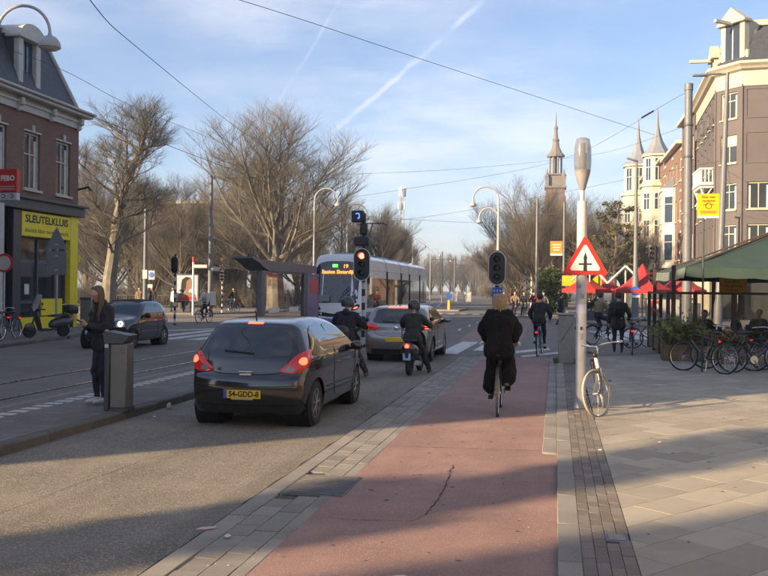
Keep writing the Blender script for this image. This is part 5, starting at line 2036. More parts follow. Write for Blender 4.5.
def tram_patch(name, poly, m, off, parent, smooth=4, rings=7):
    pl = catmull([V((*p, 0)) for p in poly], smooth, True) if smooth else [V((*p, 0)) for p in poly]
    per = []
    for i in range(len(pl)):
        p, q = pl[i], pl[(i + 1) % len(pl)]
        k = max(1, int((q - p).length / .08))
        per += [p.lerp(q, j / k) for j in range(k)]
    ce = sum(per, V((0, 0, 0))) / len(per)
    vs, fs = [], []
    n = len(per)
    for r_ in range(rings + 1):
        f = 1 - r_ / rings
        for p in (per if r_ < rings else [ce]):
            q = ce + (p - ce) * f
            h = tb.ray_cast(V((q.x, -4, q.y)), V((0, 1, 0)))
            co = h[0] if h[0] is not None else V((q.x, .3, q.y))
            nn = h[1] if h[1] is not None else V((0, -1, 0))
            if nn.y > 0:
                nn = -nn
            vs.append(co + nn * off)
    for r_ in range(rings - 1):
        for k in range(n):
            l = (k + 1) % n
            fs.append((r_ * n + k, (r_ + 1) * n + k, (r_ + 1) * n + l, r_ * n + l))
    for k in range(n):
        fs.append(((rings - 1) * n + k, rings * n, (rings - 1) * n + (k + 1) % n))
    bb = MB()
    bb._add(vs, fs)
    return bb.build(name, m, parent, ang=60)


ws = tram_patch('windscreen', [(-1.02, 1.30), (0, 1.26), (1.02, 1.30), (1.10, 1.9), (1.02, 2.85), (.66, 3.12), (0, 3.16), (-.66, 3.12), (-1.02, 2.85), (-1.10, 1.9)], M_tglass, .012, ns)
tram_patch('dark_bumper', [(-1.08, .78), (-.7, .66), (0, .62), (.7, .66), (1.08, .78), (1.05, .90), (.7, .80), (0, .76), (-.7, .80), (-1.05, .90)], M_bellow, .012, ns, smooth=2)
tram_patch('blue_skirt', [(-1.0, .38), (0, .36), (1.0, .38), (1.02, .58), (0, .54), (-1.02, .58)], M_tblue, .010, ns, smooth=0)
for sd in (1, -1):
    q = [(sd * .72, .92), (sd * .98, .98), (sd * 1.06, 1.16), (sd * .95, 1.2), (sd * .76, 1.08)]
    hl = tram_patch('headlight_ring', q, M_bellow, .014, ns, rings=4)
    q = [(sd * .80, .99), (sd * .95, 1.02), (sd * .98, 1.10), (sd * .85, 1.07)]
    tram_patch('headlight', q, M_redglow if sd > 0 else M_lamp, .022, hl, rings=3)
add_text('Station Sloterdijk', .24, M_led, ws, Matrix.Translation((.05, .17, 2.66)) @ Matrix.Rotation(R(76), 4, 'X'), width=1.55, bold=.004)
add_text('19', .24, M_led, ws, Matrix.Translation((.38, .22, 2.92)) @ Matrix.Rotation(R(76), 4, 'X'), bold=.004)
MB().box((-.12, .25, 2.95), (.24, .02, .14), rot=(R(-14), 'X')).build('green_lamp', M_ledg, ws, ang=0)
b = MB()
b.tube([(.15, -.06, 1.30), (.35, -.02, 1.75), (.62, .03, 2.0)], .018, 5)
b.build('wiper', M_bellow, ws)
MB().box((-.55, -.03, 1.45), (.5, .05, .28), bev=.02).build('dash_panel', mat('tram_dash', (0.25, 0.25, 0.25), .6), ws, ang=0)
for x, y in ((1.33, .75), (-1.33, .75)):
    b = MB()
    b.box((x, y, 2.35), (.12, .12, .42), bev=.03)
    b.tube([(x * .9, y, 2.6), (x, y, 2.5)], .02, 5)
    b.build('camera_mirror', M_bellow, tr)
# pantograph
b = MB()
b.tube([(-.45, 8.2, 3.6), (0, 7.0, 4.5), (0, 8.0, 5.4)], .035, 5)
b.tube([(.45, 8.2, 3.6), (0, 7.0, 4.5)], .03, 5)
b.tube([(-.8, 8.0, 5.36), (-.6, 8.0, 5.44), (.6, 8.0, 5.44), (.8, 8.0, 5.36)], .03, 5)
b.box((0, 8.2, 3.58), (1.1, .8, .1))
b.build('pantograph', M_black, tr)
# ---------------------------------------------------------------- bicycles
_bm = {}


def bike_meshes(style, framem, tyrem, rimm):
    key = (style, framem.name, tyrem.name, rimm.name)
    if key in _bm:
        return _bm[key]
    d = {}
    rw_ = .345
    n = 40
    prof = []
    d['tyre'] = MB().tube([(0, rw_ * math.cos(2 * math.pi * k / n), rw_ * math.sin(2 * math.pi * k / n)) for k in range(n)], .019, 6, closed=True).mesh('wheel', tyrem, 60)
    r2 = rw_ - .028
    b = MB().tube([(0, r2 * math.cos(2 * math.pi * k / n), r2 * math.sin(2 * math.pi * k / n)) for k in range(n)], .011, 4, closed=True)
    b.cyl((-.05, 0, 0), (.05, 0, 0), .022, n=8)
    d['rim'] = b.mesh('rim', rimm, 40)
    b = MB()
    for k in range(28):
        a = 2 * math.pi * k / 28
        a2 = a + (.35 if k % 4 < 2 else -.35)
        s_ = .03 if k % 2 else -.03
        b.cyl((s_, .02 * math.cos(a2), .02 * math.sin(a2)), (0, r2 * math.cos(a), r2 * math.sin(a)), .0016, n=3, caps=False)
    d['spokes'] = b.mesh('spokes', M_steel, 0)
    bb = (0, -.06, .29)
    seat = (0, -.26, .80)
    head_lo, head_hi = (0, .36, .70), (0, .32, .90)
    rear = (0, -.54, rw_)
    t = .017
    b = MB()
    if style == 'diamond':
        b.tube([head_hi[:2] + (.87,), (0, -.235, .76)], t, 8)
        b.tube([head_lo, bb], t * 1.3, 8)
    elif style == 'thick':
        b.tube([(0, .33, .86), (0, -.235, .74)], t * 1.2, 8)
        b.tube([head_lo, bb], t * 2.0, 8)
    else:
        b.tube(catmull([head_lo, (0, .22, .50), (0, .05, .36), bb], 5), t * 1.3, 8)
        b.tube(catmull([(0, .335, .80), (0, .18, .58), (0, .0, .46), (0, -.12, .46)], 5), t, 8)
    b.tube([bb, seat], t * 1.05, 8)
    for sx in (-.055, .055):
        b.tube([(sx * .3, bb[1] - .03, bb[2]), (sx, rear[1], rear[2])], .011, 6)
        b.tube([(sx * .3, -.25, .74), (sx, rear[1], rear[2])], .009, 6)
    b.tube([head_lo, head_hi], .024, 8)
    d['frame'] = b.mesh('frame', framem, 40)
    # fork group built about the steering axis at (0, .36, 0)
    b = MB()
    for sx in (-.055, .055):
        b.tube(catmull([(sx * .6, .0, .70), (sx, .06, .50), (sx, .18, rw_)], 4), [.014] * 8 + [.009], 6)
    b.tube([(0, -.04, .90), (0, -.06, 1.0)], .014, 6)
    d['fork'] = b.mesh('fork', framem, 40)
    b = MB()
    if style == 'thick':
        b.tube([(-.30, -.06, 1.0), (.30, -.06, 1.0)], .013, 6)
        for sx in (-1, 1):
            b.tube([(sx * .19, -.06, 1.0), (sx * .31, -.06, 1.0)], .019, 8)
    else:
        for sx in (-1, 1):
            b.tube(catmull([(0, -.05, 1.01), (sx * .12, .0, 1.04), (sx * .26, -.06, 1.05), (sx * .30, -.24, 1.03)], 5), .012, 6)
            b.tube([(sx * .292, -.16, 1.038), (sx * .301, -.27, 1.028)], .018, 8)
    b.tube([(0, -.05, .95), (0, -.05, 1.02)], .016, 6)
    d['handlebar'] = b.mesh('handlebar', M_steel if style != 'thick' else M_black, 40)
    b = MB()
    b.ell((0, .03, .90), (.035, .045, .04), 10, 6)
    d['lamp'] = b.mesh('head_lamp', M_black, 40)
    b = MB()
    b.loft([[V((w * math.cos(a) * .5, y, z + h_ * math.sin(a))) for a in [2 * math.pi * k / 10 for k in range(10)]] for (y, w, z, h_) in ((-.42, .09, .90, .02), (-.40, .19, .90, .035), (-.32, .21, .905, .035), (-.24, .12, .915, .028), (-.14, .055, .915, .02), (-.09, .03, .91, .012))])
    b.tube([(0, -.27, .79), (0, -.30, .89)], .014, 6)
    d['saddle'] = b.mesh('saddle', M_black, 50)
    b = MB()
    b.cyl((-.075, bb[1], bb[2]), (.075, bb[1], bb[2]), .02, n=8)
    b.lathe([(.09, -.004), (.09, .004)], 20, Matrix.Translation((.055, bb[1], bb[2])) @ Matrix.Rotation(R(90), 4, 'Y'))
    for sd, a in ((1, R(-60)), (-1, R(120))):
        e = (sd * .09, bb[1] + .17 * math.cos(a), bb[2] + .17 * math.sin(a))
        b.tube([(sd * .075, bb[1], bb[2]), e], .011, 6)
    d['crank'] = b.mesh('crank', M_steel, 40)
    for sd, a, nm in ((1, R(-60), 'pr'), (-1, R(120), 'pl')):
        d[nm] = MB().box((sd * .135, bb[1] + .17 * math.cos(a), bb[2] + .17 * math.sin(a)), (.085, .09, .022), bev=.005).mesh('pedal', M_black, 40)
    b = MB()
    arc = [(0, rear[1] + .375 * math.cos(a), rear[2] + .375 * math.sin(a)) for a in [R(20 + 11 * k) for k in range(16)]]
    for i in range(len(arc) - 1):
        (x0, y0, z0), (x1, y1, z1) = arc[i], arc[i + 1]
        b.quad((-.025, y0, z0), (.025, y0, z0), (.025, y1, z1), (-.025, y1, z1))
    d['mudguard'] = b.mesh('mudguard', M_rubber, 40)
    b = MB()
    for sx in (-.06, .06):
        b.tube([(sx, -.28, .74), (sx, -.80, .74)], .007, 5)
        b.tube([(sx, -.72, .74), (sx, -.55, .36)], .005, 5)
    for y in (-.35, -.5, -.65, -.8):
        b.tube([(-.06, y, .74), (.06, y, .74)], .006, 5)
    d['rack'] = b.mesh('rack', M_black, 40)
    d['tail'] = MB().box((0, -.83, .70), (.09, .025, .05), bev=.01).mesh('tail_lamp', mat('bike_red_lens', (0.6, 0.02, 0.015), .3, emit=.6), 40)
    b = MB()
    b.tube([(-.06, -.12, .27), (-.16, -.16, .015)], .009, 5)
    d['stand'] = b.mesh('kickstand', M_steel, 40)
    _bm[key] = d
    return d


M_tyrecream = mat('cream_tyre', (0.33, 0.30, 0.25), 0.85, var=0.15)
M_bikeblack = mat('bike_black_paint', (0.016, 0.016, 0.017), 0.35, var=0.1, coat=.4)
M_bikegrey = mat('bike_silver_paint', (0.17, 0.17, 0.17), 0.35, metal=.5, var=0.1)
M_bikepink = mat('bike_faded_pink_paint', (0.36, 0.20, 0.22), 0.45, var=0.1)
M_bikeblue = mat('bike_dark_blue_paint', (0.03, 0.05, 0.10), 0.35, var=0.1)


def bike(label, loc, rz, lean=0.0, steer=0.0, framem=M_bikeblack, tyrem=M_rubber, rimm=M_steel, style='step', rack=True, stand=True, tail=True, name='bicycle', group=None, pedal=0.0):
    d = bike_meshes(style, framem, tyrem, rimm)
    t = thing(name, label, 'bicycle', loc, rz, group)
    t.rotation_euler = (0, lean, rz)
    add('frame', d['frame'], t)
    add('saddle', d['saddle'], t)
    w = add('wheel', d['tyre'], t, (0, -.54, .345))
    add('rim', d['rim'], w)
    add('spokes', d['spokes'], w)
    bbp = V((0, -.06, .29))
    for nm, k in (('crank', 'crank'), ('pedal', 'pr'), ('pedal', 'pl')):
        o = add(nm, d[k], t)
        o.matrix_local = Matrix.Translation(bbp) @ Matrix.Rotation(pedal, 4, 'X') @ Matrix.Translation(-bbp)
    if rack:
        add('rack', d['rack'], t)
    if style != 'thick':
        add('mudguard', d['mudguard'], t)
    if tail:
        add('tail_lamp', d['tail'], t)
    if stand:
        add('kickstand', d['stand'], t)
    F = Matrix.Translation((0, .36, 0)) @ Matrix.Rotation(steer, 4, 'Z')
    for nm, k, off in (('fork', 'fork', (0, 0, 0)), ('handlebar', 'handlebar', (0, 0, 0)), ('head_lamp', 'lamp', (0, 0, 0)), ('wheel', 'tyre', (0, .18, .345))):
        o = add(nm, d[k], t)
        o.matrix_local = F @ Matrix.Translation(off)
        if nm == 'wheel':
            add('rim', d['rim'], o)
            add('spokes', d['spokes'], o)
    return t


# ---------------------------------------------------------------- people
M_cloth_black = mat('black_wool', (0.010, 0.010, 0.011), 0.95, var=0.25, scale=12, bump=.3, bscale=60, spec=.2)
M_cloth_dark = mat('black_jacket', (0.014, 0.014, 0.016), 0.75, var=0.2, scale=8, bump=.2, bscale=30)
M_cloth_navy = mat('navy_trousers', (0.016, 0.018, 0.026), 0.85, var=0.2, scale=10, bump=.2, bscale=40)
M_cloth_jean = mat('dark_grey_jeans', (0.035, 0.037, 0.042), 0.85, var=0.2, scale=10, bump=.2, bscale=40)
M_cloth_tan = mat('tan_coat', (0.22, 0.16, 0.10), 0.9, var=0.15, scale=10)
M_cloth_white = mat('cream_jacket', (0.50, 0.47, 0.42), 0.85, var=0.1, scale=8)
M_cloth_grey = mat('grey_cloth', (0.12, 0.12, 0.125), 0.9, var=0.15, scale=8)
M_cloth_red = mat('wine_red_coat', (0.14, 0.025, 0.03), 0.9, var=0.15, scale=8)
M_cloth_green = mat('dark_green_jacket', (0.02, 0.03, 0.026), 0.8, var=0.15, scale=8)
M_shoe_w = mat('white_shoes', (0.55, 0.52, 0.50), 0.7, var=0.08)
M_shoe_b = mat('black_shoes', (0.02, 0.02, 0.02), 0.5, var=0.1)
M_shoe_br = mat('brown_boots', (0.15, 0.06, 0.03), 0.6, var=0.15)
M_hair_blond = mat('blond_hair', (0.40, 0.285, 0.155), 0.55, var=0.5, scale=45)
M_hair_brown = mat('light_brown_hair', (0.135, 0.088, 0.052), 0.5, var=0.5, scale=45)
M_hair_dark = mat('dark_hair', (0.025, 0.018, 0.014), 0.6, var=0.3, scale=25)
M_helmet = mat('matt_helmet', (0.03, 0.032, 0.034), 0.4, var=0.1, coat=.3)


def ik(a, c, l1, l2, hint):
    a, c = V(a), V(c)
    d = c - a
    L = min(d.length, (l1 + l2) * .999)
    u = d.normalized()
    x = (l1 * l1 - l2 * l2 + L * L) / (2 * L)
    h_ = math.sqrt(max(0, l1 * l1 - x * x))
    hn = V(hint) - u * V(hint).dot(u)
    hn = hn.normalized() if hn.length > 1e-6 else u.orthogonal()
    return a + u * x + hn * h_, a + u * L


def person(name, label, loc, rz, pose, H=1.75, top=M_cloth_dark, legs=M_cloth_navy, shoe=M_shoe_b, hair=M_hair_dark, hstyle='short', bulk=0.0, legbulk=0.0, coat=0.0, helmet=None, voxel=.013, skirt=0.0, group=None, face=False, hood=False, collar=0.0, flare=0.0, shw=.185, puff=1.1):
    k = H / 1.75
    t = thing(name, label, 'person', loc, rz, group)
    prims = []   # (a, b, ra, rb, squash-axes, mat)

    def cap(a, b_, ra, rb, m):
        prims.append((V(a), V(b_), ra, rb, m))
    pel = V(pose['pelvis'])
    ln, tw, sl = R(pose.get('lean', 0)), R(pose.get('twist', 0)), R(pose.get('side', 0))
    up = V((math.sin(sl), math.sin(ln), math.cos(ln) * math.cos(sl))).normalized()
    fw = V((math.sin(-tw), math.cos(ln) * math.cos(tw), -math.sin(ln))).normalized()
    fw = (fw - up * fw.dot(up)).normalized()
    rt = fw.cross(up)
    neck = pel + up * .54 * k
    hd = R(pose.get('head', 0))
    hy_ = R(pose.get('headyaw', 0))
    hf = Quaternion(up, hy_) @ fw
    hr = hf.cross(up)
    # the head stays near upright whatever the trunk does
    hup = (up * .35 + V((0, 0, 1)) * .65).normalized()
    hf = (hf - hup * hf.dot(hup)).normalized()
    hr = hf.cross(hup)
    q = Quaternion(hr, -hd)
    hf, hup = q @ hf, q @ hup
    nb = neck + up * .035 * k + hup * .03 * k
    hc = nb + hup * .135 * k + hf * .02 * k
    S = M_skin
    T, Lg = 0, 1
    mats = [top, legs, shoe, M_skin, hair]
    # torso
    bw = bulk
    for sx in (-1, 1):
        cap(pel + rt * sx * .075 * k + up * .0, pel + rt * sx * .055 * k + up * .20 * k, .095 * k + bw * .6, .09 * k + bw * .7, 0 if coat > 0 else 1)
        cap(pel + rt * sx * .06 * k + up * .16 * k, pel + rt * sx * .085 * k + up * .38 * k, .095 * k + bw * .8, .105 * k + bw, 0)
        cap(pel + rt * sx * .085 * k + up * .38 * k, pel + rt * sx * .13 * k + up * .475 * k, .105 * k + bw, .062 * k + bw, 0)
        cap(neck - up * .01 * k, pel + rt * sx * (shw - .025) * k + up * .475 * k, .05 * k + bw * .5, .058 * k + bw * (.7 if puff > 1.2 else 1), 0)
    cap(neck - up * .03 * k, nb + hup * .06 * k, .052 * k, .05 * k, 3)
    if collar:
        cap(neck - up * .04 * k, neck + up * .035 * k, .075 * k + collar, .068 * k + collar, 0)
    if hood:
        cap(neck - fw * .06 * k, neck - fw * .10 * k + up * .02, .08 * k, .07 * k, 0)
    # head: skull, face, jaw, nose, ears
    cap(hc + hup * .025 * k - hf * .02 * k, hc + hup * .02 * k + hf * .01 * k, .090 * k, .088 * k, 3)
    cap(hc - hup * .03 * k + hf * .03 * k, hc - hup * .075 * k + hf * .045 * k, .066 * k, .042 * k, 3)
    cap(hc - hup * .005 * k + hf * .10 * k, hc - hup * .03 * k + hf * .112 * k, .010 * k, .016 * k, 3)
    for sx in (-1, 1):
        cap(hc + hr * sx * .088 * k - hup * .01 * k, hc + hr * sx * .092 * k + hup * .02 * k, .014 * k, .018 * k, 3)
    # arms
    for sx, key in ((1, 'handR'), (-1, 'handL')):
        sh = pel + rt * sx * shw * k + up * .47 * k
        tgt = pose.get(key)
        if tgt is None:
            tgt = sh + V((0, 0, -.53 * k)) + rt * sx * .06 + fw * .05
        hint = pose.get('elbow' + key[-1], tuple(-fw * .6 + rt * sx * .5 - V((0, 0, .5))))
        el, wr = ik(sh, tgt, .29 * k, .255 * k, hint)
        cap(sh, el, .055 * k + bw * (.75 if puff > 1.2 else 1), .047 * k + bw * puff, 0)
        cap(el, el.lerp(wr, .92), .047 * k + bw * puff, .034 * k + bw * .6, 0)
        hdv = (wr - el).normalized()
        pose_h = pose.get('palm' + key[-1])
        pn = V(pose_h) if pose_h else -rt * sx
        pn = (pn - hdv * pn.dot(hdv)).normalized()
        sdv = hdv.cross(pn).normalized()          # across the palm
        cap(el.lerp(wr, .9), wr, .03 * k, .027 * k, 3)
        pc = wr + hdv * .085 * k
        for o in (-.026, -.009, .009, .026):
            cap(wr + sdv * o * .6 * k, wr + hdv * .08 * k + sdv * o * k, .017 * k, .0155 * k, 3)
        curl = pose.get('curl', .9)
        for o, fl in ((-.03, .058), (-.010, .072), (.010, .078), (.030, .07)):
            a0 = wr + hdv * .085 * k + sdv * o * k
            d1 = (hdv * math.cos(curl * .7) + pn * math.sin(curl * .7))
            d2 = (hdv * math.cos(curl * 1.6) + pn * math.sin(curl * 1.6))
            cap(a0, a0 + d1 * fl * .55 * k, .0105 * k, .0098 * k, 3)
            cap(a0 + d1 * fl * .55 * k, a0 + (d1 * .55 + d2 * .5) * fl * k, .0098 * k, .0085 * k, 3)
        tb_ = wr + hdv * .025 * k + sdv * .028 * k * (1 if sdv.dot(fw + up * .2) > 0 else -1)
        ts = 1 if sdv.dot(fw + up * .2) > 0 else -1
        td = (hdv * .7 + sdv * ts * .6 + pn * .45).normalized()
        cap(tb_, tb_ + td * .05 * k, .0135 * k, .012 * k, 3)
        cap(tb_ + td * .05 * k, tb_ + td * .05 * k + (td * .6 + hdv * .6).normalized() * .032 * k, .012 * k, .0095 * k, 3)
    # legs
    for sx, key in ((1, 'footR'), (-1, 'footL')):
        hp = pel + rt * sx * .092 * k - up * .03 * k
        an = V(pose[key])
        hint = pose.get('knee' + key[-1], tuple(fw + rt * sx * .12))
        kn, an = ik(hp, an, .43 * k, .42 * k, hint)
        lb = legbulk
        cap(hp, kn, .088 * k + lb * .5, .060 * k + lb, 1)
        mid = kn.lerp(an, .3) - fw * .012
        cap(kn, mid, .058 * k + lb, .058 * k + lb * 1.1, 1)
        cap(mid, kn.lerp(an, .82 if flare else .93), .058 * k + lb * 1.1 + flare * .4, .042 * k + lb * 1.2 + flare, 1)
        td = V(pose.get('toe' + key[-1], tuple(fw)))
        td.z = pose.get('toez', 0)
        td.normalize()
        cap(an, an - V((0, 0, .035 * k)), .04 * k, .042 * k, 2)
        he = an - V((0, 0, .045 * k)) - td * .045 * k
        cap(he, he + td * .12 * k, .04 * k, .043 * k, 2)
        cap(he + td * .10 * k, he + td * .215 * k - V((0, 0, .006)), .042 * k, .03 * k, 2)
    if coat > 0:
        for sx in (-1, 1):
            for fb in (-1, 1):
                cap(pel + rt * sx * .06 * k + fw * fb * .03 + up * .1 * k, pel + rt * sx * (.085 * k + .02) + fw * fb * .04 - up * coat, .10 * k + bw * .5, .085 * k + bw, 0)
        cap(pel + up * .1 * k, pel - up * coat * .9, .12 * k + bw * .5, .11 * k + bw * .8, 0)
    b = MB()
    for a, c, ra, rb, m in prims:
        ax = (c - a)
        L = ax.length
        ax = ax.normalized() if L > 1e-5 else V((0, 0, 1))
        pts, rr = [], []
        for j in range(4):
            an_ = math.pi / 2 * j / 4
            pts.append(a - ax * ra * math.cos(an_))
            rr.append(max(.0006, ra * math.sin(an_)))
        pts.append(a)
        rr.append(ra)
        pts.append(c if L > 1e-5 else a + ax * .001)
        rr.append(rb)
        for j in range(3, -1, -1):
            an_ = math.pi / 2 * j / 4
            pts.append(c + ax * rb * math.cos(an_))
            rr.append(max(.0006, rb * math.sin(an_)))
        b.tube(pts, rr, 10)
    me = b.mesh('body', [top], 0)
    ob = add('body', me, None)
    md = ob.modifiers.new('r', 'REMESH')
    md.mode = 'VOXEL'
    md.voxel_size = voxel
    sm = ob.modifiers.new('s', 'SMOOTH')
    sm.iterations = 3 if voxel < .012 else 2
    sm.factor = .5
    bpy.context.view_layer.update()
    ev = ob.evaluated_get(bpy.context.evaluated_depsgraph_get())
    nm = bpy.data.meshes.new_from_object(ev)
    bpy.data.objects.remove(ob)
    nm.name = 'body'
    nm.materials.clear()
    for m in mats:
        nm.materials.append(m)
    n = len(nm.polygons)
    ce = np.empty(n * 3)
    nm.polygons.foreach_get('center', ce)
    ce = ce.reshape(-1, 3)
    best = np.full(n, 1e9)
    idx = np.zeros(n, dtype=np.int32)
    for a, c, ra, rb, m in prims:
        A_, D_ = np.array(a), np.array(c - a)
        L2 = D_.dot(D_) + 1e-9
        tt = np.clip((ce - A_) @ D_ / L2, 0, 1)
        dd = np.linalg.norm(ce - A_ - tt[:, None] * D_, axis=1) - (ra + (rb - ra) * tt)
        ok = dd < best
        best[ok] = dd[ok]
        idx[ok] = m
    nv = len(nm.vertices)
    co = np.empty(nv * 3)
    no = np.empty(nv * 3)
    nm.vertices.foreach_get('co', co)
    nm.vertices.foreach_get('normal', no)
    co, no = co.reshape(-1, 3), no.reshape(-1, 3)
    cloth = np.zeros(nv)
    for pl_, mi_ in zip(nm.polygons, idx):
        if mi_ < 2:
            for vi in pl_.vertices:
                cloth[vi] = 1
    if voxel < .017:
        amp = np.array([(.5 - abs(noise.noise(V((c[0] * 9, c[1] * 9, c[2] * 5.5 + loc[0])))) * 1.6) * .020 + noise.noise(V(c) * 22) * .005 for c in co]) * cloth
        co = co + no * amp[:, None]
        nm.vertices.foreach_set('co', co.ravel())
    nm.polygons.foreach_set('material_index', idx.tolist())
    nm.polygons.foreach_set('use_smooth', [True] * n)
    nm.update()
    add('body', nm, t)
    rg = random.Random(hash(label) % 1000 if False else len(label) * 7)
    # hair
    if helmet is None and hstyle:
        b = MB()
        if hstyle == 'short':
            mm = Matrix((hr, hf, hup)).transposed().to_4x4()
            b.ell(hc + hup * .038 * k - hf * .022 * k, (.099 * k, .105 * k, .092 * k), 14, 10, mm)
            b.ell(hc + hup * .0 * k - hf * .055 * k, (.088 * k, .07 * k, .085 * k), 12, 8, mm)
        else:
            ln_ = dict(bob=.20, long=.36)[hstyle]
            nst = 560 if voxel < .012 else 110
            for j in range(nst):
                # scalp point: back and sides, leaving the face open
                el_ = rg.uniform(.1, 1.5)
                az = rg.uniform(-1.8, 1.8) if el_ < 1.0 else rg.uniform(-2.4, 2.4)
                dv = (-hf * math.cos(az) + hr * math.sin(az)) * math.cos(el_) + hup * math.sin(el_)
                if dv.dot(hf) > .45 and el_ < 1.0:
                    continue
                c0 = hc + hup * .02 * k - hf * .005 * k
                p = [c0 + dv * .094 * k]
                out = (dv - hup * dv.dot(hup))
                out = out.normalized() if out.length > .01 else -hf
                if out.dot(hf) > .1:
                    out = (out - hf * (out.dot(hf) + .05)).normalized()
                p.append(c0 + (dv * .55 + out * .55).normalized() * .107 * k + V((0, 0, .01)))
                drop = ln_ * rg.uniform(.75, 1.1) * k
                side = c0 + out * (.105 + rg.uniform(-.015, .015)) * k
                p.append(side - V((0, 0, .06 * k)))
                p.append(side - V((0, 0, .06 * k + drop * .5)) + V((rg.uniform(-.012, .012), rg.uniform(-.012, .012), 0)) - out * .01)
                p.append(side - V((0, 0, .06 * k + drop)) + V((rg.uniform(-.03, .03), rg.uniform(-.03, .03), 0)) - out * .02)
                b.tube(catmull(p, 3), [.0062 * k * rg.uniform(.7, 1.2)] * 12 + [.002], 4)
            mm = Matrix((hr, hf, hup)).transposed().to_4x4()
            b.ell(hc + hup * .03 * k - hf * .02 * k, (.090 * k, .094 * k, .086 * k), 14, 10, mm)
        b.build('hair', hair, t, ang=60)
    if helmet is not None:
        mm = Matrix((hr, hf, hup)).transposed().to_4x4()
        b = MB()
        b.M = Matrix.Translation(hc + hup * .02 * k) @ mm
        b.lathe([(.128, -.075), (.14, -.03), (.142, .02), (.13, .075), (.10, .115), (.055, .14), (.001, .148)], 20)
        hm = b.build('helmet', helmet, t, ang=60)
        b = MB()
        b.M = Matrix.Translation(hc + hup * .02 * k) @ mm
        b.box((0, .125, -.03), (.20, .03, .10), bev=.012)
        b.build('visor', M_glass_dark, hm)
    if face:
        for sx in (-1, 1):
            b = MB().ell(hc + hf * .082 * k + hr * sx * .033 * k + hup * .0, (.012 * k, .009 * k, .007 * k), 8, 6)
            b.build('eye', M_black, t)
        b = MB().tube([hc + hf * .088 * k - hup * .062 * k - hr * .02, hc + hf * .094 * k - hup * .062 * k, hc + hf * .088 * k - hup * .062 * k + hr * .02], .005 * k, 6)
        b.build('lips', mat('lips', (0.42, 0.14, 0.12), .5), t)
    t['hc'] = 0
    del t['hc']
    return t, dict(hc=hc, hf=hf, hr=hr, hup=hup, neck=neck, pel=pel, up=up, fw=fw, rt=rt)


def pedal_pts(phase, foot_up=.115):
    c = V((0, -.06, .29))
    out = []
    for sd, a in ((1, R(-60) + phase), (-1, R(120) + phase)):
        out.append(V((sd * .12, c.y + .17 * math.cos(a) - .03, c.z + .17 * math.sin(a) + foot_up)))
    return out


def ride_pose(phase=0.0, lean=14, hands=.27, hz=1.07, hyy=.14, head=5, **kw):
    f = pedal_pts(phase)
    d = dict(pelvis=(0, -.27, 1.03), lean=lean, handR=(hands, hyy, hz), handL=(-hands, hyy, hz), footR=f[0], footL=f[1], head=head, elbowR=(.8, -.5, -.5), elbowL=(-.8, -.5, -.5), kneeR=(.12, 1, .2), kneeL=(-.12, 1, .2), palmR=(0, 0, -1), palmL=(0, 0, -1))
    d.update(kw)
    return d


# main cyclist on the red path
CY = (-0.84, 13.95, .04)
bike('black city bicycle ridden along the red cycle path in front of the camera', CY, R(1), framem=M_bikeblack, style='diamond', pedal=R(-150), rack=False, tail=False)
person('person', 'cyclist with blond bob, fluffy black coat and wide black trousers, seen from behind', CY, R(1), ride_pose(R(-150), lean=9, hands=.24, hz=1.04, hyy=.20, elbowR=(1, -.15, -.35), elbowL=(-1, -.15, -.35), head=4), H=1.60, top=M_cloth_black, legs=M_cloth_black, shoe=mat('grey_trainers', (0.16, 0.15, 0.13), .7, var=.3, scale=30), hair=M_hair_blond, hstyle='bob', bulk=.062, legbulk=.04, coat=.08, voxel=.0105, collar=.01, flare=.05, shw=.15, puff=1.75)
# second cyclist ahead
C2 = (-0.45, 27.15, .0)
bike('bicycle with red tail lamp ridden over the crossing beside the grey cabinet', C2, R(-6), framem=M_bikeblue, style='step', pedal=R(30), stand=False)
person('person', 'cyclist in black jacket and beanie riding over the crossing ahead, light hem showing', C2, R(-6), ride_pose(R(30), lean=18, hands=.27), H=1.68, top=M_cloth_dark, legs=M_cloth_navy, shoe=M_shoe_w, hair=M_hair_dark, hstyle='short', bulk=.022, voxel=.014, coat=.02)
# man pushing his bicycle
person('person', 'man in long black coat with backpack pushing a bicycle towards the red parasols', (1.83, 27.6, .08), R(-4), dict(pelvis=(0, 0, .95), lean=4, handR=(.30, .22, 1.0), footR=(.10, -.16, .10), footL=(-.11, .16, .095), handL=(-.30, .06, .80), palmR=(0, 0, -1), head=14), H=1.76, top=M_cloth_dark, legs=M_cloth_navy, bulk=.022, coat=.16, voxel=.014)
bp = thing('backpack', 'small black backpack on the back of the man pushing a bicycle', 'backpack', (1.83, 27.38, 1.26), R(-4))
MB().box((0, 0, .12), (.30, .16, .44), bev=.05).build('bag', M_cloth_navy, bp)
MB().box((0, -.09, .04), (.22, .05, .2), bev=.02).build('front_pocket', M_cloth_black, bp)
bike('dark bicycle pushed by the man in the long black coat', (2.20, 27.3, .08), R(-3), framem=M_bikeblack, style='diamond', stand=False, pedal=R(60))
# tan cyclist turning right
C4 = (1.7, 33.3, 0)
bike('dark bicycle ridden by the cyclist in the tan coat', C4, R(-50), framem=M_bikeblack, style='step', stand=False, pedal=R(80))
person('person', 'cyclist in tan coat and black trousers turning right past the blue sign post', C4, R(-50), ride_pose(R(80), lean=10), H=1.7, top=M_cloth_tan, legs=M_cloth_navy, hair=M_hair_dark, bulk=.02, voxel=.015)

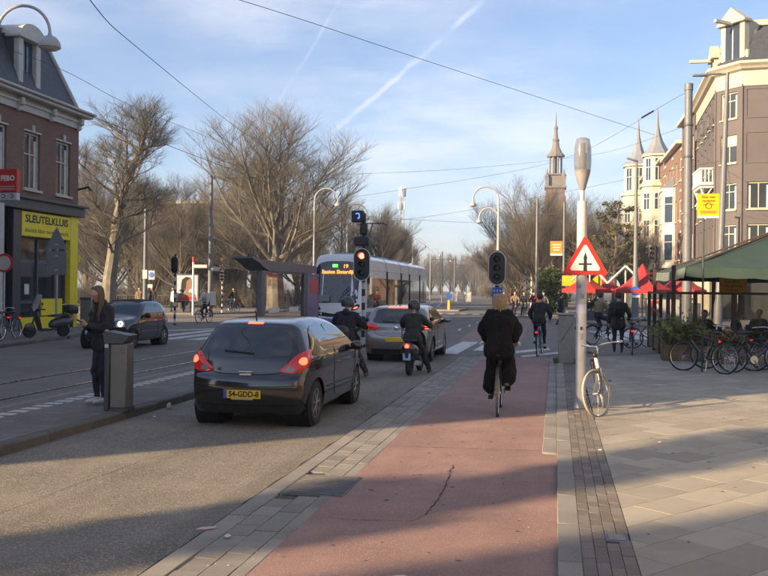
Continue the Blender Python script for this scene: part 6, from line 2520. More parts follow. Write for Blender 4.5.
# woman with a phone on the island
GX = (-6.72, 12.55, .12)
_, gi = person('person', 'long haired woman in black jacket looking at her phone by the bin', GX, R(146), dict(pelvis=(0, -.03, .955), lean=3, head=26, handR=(.055, .245, 1.20), handL=(-.055, .25, 1.19), elbowR=(.5, -.5, -1), elbowL=(-.5, -.5, -1), footR=(.075, .03, .10), footL=(-.06, -.02, .10), palmR=(-.6, 0, .8), palmL=(.6, 0, .8), curl=.75), H=1.73, top=M_cloth_dark, legs=mat('navy_leggings', (0.010, 0.012, 0.022), .8, var=.2), shoe=M_shoe_w, hair=M_hair_brown, hstyle='long', bulk=.030, coat=.06, voxel=.0095, face=True, collar=.01)
ph = thing('phone', 'dark mobile phone held by the woman on the island', 'phone', GX, R(146))
MB().box((0, .345, 1.245), (.075, .15, .009), bev=.003, rot=(R(32), 'X')).build('case', M_black, ph)
MB().box((0, .342, 1.2505), (.068, .138, .002), rot=(R(32), 'X')).build('screen', mat('phone_screen', (0.1, 0.12, 0.14), .1, emit=.25), ph)
sbag = thing('shoulder_bag', 'black shoulder bag with pale strap band on the arm of the woman with the phone', 'bag', GX, R(146))
MB().box((-.31, -.10, 1.02), (.12, .26, .30), bev=.04).build('bag', M_cloth_black, sbag)
MB().tube(catmull([(-.25, .06, 1.12), (-.31, .02, 1.02), (-.27, -.06, .98), (-.18, -.02, 1.0), (-.17, .06, 1.08)], 5, True), .028, 8, closed=True).build('pale_band', mat('pale_grey_fabric', (0.40, 0.45, 0.44), .8), sbag)

# cyclists and walkers on the left
C5 = (-18.44, 45.4, 0)
bike('bicycle ridden towards the camera by the person in the cream jacket', C5, R(172), framem=M_bikeblack, style='step', stand=False)
person('person', 'cyclist in cream puffer jacket and dark trousers riding towards the camera past the billboard', C5, R(172), ride_pose(R(0), lean=8), H=1.72, top=M_cloth_white, legs=M_cloth_navy, hair=M_hair_dark, bulk=.035, voxel=.016, shoe=M_shoe_w)
C6 = (-23.6, 63.6, .0)
bike('bicycle ridden by the dark dressed cyclist near the striped post and footpath', C6, R(165), framem=M_bikeblue, style='step', stand=False)
person('person', 'cyclist in black top and blue jeans near the far striped signal post', C6, R(165), ride_pose(R(40), lean=10), H=1.76, top=M_cloth_black, legs=mat('blue_jeans', (0.05, 0.075, 0.13), .85), voxel=.018, bulk=.02)
for i, (x, y, rz, tp, lab) in enumerate(((-28.6, 58.6, 200, M_cloth_tan, 'walker in tan coat on the park footpath behind the grey city car'), (-27.9, 59.2, 170, M_cloth_dark, 'walker in dark coat beside the tan coated walker on the park footpath'), (-27.2, 61.2, 150, M_cloth_white, 'walker in pale coat on the park footpath left of the billboard'), (-26.6, 61.8, 190, M_cloth_grey, 'walker in grey coat nearest the billboard on the park footpath'))):
    person('person', lab, (x, y, .1), R(rz), dict(pelvis=(0, 0, .93), lean=2, footR=(.09, .10, .1), footL=(-.09, -.12, .1), head=5), H=1.70 + .03 * i, top=tp, bulk=.025, coat=.15, voxel=.02, hair=M_hair_brown if i % 2 else M_hair_dark, hstyle='short')
# cyclists waiting across the junction
wc = [(-3.75, 66.8, M_cloth_red, 'waiting cyclist in wine red coat leftmost of the group across the junction'), (-2.95, 67.0, M_cloth_tan, 'waiting cyclist in tan coat second from left across the junction'), (-2.25, 66.2, M_cloth_dark, 'waiting cyclist in black jacket in the middle of the group across the junction'), (-1.55, 66.8, M_cloth_red, 'waiting cyclist in dark red coat right of the middle one across the junction'), (-0.85, 67.2, M_cloth_grey, 'waiting cyclist in grey coat rightmost of the group across the junction')]
for i, (x, y, tp, lab) in enumerate(wc):
    bike('bicycle of the waiting cyclists across the junction', (x, y, 0), R(182 + 4 * i), framem=(M_bikeblack, M_bikepink, M_bikeblue)[i % 3], style='step', stand=False, group='bicycles of the waiting cyclists')
    person('person', lab, (x, y, 0), R(182 + 4 * i), ride_pose(0, lean=4, footR=(.24, .05, .10), pelvis=(0, -.2, .96)), H=1.72 + .03 * (i % 3), top=tp, bulk=.025, voxel=.02, hair=(M_hair_dark, M_hair_brown)[i % 2])
pd = person('person', 'walker in dark coat crossing at the red parasols behind the grey cabinet', (0.25, 51.3, 0), R(-70), dict(pelvis=(0, 0, .93), lean=3, footR=(.09, .14, .1), footL=(-.09, -.16, .1), head=5), H=1.76, top=M_cloth_dark, bulk=.025, coat=.12, voxel=.02)

# parked bicycles
bike('silver bicycle with cream tyres leaning against the white light column', (0.76, 14.04, .08), R(181), lean=R(11), steer=R(-36), framem=M_bikegrey, tyrem=M_tyrecream, style='step', stand=False)
bike('black thick-framed bicycle parked before the terrace planter', (3.33, 21.6, .08), math.atan2(-.72, -.69) if False else R(46), lean=R(4), steer=R(12), framem=M_bikeblack, style='thick', rack=False, tail=False)
bike('dark bicycle with curved chrome handlebar at the right edge beside the black one', (4.52, 21.85, .08), R(-78), lean=R(-4), steer=R(10), framem=M_bikeblack, style='step')
bike('black bicycle with upright handlebar wedged behind the thick-framed one', (4.05, 22.5, .08), R(70), lean=R(6), steer=R(20), framem=M_bikeblack, style='step')
bike('dark blue bicycle standing against the right-hand planter', (5.3, 22.9, .08), R(-60), lean=R(-5), steer=R(-15), framem=M_bikeblue, style='diamond')
bike('pinkish bicycle parked beyond the terrace corner post', (3.05, 31.2, .0), R(70), lean=R(5), steer=R(15), framem=M_bikepink, style='step')
bike('dark bicycle parked behind the pinkish one beyond the terrace corner', (3.6, 32.0, .0), R(62), lean=R(5), steer=R(-12), framem=M_bikeblack, style='step')
bike('white and silver bicycle in front of the shop, nearest the frame edge', (-18.35, 27.1, .1), R(-168), lean=R(-6), steer=R(20), framem=M_bikegrey, rimm=M_chrome, tyrem=mat('grey_tyre', (0.12, 0.12, 0.12), .8), style='step')
bike('silver bicycle with bright mudguards between the edge bicycle and the parked scooter', (-17.75, 26.9, .1), R(-175), lean=R(5), steer=R(-15), framem=M_bikegrey, rimm=M_chrome, tyrem=mat('grey_tyre', (0.12, 0.12, 0.12), .8), style='step')
bike('dark bicycle standing against the shop window behind the parked scooter', (-18.9, 32.4, .1), R(15), lean=R(7), framem=M_bikeblack, style='step')

# ---------------------------------------------------------------- scooters
M_scpaint = mat('scooter_black', (0.016, 0.016, 0.017), .3, coat=.8)
M_scgrey = mat('scooter_grey', (0.045, 0.048, 0.055), .4, coat=.5)


def scooter(label, loc, rz, paint, lit=True, topbox=False, screen=False, rack=True, lean=0.0, plate=None):
    t = thing('motor_scooter', label, 'scooter', loc, rz)
    t.rotation_euler = (0, lean, rz)

    def egg(rows, n=16):
        b_ = MB()
        b_.loft([[V((w * math.cos(a), y, z + h_ * math.sin(a))) for a in [2 * math.pi * k / n for k in range(n)]] for (y, w, z, h_) in rows])
        return b_
    egg([(-.86, .03, .60, .03), (-.84, .12, .60, .11), (-.75, .17, .58, .16), (-.55, .20, .54, .19), (-.30, .19, .50, .18), (-.12, .14, .46, .14), (-.04, .08, .42, .08)]).build('rear_body', paint, t, ang=60)
    egg([(-.74, .05, .76, .02), (-.70, .12, .77, .035), (-.45, .15, .77, .05), (-.15, .13, .76, .045), (.02, .08, .75, .03)]).build('seat', M_black, t, ang=60)
    b = MB()
    b.loft([[V((x, y, z)) for x, y, z in ((-w, y0 - .03, z), (-w * .8, y0 + .03, z), (0, y0 + .07, z), (w * .8, y0 + .03, z), (w, y0 - .03, z), (0, y0 + .02, z))] for (w, y0, z) in ((.15, .30, .28), (.19, .36, .45), (.20, .42, .65), (.17, .45, .82), (.10, .46, .92))])
    b.build('leg_shield', paint, t, ang=60)
    MB().box((0, .12, .27), (.30, .42, .06), bev=.02).build('footboard', M_black, t)
    for y in (-.58, .66):
        w = MB().lathe([(.11, -.045), (.20, -.055), (.225, -.035), (.23, 0), (.225, .035), (.20, .055), (.11, .045)], 24, Matrix.Rotation(R(90), 4, 'Y')).build('wheel', M_rubber, t, loc=(0, y, .23))
        MB().lathe([(.125, -.03), (.125, .03), (.03, .04)], 16, Matrix.Rotation(R(90), 4, 'Y')).build('rim', M_rim, w)
    b = MB()
    b.tube([(0, .62, .30), (0, .48, .85), (0, .44, .98)], .035, 8)
    b.ell((0, .66, .36), (.09, .20, .16), 12, 8)
    b.build('fork', paint, t)
    b = MB()
    b.tube([(-.36, .34, 1.03), (-.2, .40, 1.02), (.2, .40, 1.02), (.36, .34, 1.03)], .016, 6)
    for sx in (-1, 1):
        b.tube([(sx * .25, .385, 1.02), (sx * .37, .335, 1.03)], .022, 8)
    b.ell((0, .44, 1.0), (.13, .11, .09), 12, 8)
    hb = b.build('handlebar', M_black, t)
    b = MB().ell((0, .55, .985), (.08, .03, .075), 14, 8)
    b.build('headlight', M_lamp, t)
    for sx in (-1, 1):
        b = MB()
        b.tube([(sx * .22, .40, 1.03), (sx * .30, .42, 1.18)], .008, 5)
        b.ell((sx * .32, .42, 1.22), (.06, .02, .045), 10, 6)
        b.build('mirror', M_black, hb)
    b = MB().lathe([(.075, 0), (.075, .03), (.05, .05), (.001, .055)], 20, Matrix.Translation((0, -.84, .66)) @ Matrix.Rotation(R(90), 4, 'X'))
    tl_ = b.build('tail_light', M_redlens, t)
    if lit:
        MB().lathe([(.05, 0), (.035, .012), (.001, .014)], 16, Matrix.Translation((0, -.893, .66)) @ Matrix.Rotation(R(90), 4, 'X')).build('brake_lamp', M_redglow, tl_)
    MB().box((0, -.90, .43), (.17, .012, .15), bev=.003, rot=(R(-8), 'X')).build('number_plate', plate or M_plate, t)
    MB().box((0, -.86, .48), (.10, .10, .30), bev=.02).build('plate_bracket', M_black, t)
    MB().tube([(.16, -.1, .24), (.19, -.45, .26), (.19, -.75, .30)], [.03, .06, .055], 8).build('exhaust', M_galv, t)
    if rack:
        b = MB()
        for z in (.84, .90):
            b.tube([(-.13, -.80, z), (.13, -.80, z)], .009, 5)
        for x in (-.13, -.045, .045, .13):
            b.tube([(x, -.70, .80), (x, -.80, .84), (x, -.80, 1.0)], .009, 5)
        b.tube([(-.13, -.80, 1.0), (.13, -.80, 1.0)], .009, 5)
        b.build('rear_rack', M_black, t)
    if topbox:
        b = MB()
        b.loft([[V((x * s_, -.82 + y * s_, z)) for x, y in ((-.21, -.17), (.21, -.17), (.23, 0), (.21, .17), (-.21, .17), (-.23, 0))] for s_, z in ((.82, .84), (.98, .88), (1.0, 1.0), (.95, 1.08), (.6, 1.13))])
        tb2 = b.build('top_box', M_black, t, ang=60)
        MB().box((0, -.99, .98), (.34, .02, .06), bev=.008).build('reflector', M_redlens, tb2)
    if screen:
        b = MB()
        rows = [[V((.26 * w * math.sin(a), .50 + .10 * math.cos(a) - .16 * k, 1.02 + .50 * k)) for a in [R(-70 + 14 * j) for j in range(11)]] for k, w in ((0, .75), (.35, 1.0), (.75, 1.0), (1.0, .7))]
        b.loft(rows, closed_ring=False)
        o = b.build('windscreen', mat('clear_perspex', (0.75, 0.76, 0.78), .12, alpha=.38, var=.05, spec=.6), t, ang=60)
    return t


M_blueplate = mat('pale_blue_plate', (0.22, 0.48, 0.75), .5, var=.08)
S1 = (-3.14, 20.2, .004)
scooter('black retro scooter with round red tail light beside the silver car', S1, R(-2), M_scpaint, plate=M_blueplate)
person('person', 'scooter rider in dark green jacket and black helmet stopped beside the silver car', S1, R(-2), dict(pelvis=(0, -.25, .83), lean=11, handR=(.33, .26, 1.05), handL=(-.33, .26, 1.05), footR=(.34, -.02, .10), footL=(-.13, .15, .40), head=3, elbowR=(.8, -.4, -.6), elbowL=(-.8, -.4, -.6), palmR=(0, 0, -1), palmL=(0, 0, -1), kneeR=(.6, 1, .2)), H=1.62, top=M_cloth_green, legs=M_cloth_navy, helmet=M_helmet, bulk=.035, legbulk=.02, voxel=.013, coat=.03)
S2 = (-4.42, 19.0, .004)
scooter('dark scooter with top box partly hidden behind the black hatchback', S2, R(-2), M_scgrey, topbox=True, rack=False)
person('person', 'scooter rider in navy hooded jacket, jeans and brown boots behind the black hatchback', S2, R(-2), dict(pelvis=(0.02, -.24, .86), lean=9, handR=(.35, .24, 1.06), handL=(-.33, .24, 1.05), footR=(.42, -.02, .10), footL=(-.13, .15, .40), head=3, elbowR=(.8, -.4, -.6), elbowL=(-.8, -.4, -.6), palmR=(0, 0, -1), palmL=(0, 0, -1), kneeR=(.6, 1, .2)), H=1.70, top=mat('navy_jacket', (0.014, 0.016, 0.024), .85, var=.2, bump=.2, bscale=30), legs=M_cloth_jean, shoe=M_shoe_br, helmet=M_helmet, bulk=.035, legbulk=.015, voxel=.013, hood=True, coat=.03)
scooter('dark grey parked scooter with tall clear windscreen and black top box before the key shop', (-17.45, 28.7, .1), R(148), M_scgrey, lit=False, topbox=True, screen=True, rack=False, lean=R(-7))
# ---------------------------------------------------------------- street furniture
M_bandw = mat('signal_white_band', (0.62, 0.61, 0.58), .6, var=.08)
M_glass_clear = mat('clear_glass', (0.05, 0.06, 0.06), 0.03, var=0.0, alpha=0.22, spec=0.6)
M_wood = mat('dark_stained_wood', (0.05, 0.028, 0.016), .6, var=.25, scale=8, bump=.2, bscale=40)
M_woodl = mat('brown_wood', (0.16, 0.09, 0.045), .7, var=.25, scale=8, bump=.2, bscale=40)
M_lilac = mat('pale_sticker', (0.62, 0.60, 0.70), .7, var=.08)
M_orange = mat('orange_board', (0.75, 0.22, 0.03), .5, var=.05)
M_signyellow = mat('temporary_sign_yellow', (0.85, 0.42, 0.02), .55, var=.05)

# litter bin on the island
bn = thing('litter_bin', 'tall grey litter bin with perforated pale panel and dark slanted hood on the island', 'litter bin', (-6.16, 12.05, .12), R(6))
MB().box((.02, .0, .50), (.24, .30, .92), bev=.012).build('perforated_panel', mat('perforated_steel', (0.21, 0.198, 0.17), .5, metal=.3, var=.06, scale=5, stain=.2, stain_scale=4), bn)
b = MB()
b.box((-.14, -.05, .48), (.075, .26, .96), bev=.012)
b.build('spine', mat('bin_dark_grey', (0.055, 0.062, 0.068), .5, var=.12), bn)
b = MB()
b.prism([(-.18, .96), (.10, .97), (.19, 1.08), (-.17, 1.14), (-.20, 1.11)], -.17, .17, Matrix.Rotation(R(90), 4, 'X'))
b.build('hood', mat('bin_hood_grey', (0.075, 0.082, 0.088), .45, var=.1), bn, ang=0)
MB().box((-.14, -.184, .93), (.05, .008, .05)).build('badge', M_white, bn, ang=0)
MB().box((0, 0, .02), (.32, .32, .04)).build('base', M_darkgrey, bn, ang=0)

# white light column with lamp head and warning sign
lc = thing('light_column', 'white light column with glass lamp head at the edge of the right pavement', 'street lamp', (.39, 14.4, .075))
MB().lathe([(.115, 0), (.10, .05), (.084, .1), (.078, 3.2), (.07, 3.23), (.035, 3.24), (.035, 3.52)], 20).build('post', mat('column_white', (0.50, 0.485, 0.475), .5, var=.08, scale=4, stain=.25, stain_scale=3), lc)
hd_ = MB().lathe([(.035, 3.40), (.05, 3.43), (.115, 3.66), (.125, 3.72)], 24).build('lamp_base', mat('lamp_base_grey', (0.27, 0.275, 0.285), .4, var=.05), lc)
MB().lathe([(.125, 3.72), (.135, 3.85), (.13, 4.06), (.105, 4.20), (.06, 4.22)], 24).build('lamp_glass', mat('lamp_glass_shell', (0.22, 0.235, 0.25), .12, alpha=.55, var=.05), lc)
MB().lathe([(.06, 3.72), (.06, 3.98), (.04, 4.0), (.04, 4.14)], 12).build('lamp_core', M_polegrey, lc)
st = MB().lathe([(.0815, 1.30), (.0812, 1.62)], 20)
st.build('sticker', M_lilac, lc)
for (a, z, w, h_) in ((.2, 1.75, .05, .07), (-.5, 1.9, .06, .05), (.1, 1.12, .04, .1)):
    MB().box((.0812 * math.sin(a), -.0812 * math.cos(a), z), (w, .003, h_), rz=a).build('sticker', mat('torn_poster', (0.30, 0.30, 0.31), .8, var=.3, scale=30), lc, ang=0)
for a in (0, 1.57, 3.14, 4.71):
    MB().box((.083 * math.cos(a), .083 * math.sin(a), 1.25), (.03, .03, .05), bev=.005).build('clamp', M_black, lc)
ws_ = thing('warning_sign', 'triangular red bordered priority crossing sign on the white light column', 'sign', (.39, 14.4, .075), R(4))


def tri(s, cz, cx=0):
    r_ = []
    for k in range(3):
        a = R(90 + 120 * k)
        cx0, cz0 = cx + s * math.cos(a), cz + s * math.sin(a)
        for da in (-40, -15, 15, 40):
            aa = a + R(da)
            r_.append((cx0 + .035 * math.cos(aa) - .035 * math.cos(a), cz0 + .035 * math.sin(aa) - .035 * math.sin(a)))
    return r_


MF = rect_M((.045, -.092, 0), (1, 0, 0), (0, 0, 1))
b = MB()
b.prism(tri(.385, 2.29), -.006, 0, MF)
fc = b.build('plate', M_red, ws_, ang=0)
b = MB()
b.prism(tri(.255, 2.29), .001, .004, MF)
b.build('white_field', M_white, ws_, ang=0)
b = MB()
b.prism([(-.014, 2.14), (.014, 2.14), (.022, 2.33), (.03, 2.34), (0, 2.43), (-.03, 2.34), (-.022, 2.33)], .005, .008, MF)
b.prism([(-.10, 2.235), (.10, 2.235), (.10, 2.26), (-.10, 2.26)], .0055, .009, MF)
b.prism([(-.028, 2.14), (.028, 2.14), (.022, 2.33), (-.022, 2.33)], .0045, .007, MF)
b.build('symbol', M_black, ws_, ang=0)
b = MB()
b.tube([(0, 0, 2.2), (.04, -.09, 2.2)], .02, 6)
b.tube([(0, 0, 2.42), (.04, -.09, 2.42)], .02, 6)
b.build('bracket', M_galv, ws_)

# grey cabinet
cbn = thing('utility_cabinet', 'pale grey green utility cabinet beyond the white light column', 'cabinet', (.27, 23.6, .075))
MB().box((0, 0, .62), (.40, .62, 1.18), bev=.015).build('housing', mat('cabinet_grey', (0.235, 0.25, 0.225), .6, var=.1, stain=.2, stain_scale=2), cbn)
MB().box((0, 0, 1.235), (.46, .68, .05), bev=.012).build('lid', mat('cabinet_lid', (0.28, 0.29, 0.27), .6, var=.1), cbn)
MB().box((0, 0, .03), (.44, .66, .07), bev=.01).build('plinth', M_kerb, cbn)
MB().tube([(-.14, -.314, .55), (.14, -.314, 1.0)], .006, 4).build('scratch_bar', M_darkgrey, cbn)


# signals
def signal_head(t, z, lit, M_, w=.40, h_=.92, rim=True, parent=None):
    n = 10
    r_ = w / 2
    out = [(r_ * math.cos(a), h_ / 2 - r_ + r_ * math.sin(a)) for a in [math.pi * k / n for k in range(n + 1)]] + [(r_ * math.cos(a), -h_ / 2 + r_ + r_ * math.sin(a)) for a in [math.pi + math.pi * k / n for k in range(n + 1)]]
    b_ = MB()
    b_.prism([(p[0], p[1] + z) for p in out], -.02, .0, M_)
    hd2 = b_.build('backboard', M_black, t, ang=0)
    if rim:
        b_ = MB()
        b_.M = M_
        b_.tube([V((p[0] * 1.0, p[1] * 1.0 + z, 0)) for p in out], .014, 6, closed=True)
        b_.build('rim', M_bandw, hd2)
    b_ = MB()
    b_.M = M_
    b_.box((0, z, -.10), (w * .72, h_ * .86, .16), bev=.03)
    b_.build('housing', M_black, hd2)
    for i, c in enumerate(('red', 'amber', 'green')):
        zc = z + h_ * .27 * (1 - i)
        b_ = MB()
        b_.lathe([(.09, 0), (.085, .012), (.001, .03)], 20, M_ @ Matrix.Translation((0, zc, .004)))
        on = (lit == c)
        mm = {'red': mat('red_signal_on', (1.0, .05, .04), .3, emit=7.0) if on else mat('red_signal_off', (.05, .006, .006), .3), 'amber': mat('amber_signal_off', (.03, .018, .006), .3), 'green': mat('green_signal_off', (.006, .02, .012), .3)}[c]
        b_.build('lens', mm, hd2)
        b_ = MB()
        b_.M = M_
        b_.loft([[V((.10 * math.cos(a), zc + .10 * math.sin(a), d_)) for a in [R(-20 + 22 * k) for k in range(11)]] for d_ in (.0, .14)], closed_ring=False)
        b_.build('visor', M_black, hd2)
    return hd2


def striped_post(t, h_, r_=.055, bands=None, z0=.1):
    MB().cyl((0, 0, 0), (0, 0, h_), r_, n=14).build('post', M_black, t)
    z = z0
    while z < (bands or h_) - .1:
        MB().lathe([(r_ + .002, z), (r_ + .002, z + .2)], 14).build('white_band', M_bandw, t)
        z += .42
    MB().cyl((0, 0, 0), (0, 0, .08), r_ * 1.5, n=14).build('foot', M_black, t)


def FM(rz=0.0, out=.09):
    """face plane towards -Y turned by rz"""
    return Matrix.Rotation(rz, 4, 'Z') @ rect_M((0, -out, 0), (1, 0, 0), (0, 0, 1))


sg1 = thing('traffic_signal', 'traffic signal showing red on a black and white striped post at the island end', 'traffic light', (-5.80, 27.0, .12))
tag(sg1, group=None)
striped_post(sg1, 4.1, bands=2.2)
signal_head(sg1, 2.52, 'red', FM(0, .30), w=.50, h_=.98)
b = MB()
b.tube([(0, 0, 2.85), (0, -.22, 2.85)], .03, 6)
b.tube([(0, 0, 2.2), (0, -.22, 2.2)], .03, 6)
b.build('bracket', M_black, sg1)
b = MB().box((-.19, -.02, 4.0), (.38, .22, .36), bev=.03).build('tram_signal', M_black, sg1)
bb = MB()
bb.tube(catmull([(-.24, -.14, 4.08), (-.14, -.14, 4.08), (-.13, -.14, 3.96), (-.18, -.14, 3.93)], 5), .018, 6)
bb.build('blue_symbol', mat('blue_led', (.03, .10, 1.0), .4, emit=1.6), b)
MB().box((.0, -.02, 3.62), (.22, .2, .36), bev=.04).build('side_signal', M_black, sg1)
MB().box((-.05, -.05, 3.24), (.46, .26, .28), bev=.04).build('double_signal', M_black, sg1)
sg2 = thing('traffic_signal', 'unlit looking oval traffic signal with blue box beneath, above the cyclist with blond hair', 'traffic light', (-1.74, 27.2, .0))
striped_post(sg2, 3.1, bands=1.2)
signal_head(sg2, 2.56, None, FM(0, .12), w=.50, h_=1.0)
bx_ = MB().box((0.02, -.10, 1.70), (.30, .12, .58), bev=.01).build('blue_box', M_blue, sg2)
for i in range(4):
    for j in range(3):
        MB().box((-.07 + j * .09, -.163, 1.5 + i * .13), (.035, .006, .06)).build('white_mark', M_white, bx_, ang=0)
for (loc, rz, h_, hz, lab, two) in (((-18.74, 42.3, .0), 0, 3.55, 3.0, 'slim traffic signal on striped post left of the billboard', False), ((-23.5, 61.2, .0), 0, 3.3, 2.7, 'far slim traffic signal on striped post right of the cream jacket cyclist', False),
                                (( -23.3, 38.9, .1), 75, 3.3, 2.9, 'large side-facing black signal on striped post behind the standing woman', True), ((-31.0, 52.5, .0), 0, 3.1, 2.6, 'far signal on striped post beside the yellow key shop', False)):
    t = thing('traffic_signal', lab, 'traffic light', loc)
    striped_post(t, h_, bands=h_ - .9)
    signal_head(t, hz, None, FM(R(rz), .10), w=.34 if not two else .46, h_=.85, rim=False)
    if two:
        signal_head(t, hz, None, FM(R(rz - 90), .10), w=.40, h_=.85, rim=False)
t = thing('traffic_signal', 'black traffic signal showing above the left corner of the green canopy', 'traffic light', (4.95, 47.6, .1))
striped_post(t, 4.2, bands=2)
signal_head(t, 3.75, None, FM(R(-60), .12), w=.42, h_=.9, rim=False)
signal_head(t, 2.6, None, FM(R(-60), .12), w=.42, h_=.9, rim=False)

# shelter on the island
sh = thing('tram_shelter', 'grey tram stop shelter with glass wall and poster panel on the island', 'shelter', (-7.0, 18.8, .12))
M_shel = mat('shelter_grey', (0.11, 0.12, 0.13), .5, var=.1)
b = MB()
prf = [(1.2, 2.47), (1.2, 2.51), (2.0, 2.46), (6.9, 2.44), (6.9, 2.22), (2.5, 2.20), (2.1, 2.26), (1.7, 2.38)]
b.prism(prf, -.45, .06, Matrix(((0, 0, 1, 0), (1, 0, 0, 0), (0, 1, 0, 0), (0, 0, 0, 1))))
b.build('roof', M_shel, sh, ang=0)
MB().box((0, 2.0, 1.1), (.16, .24, 2.2), bev=.03).build('post', M_shel, sh)
MB().box((0, 5.7, 1.1), (.12, .12, 2.2), bev=.02).build('post', M_shel, sh)
for k in range(2):
    y0, y1 = 2.15 + k * 1.78, 3.9 + k * 1.75
    gp2 = MB().box((0, (y0 + y1) / 2, 1.25), (.014, y1 - y0, 1.85)).build('glass_panel', M_glass_clear, sh, ang=0)
    MB().box((0, (y0 + y1) / 2, 1.22), (.016, (y1 - y0) * .5, .12)).build('etched_strip', mat('frosted_strip', (0.6, 0.62, 0.62), .8), gp2, ang=0)
for z in (.30, 2.18):
    MB().box((0, 3.85, z), (.05, 3.5, .05)).build('rail', M_shel, sh, ang=0)
MB().box((-.28, 3.9, .48), (.34, 2.6, .05), bev=.01).build('bench', M_woodl, sh)
for y in (3.0, 4.8):
    MB().box((-.28, y, .23), (.05, .06, .46)).build('bench_leg', M_shel, sh, ang=0)
ps = MB().box((0.0, 6.45, 1.20), (.16, 1.36, 2.0), bev=.02).build('poster_case', M_shel, sh)
for s_ in (-1, 1):
    MM = rect_M((s_ * .083, 6.45, 0), (0, s_ * 1.0, 0), (0, 0, 1))
    pb = MB()
    pb.M = MM
    pb.box((0, 1.25, 0), (1.2, 1.75, .006))
    po = pb.build('poster', mat('poster_indigo', (0.05, 0.06, 0.16), .35, var=.3, scale=1.2, col2=(.10, .12, .28)), ps, ang=0)
    pb = MB()
    pb.M = MM
    pb.box((.1, 1.85, .004), (.8, .4, .004))
    pb.build('poster_red_patch', mat('poster_red', (.5, .03, .04), .4), po, ang=0)
    add_text('JOB', .46, M_white, po, MM @ Matrix.Translation((0, .68, .006)), bold=.02)
MM = rect_M((0, 5.765, 0), (1, 0, 0), (0, 0, 1))

# arched street lamps
M_lamppost = mat('lamp_white_grey', (0.38, 0.39, 0.40), .45, var=.06)


def arch_lamp(label, loc, h_, r_, side=1, rz=0.0, post_r=.09, group=None, arms=1):
    t = thing('street_lamp', label, 'street lamp', loc, rz, group)
    MB().cyl((0, 0, 0), (0, 0, h_ - r_), post_r, post_r * .55, n=12).build('post', M_lamppost, t)
    MB().cyl((0, 0, 0), (0, 0, .9), post_r * 1.5, post_r * 1.35, n=12).build('base', M_lamppost, t)
    for k in range(arms):
        z0 = h_ - r_ - k * 1.25
        rr = r_ * (1 - .25 * k)
        b_ = MB()
        arc = [(side * rr * (1 - math.cos(a)), 0, z0 + rr * 1.05 * math.sin(a)) for a in [math.pi * j / 14 * .97 for j in range(15)]]
        arc.append((arc[-1][0], 0, z0 - rr * .25))
        b_.tube(arc, post_r * .42, 8)
        arm = b_.build('arched_arm', M_lamppost, t)
        e = arc[-1]
        s_ = (r_ / 1.15 if r_ > .7 else .80) * (1 - .15 * k)
        b_ = MB()
        b_.lathe([(.32 * s_, -.24 * s_), (.33 * s_, -.20 * s_), (.30 * s_, -.05 * s_), (.20 * s_, .08 * s_), (.07 * s_, .14 * s_), (.05 * s_, .22 * s_)], 20, Matrix.Translation(e))
        shd = b_.build('shade', mat('lamp_shade_grey', (0.36, 0.37, 0.38), .5, var=.05), arm)
        b_ = MB()
        b_.lathe([(.29 * s_, -.245 * s_), (.22 * s_, -.30 * s_), (.001, -.33 * s_)], 16, Matrix.Translation(e))
        b_.build('diffuser', mat('lamp_diffuser', (0.6, 0.6, 0.58), .3), shd)
    return t


arch_lamp('large arched street lamp with dome shade reaching in at the top left corner', (-13.50, 19.85, .1), 8.62, .645, 1, R(10.8))
for i, (x, y, lab) in enumerate(((-17.2, 62.9, 'nearest arched lamp of the row behind the tram shelter'), (-17.6, 75.0, 'second arched lamp of the row, just left of the blue tram signal'), (-19.4, 104, 'third arched lamp of the row above the tram roof'), (-20.0, 126, 'fourth arched lamp of the row beyond the tram'), (-21.9, 158, 'fifth arched lamp of the row in the far street'), (-23.5, 188, 'farthest arched lamp of the row in the far street'))):
    arch_lamp(lab, (x, y, .1), 9.0, .85, 1, R(8), group='arched lamps along the park side')
arch_lamp('tall white lamp with two arched arms above the oval signal', (-4.0, 63.3, .0), 9.1, .9, -1, R(8), post_r=.14, arms=2)
arch_lamp('far arched lamp on the right side of the far street', (-7.8, 120, .0), 8.6, .8, -1, R(6))

# poles on the right
t = thing('catenary_mast', 'thick grey catenary mast left of the mauve corner house', 'pole', (6.5, 47.6, .1))
MB().lathe([(.26, 0), (.25, .6), (.23, 3), (.19, 12.0), (.22, 12.02), (.22, 12.35), (.05, 12.4)], 18).build('shaft', M_polegrey, t)
for z in (8.6, 10.2):
    MB().lathe([(.225, z), (.235, z + .02), (.235, z + .1), (.225, z + .12)], 18).build('clamp_ring', M_darkgrey, t)
t = thing('lamp_mast', 'slightly leaning grey lamp mast with a flat arm before the mauve corner house', 'street lamp', (8.1, 48.2, .1))
t.rotation_euler = (0, R(1.6), 0)
MB().lathe([(.22, 0), (.22, 1.2), (.17, 1.5), (.16, 7), (.09, 13.0)], 16).build('shaft', M_polegrey, t)
MB().tube([(0, 0, 12.9), (-.4, 0, 12.95), (-1.3, -.2, 12.85)], .05, 8).build('arm', M_polegrey, t)
MB().box((-1.35, -.2, 12.82), (.75, .26, .10), bev=.03).build('lamp_head', M_polegrey, t)
t = thing('lamp_mast', 'grey lamp mast with slanted head and round blue sign near the red parasols', 'street lamp', (4.75, 56.8, .1))
MB().lathe([(.21, 0), (.20, 2.6), (.14, 3.0), (.07, 9.7)], 14).build('shaft', M_polegrey, t)
MB().box((-.25, -.1, 9.85), (.7, .22, .10), bev=.03, rot=(R(18), 'Y')).build('lamp_head', M_polegrey, t)
b = MB()
b.lathe([(.001, 0), (.28, 0), (.28, .02), (.001, .025)], 24, Matrix.Translation((0, -.22, 1.85)) @ Matrix.Rotation(R(90), 4, 'X'))
b.build('blue_disc', M_blue, t)
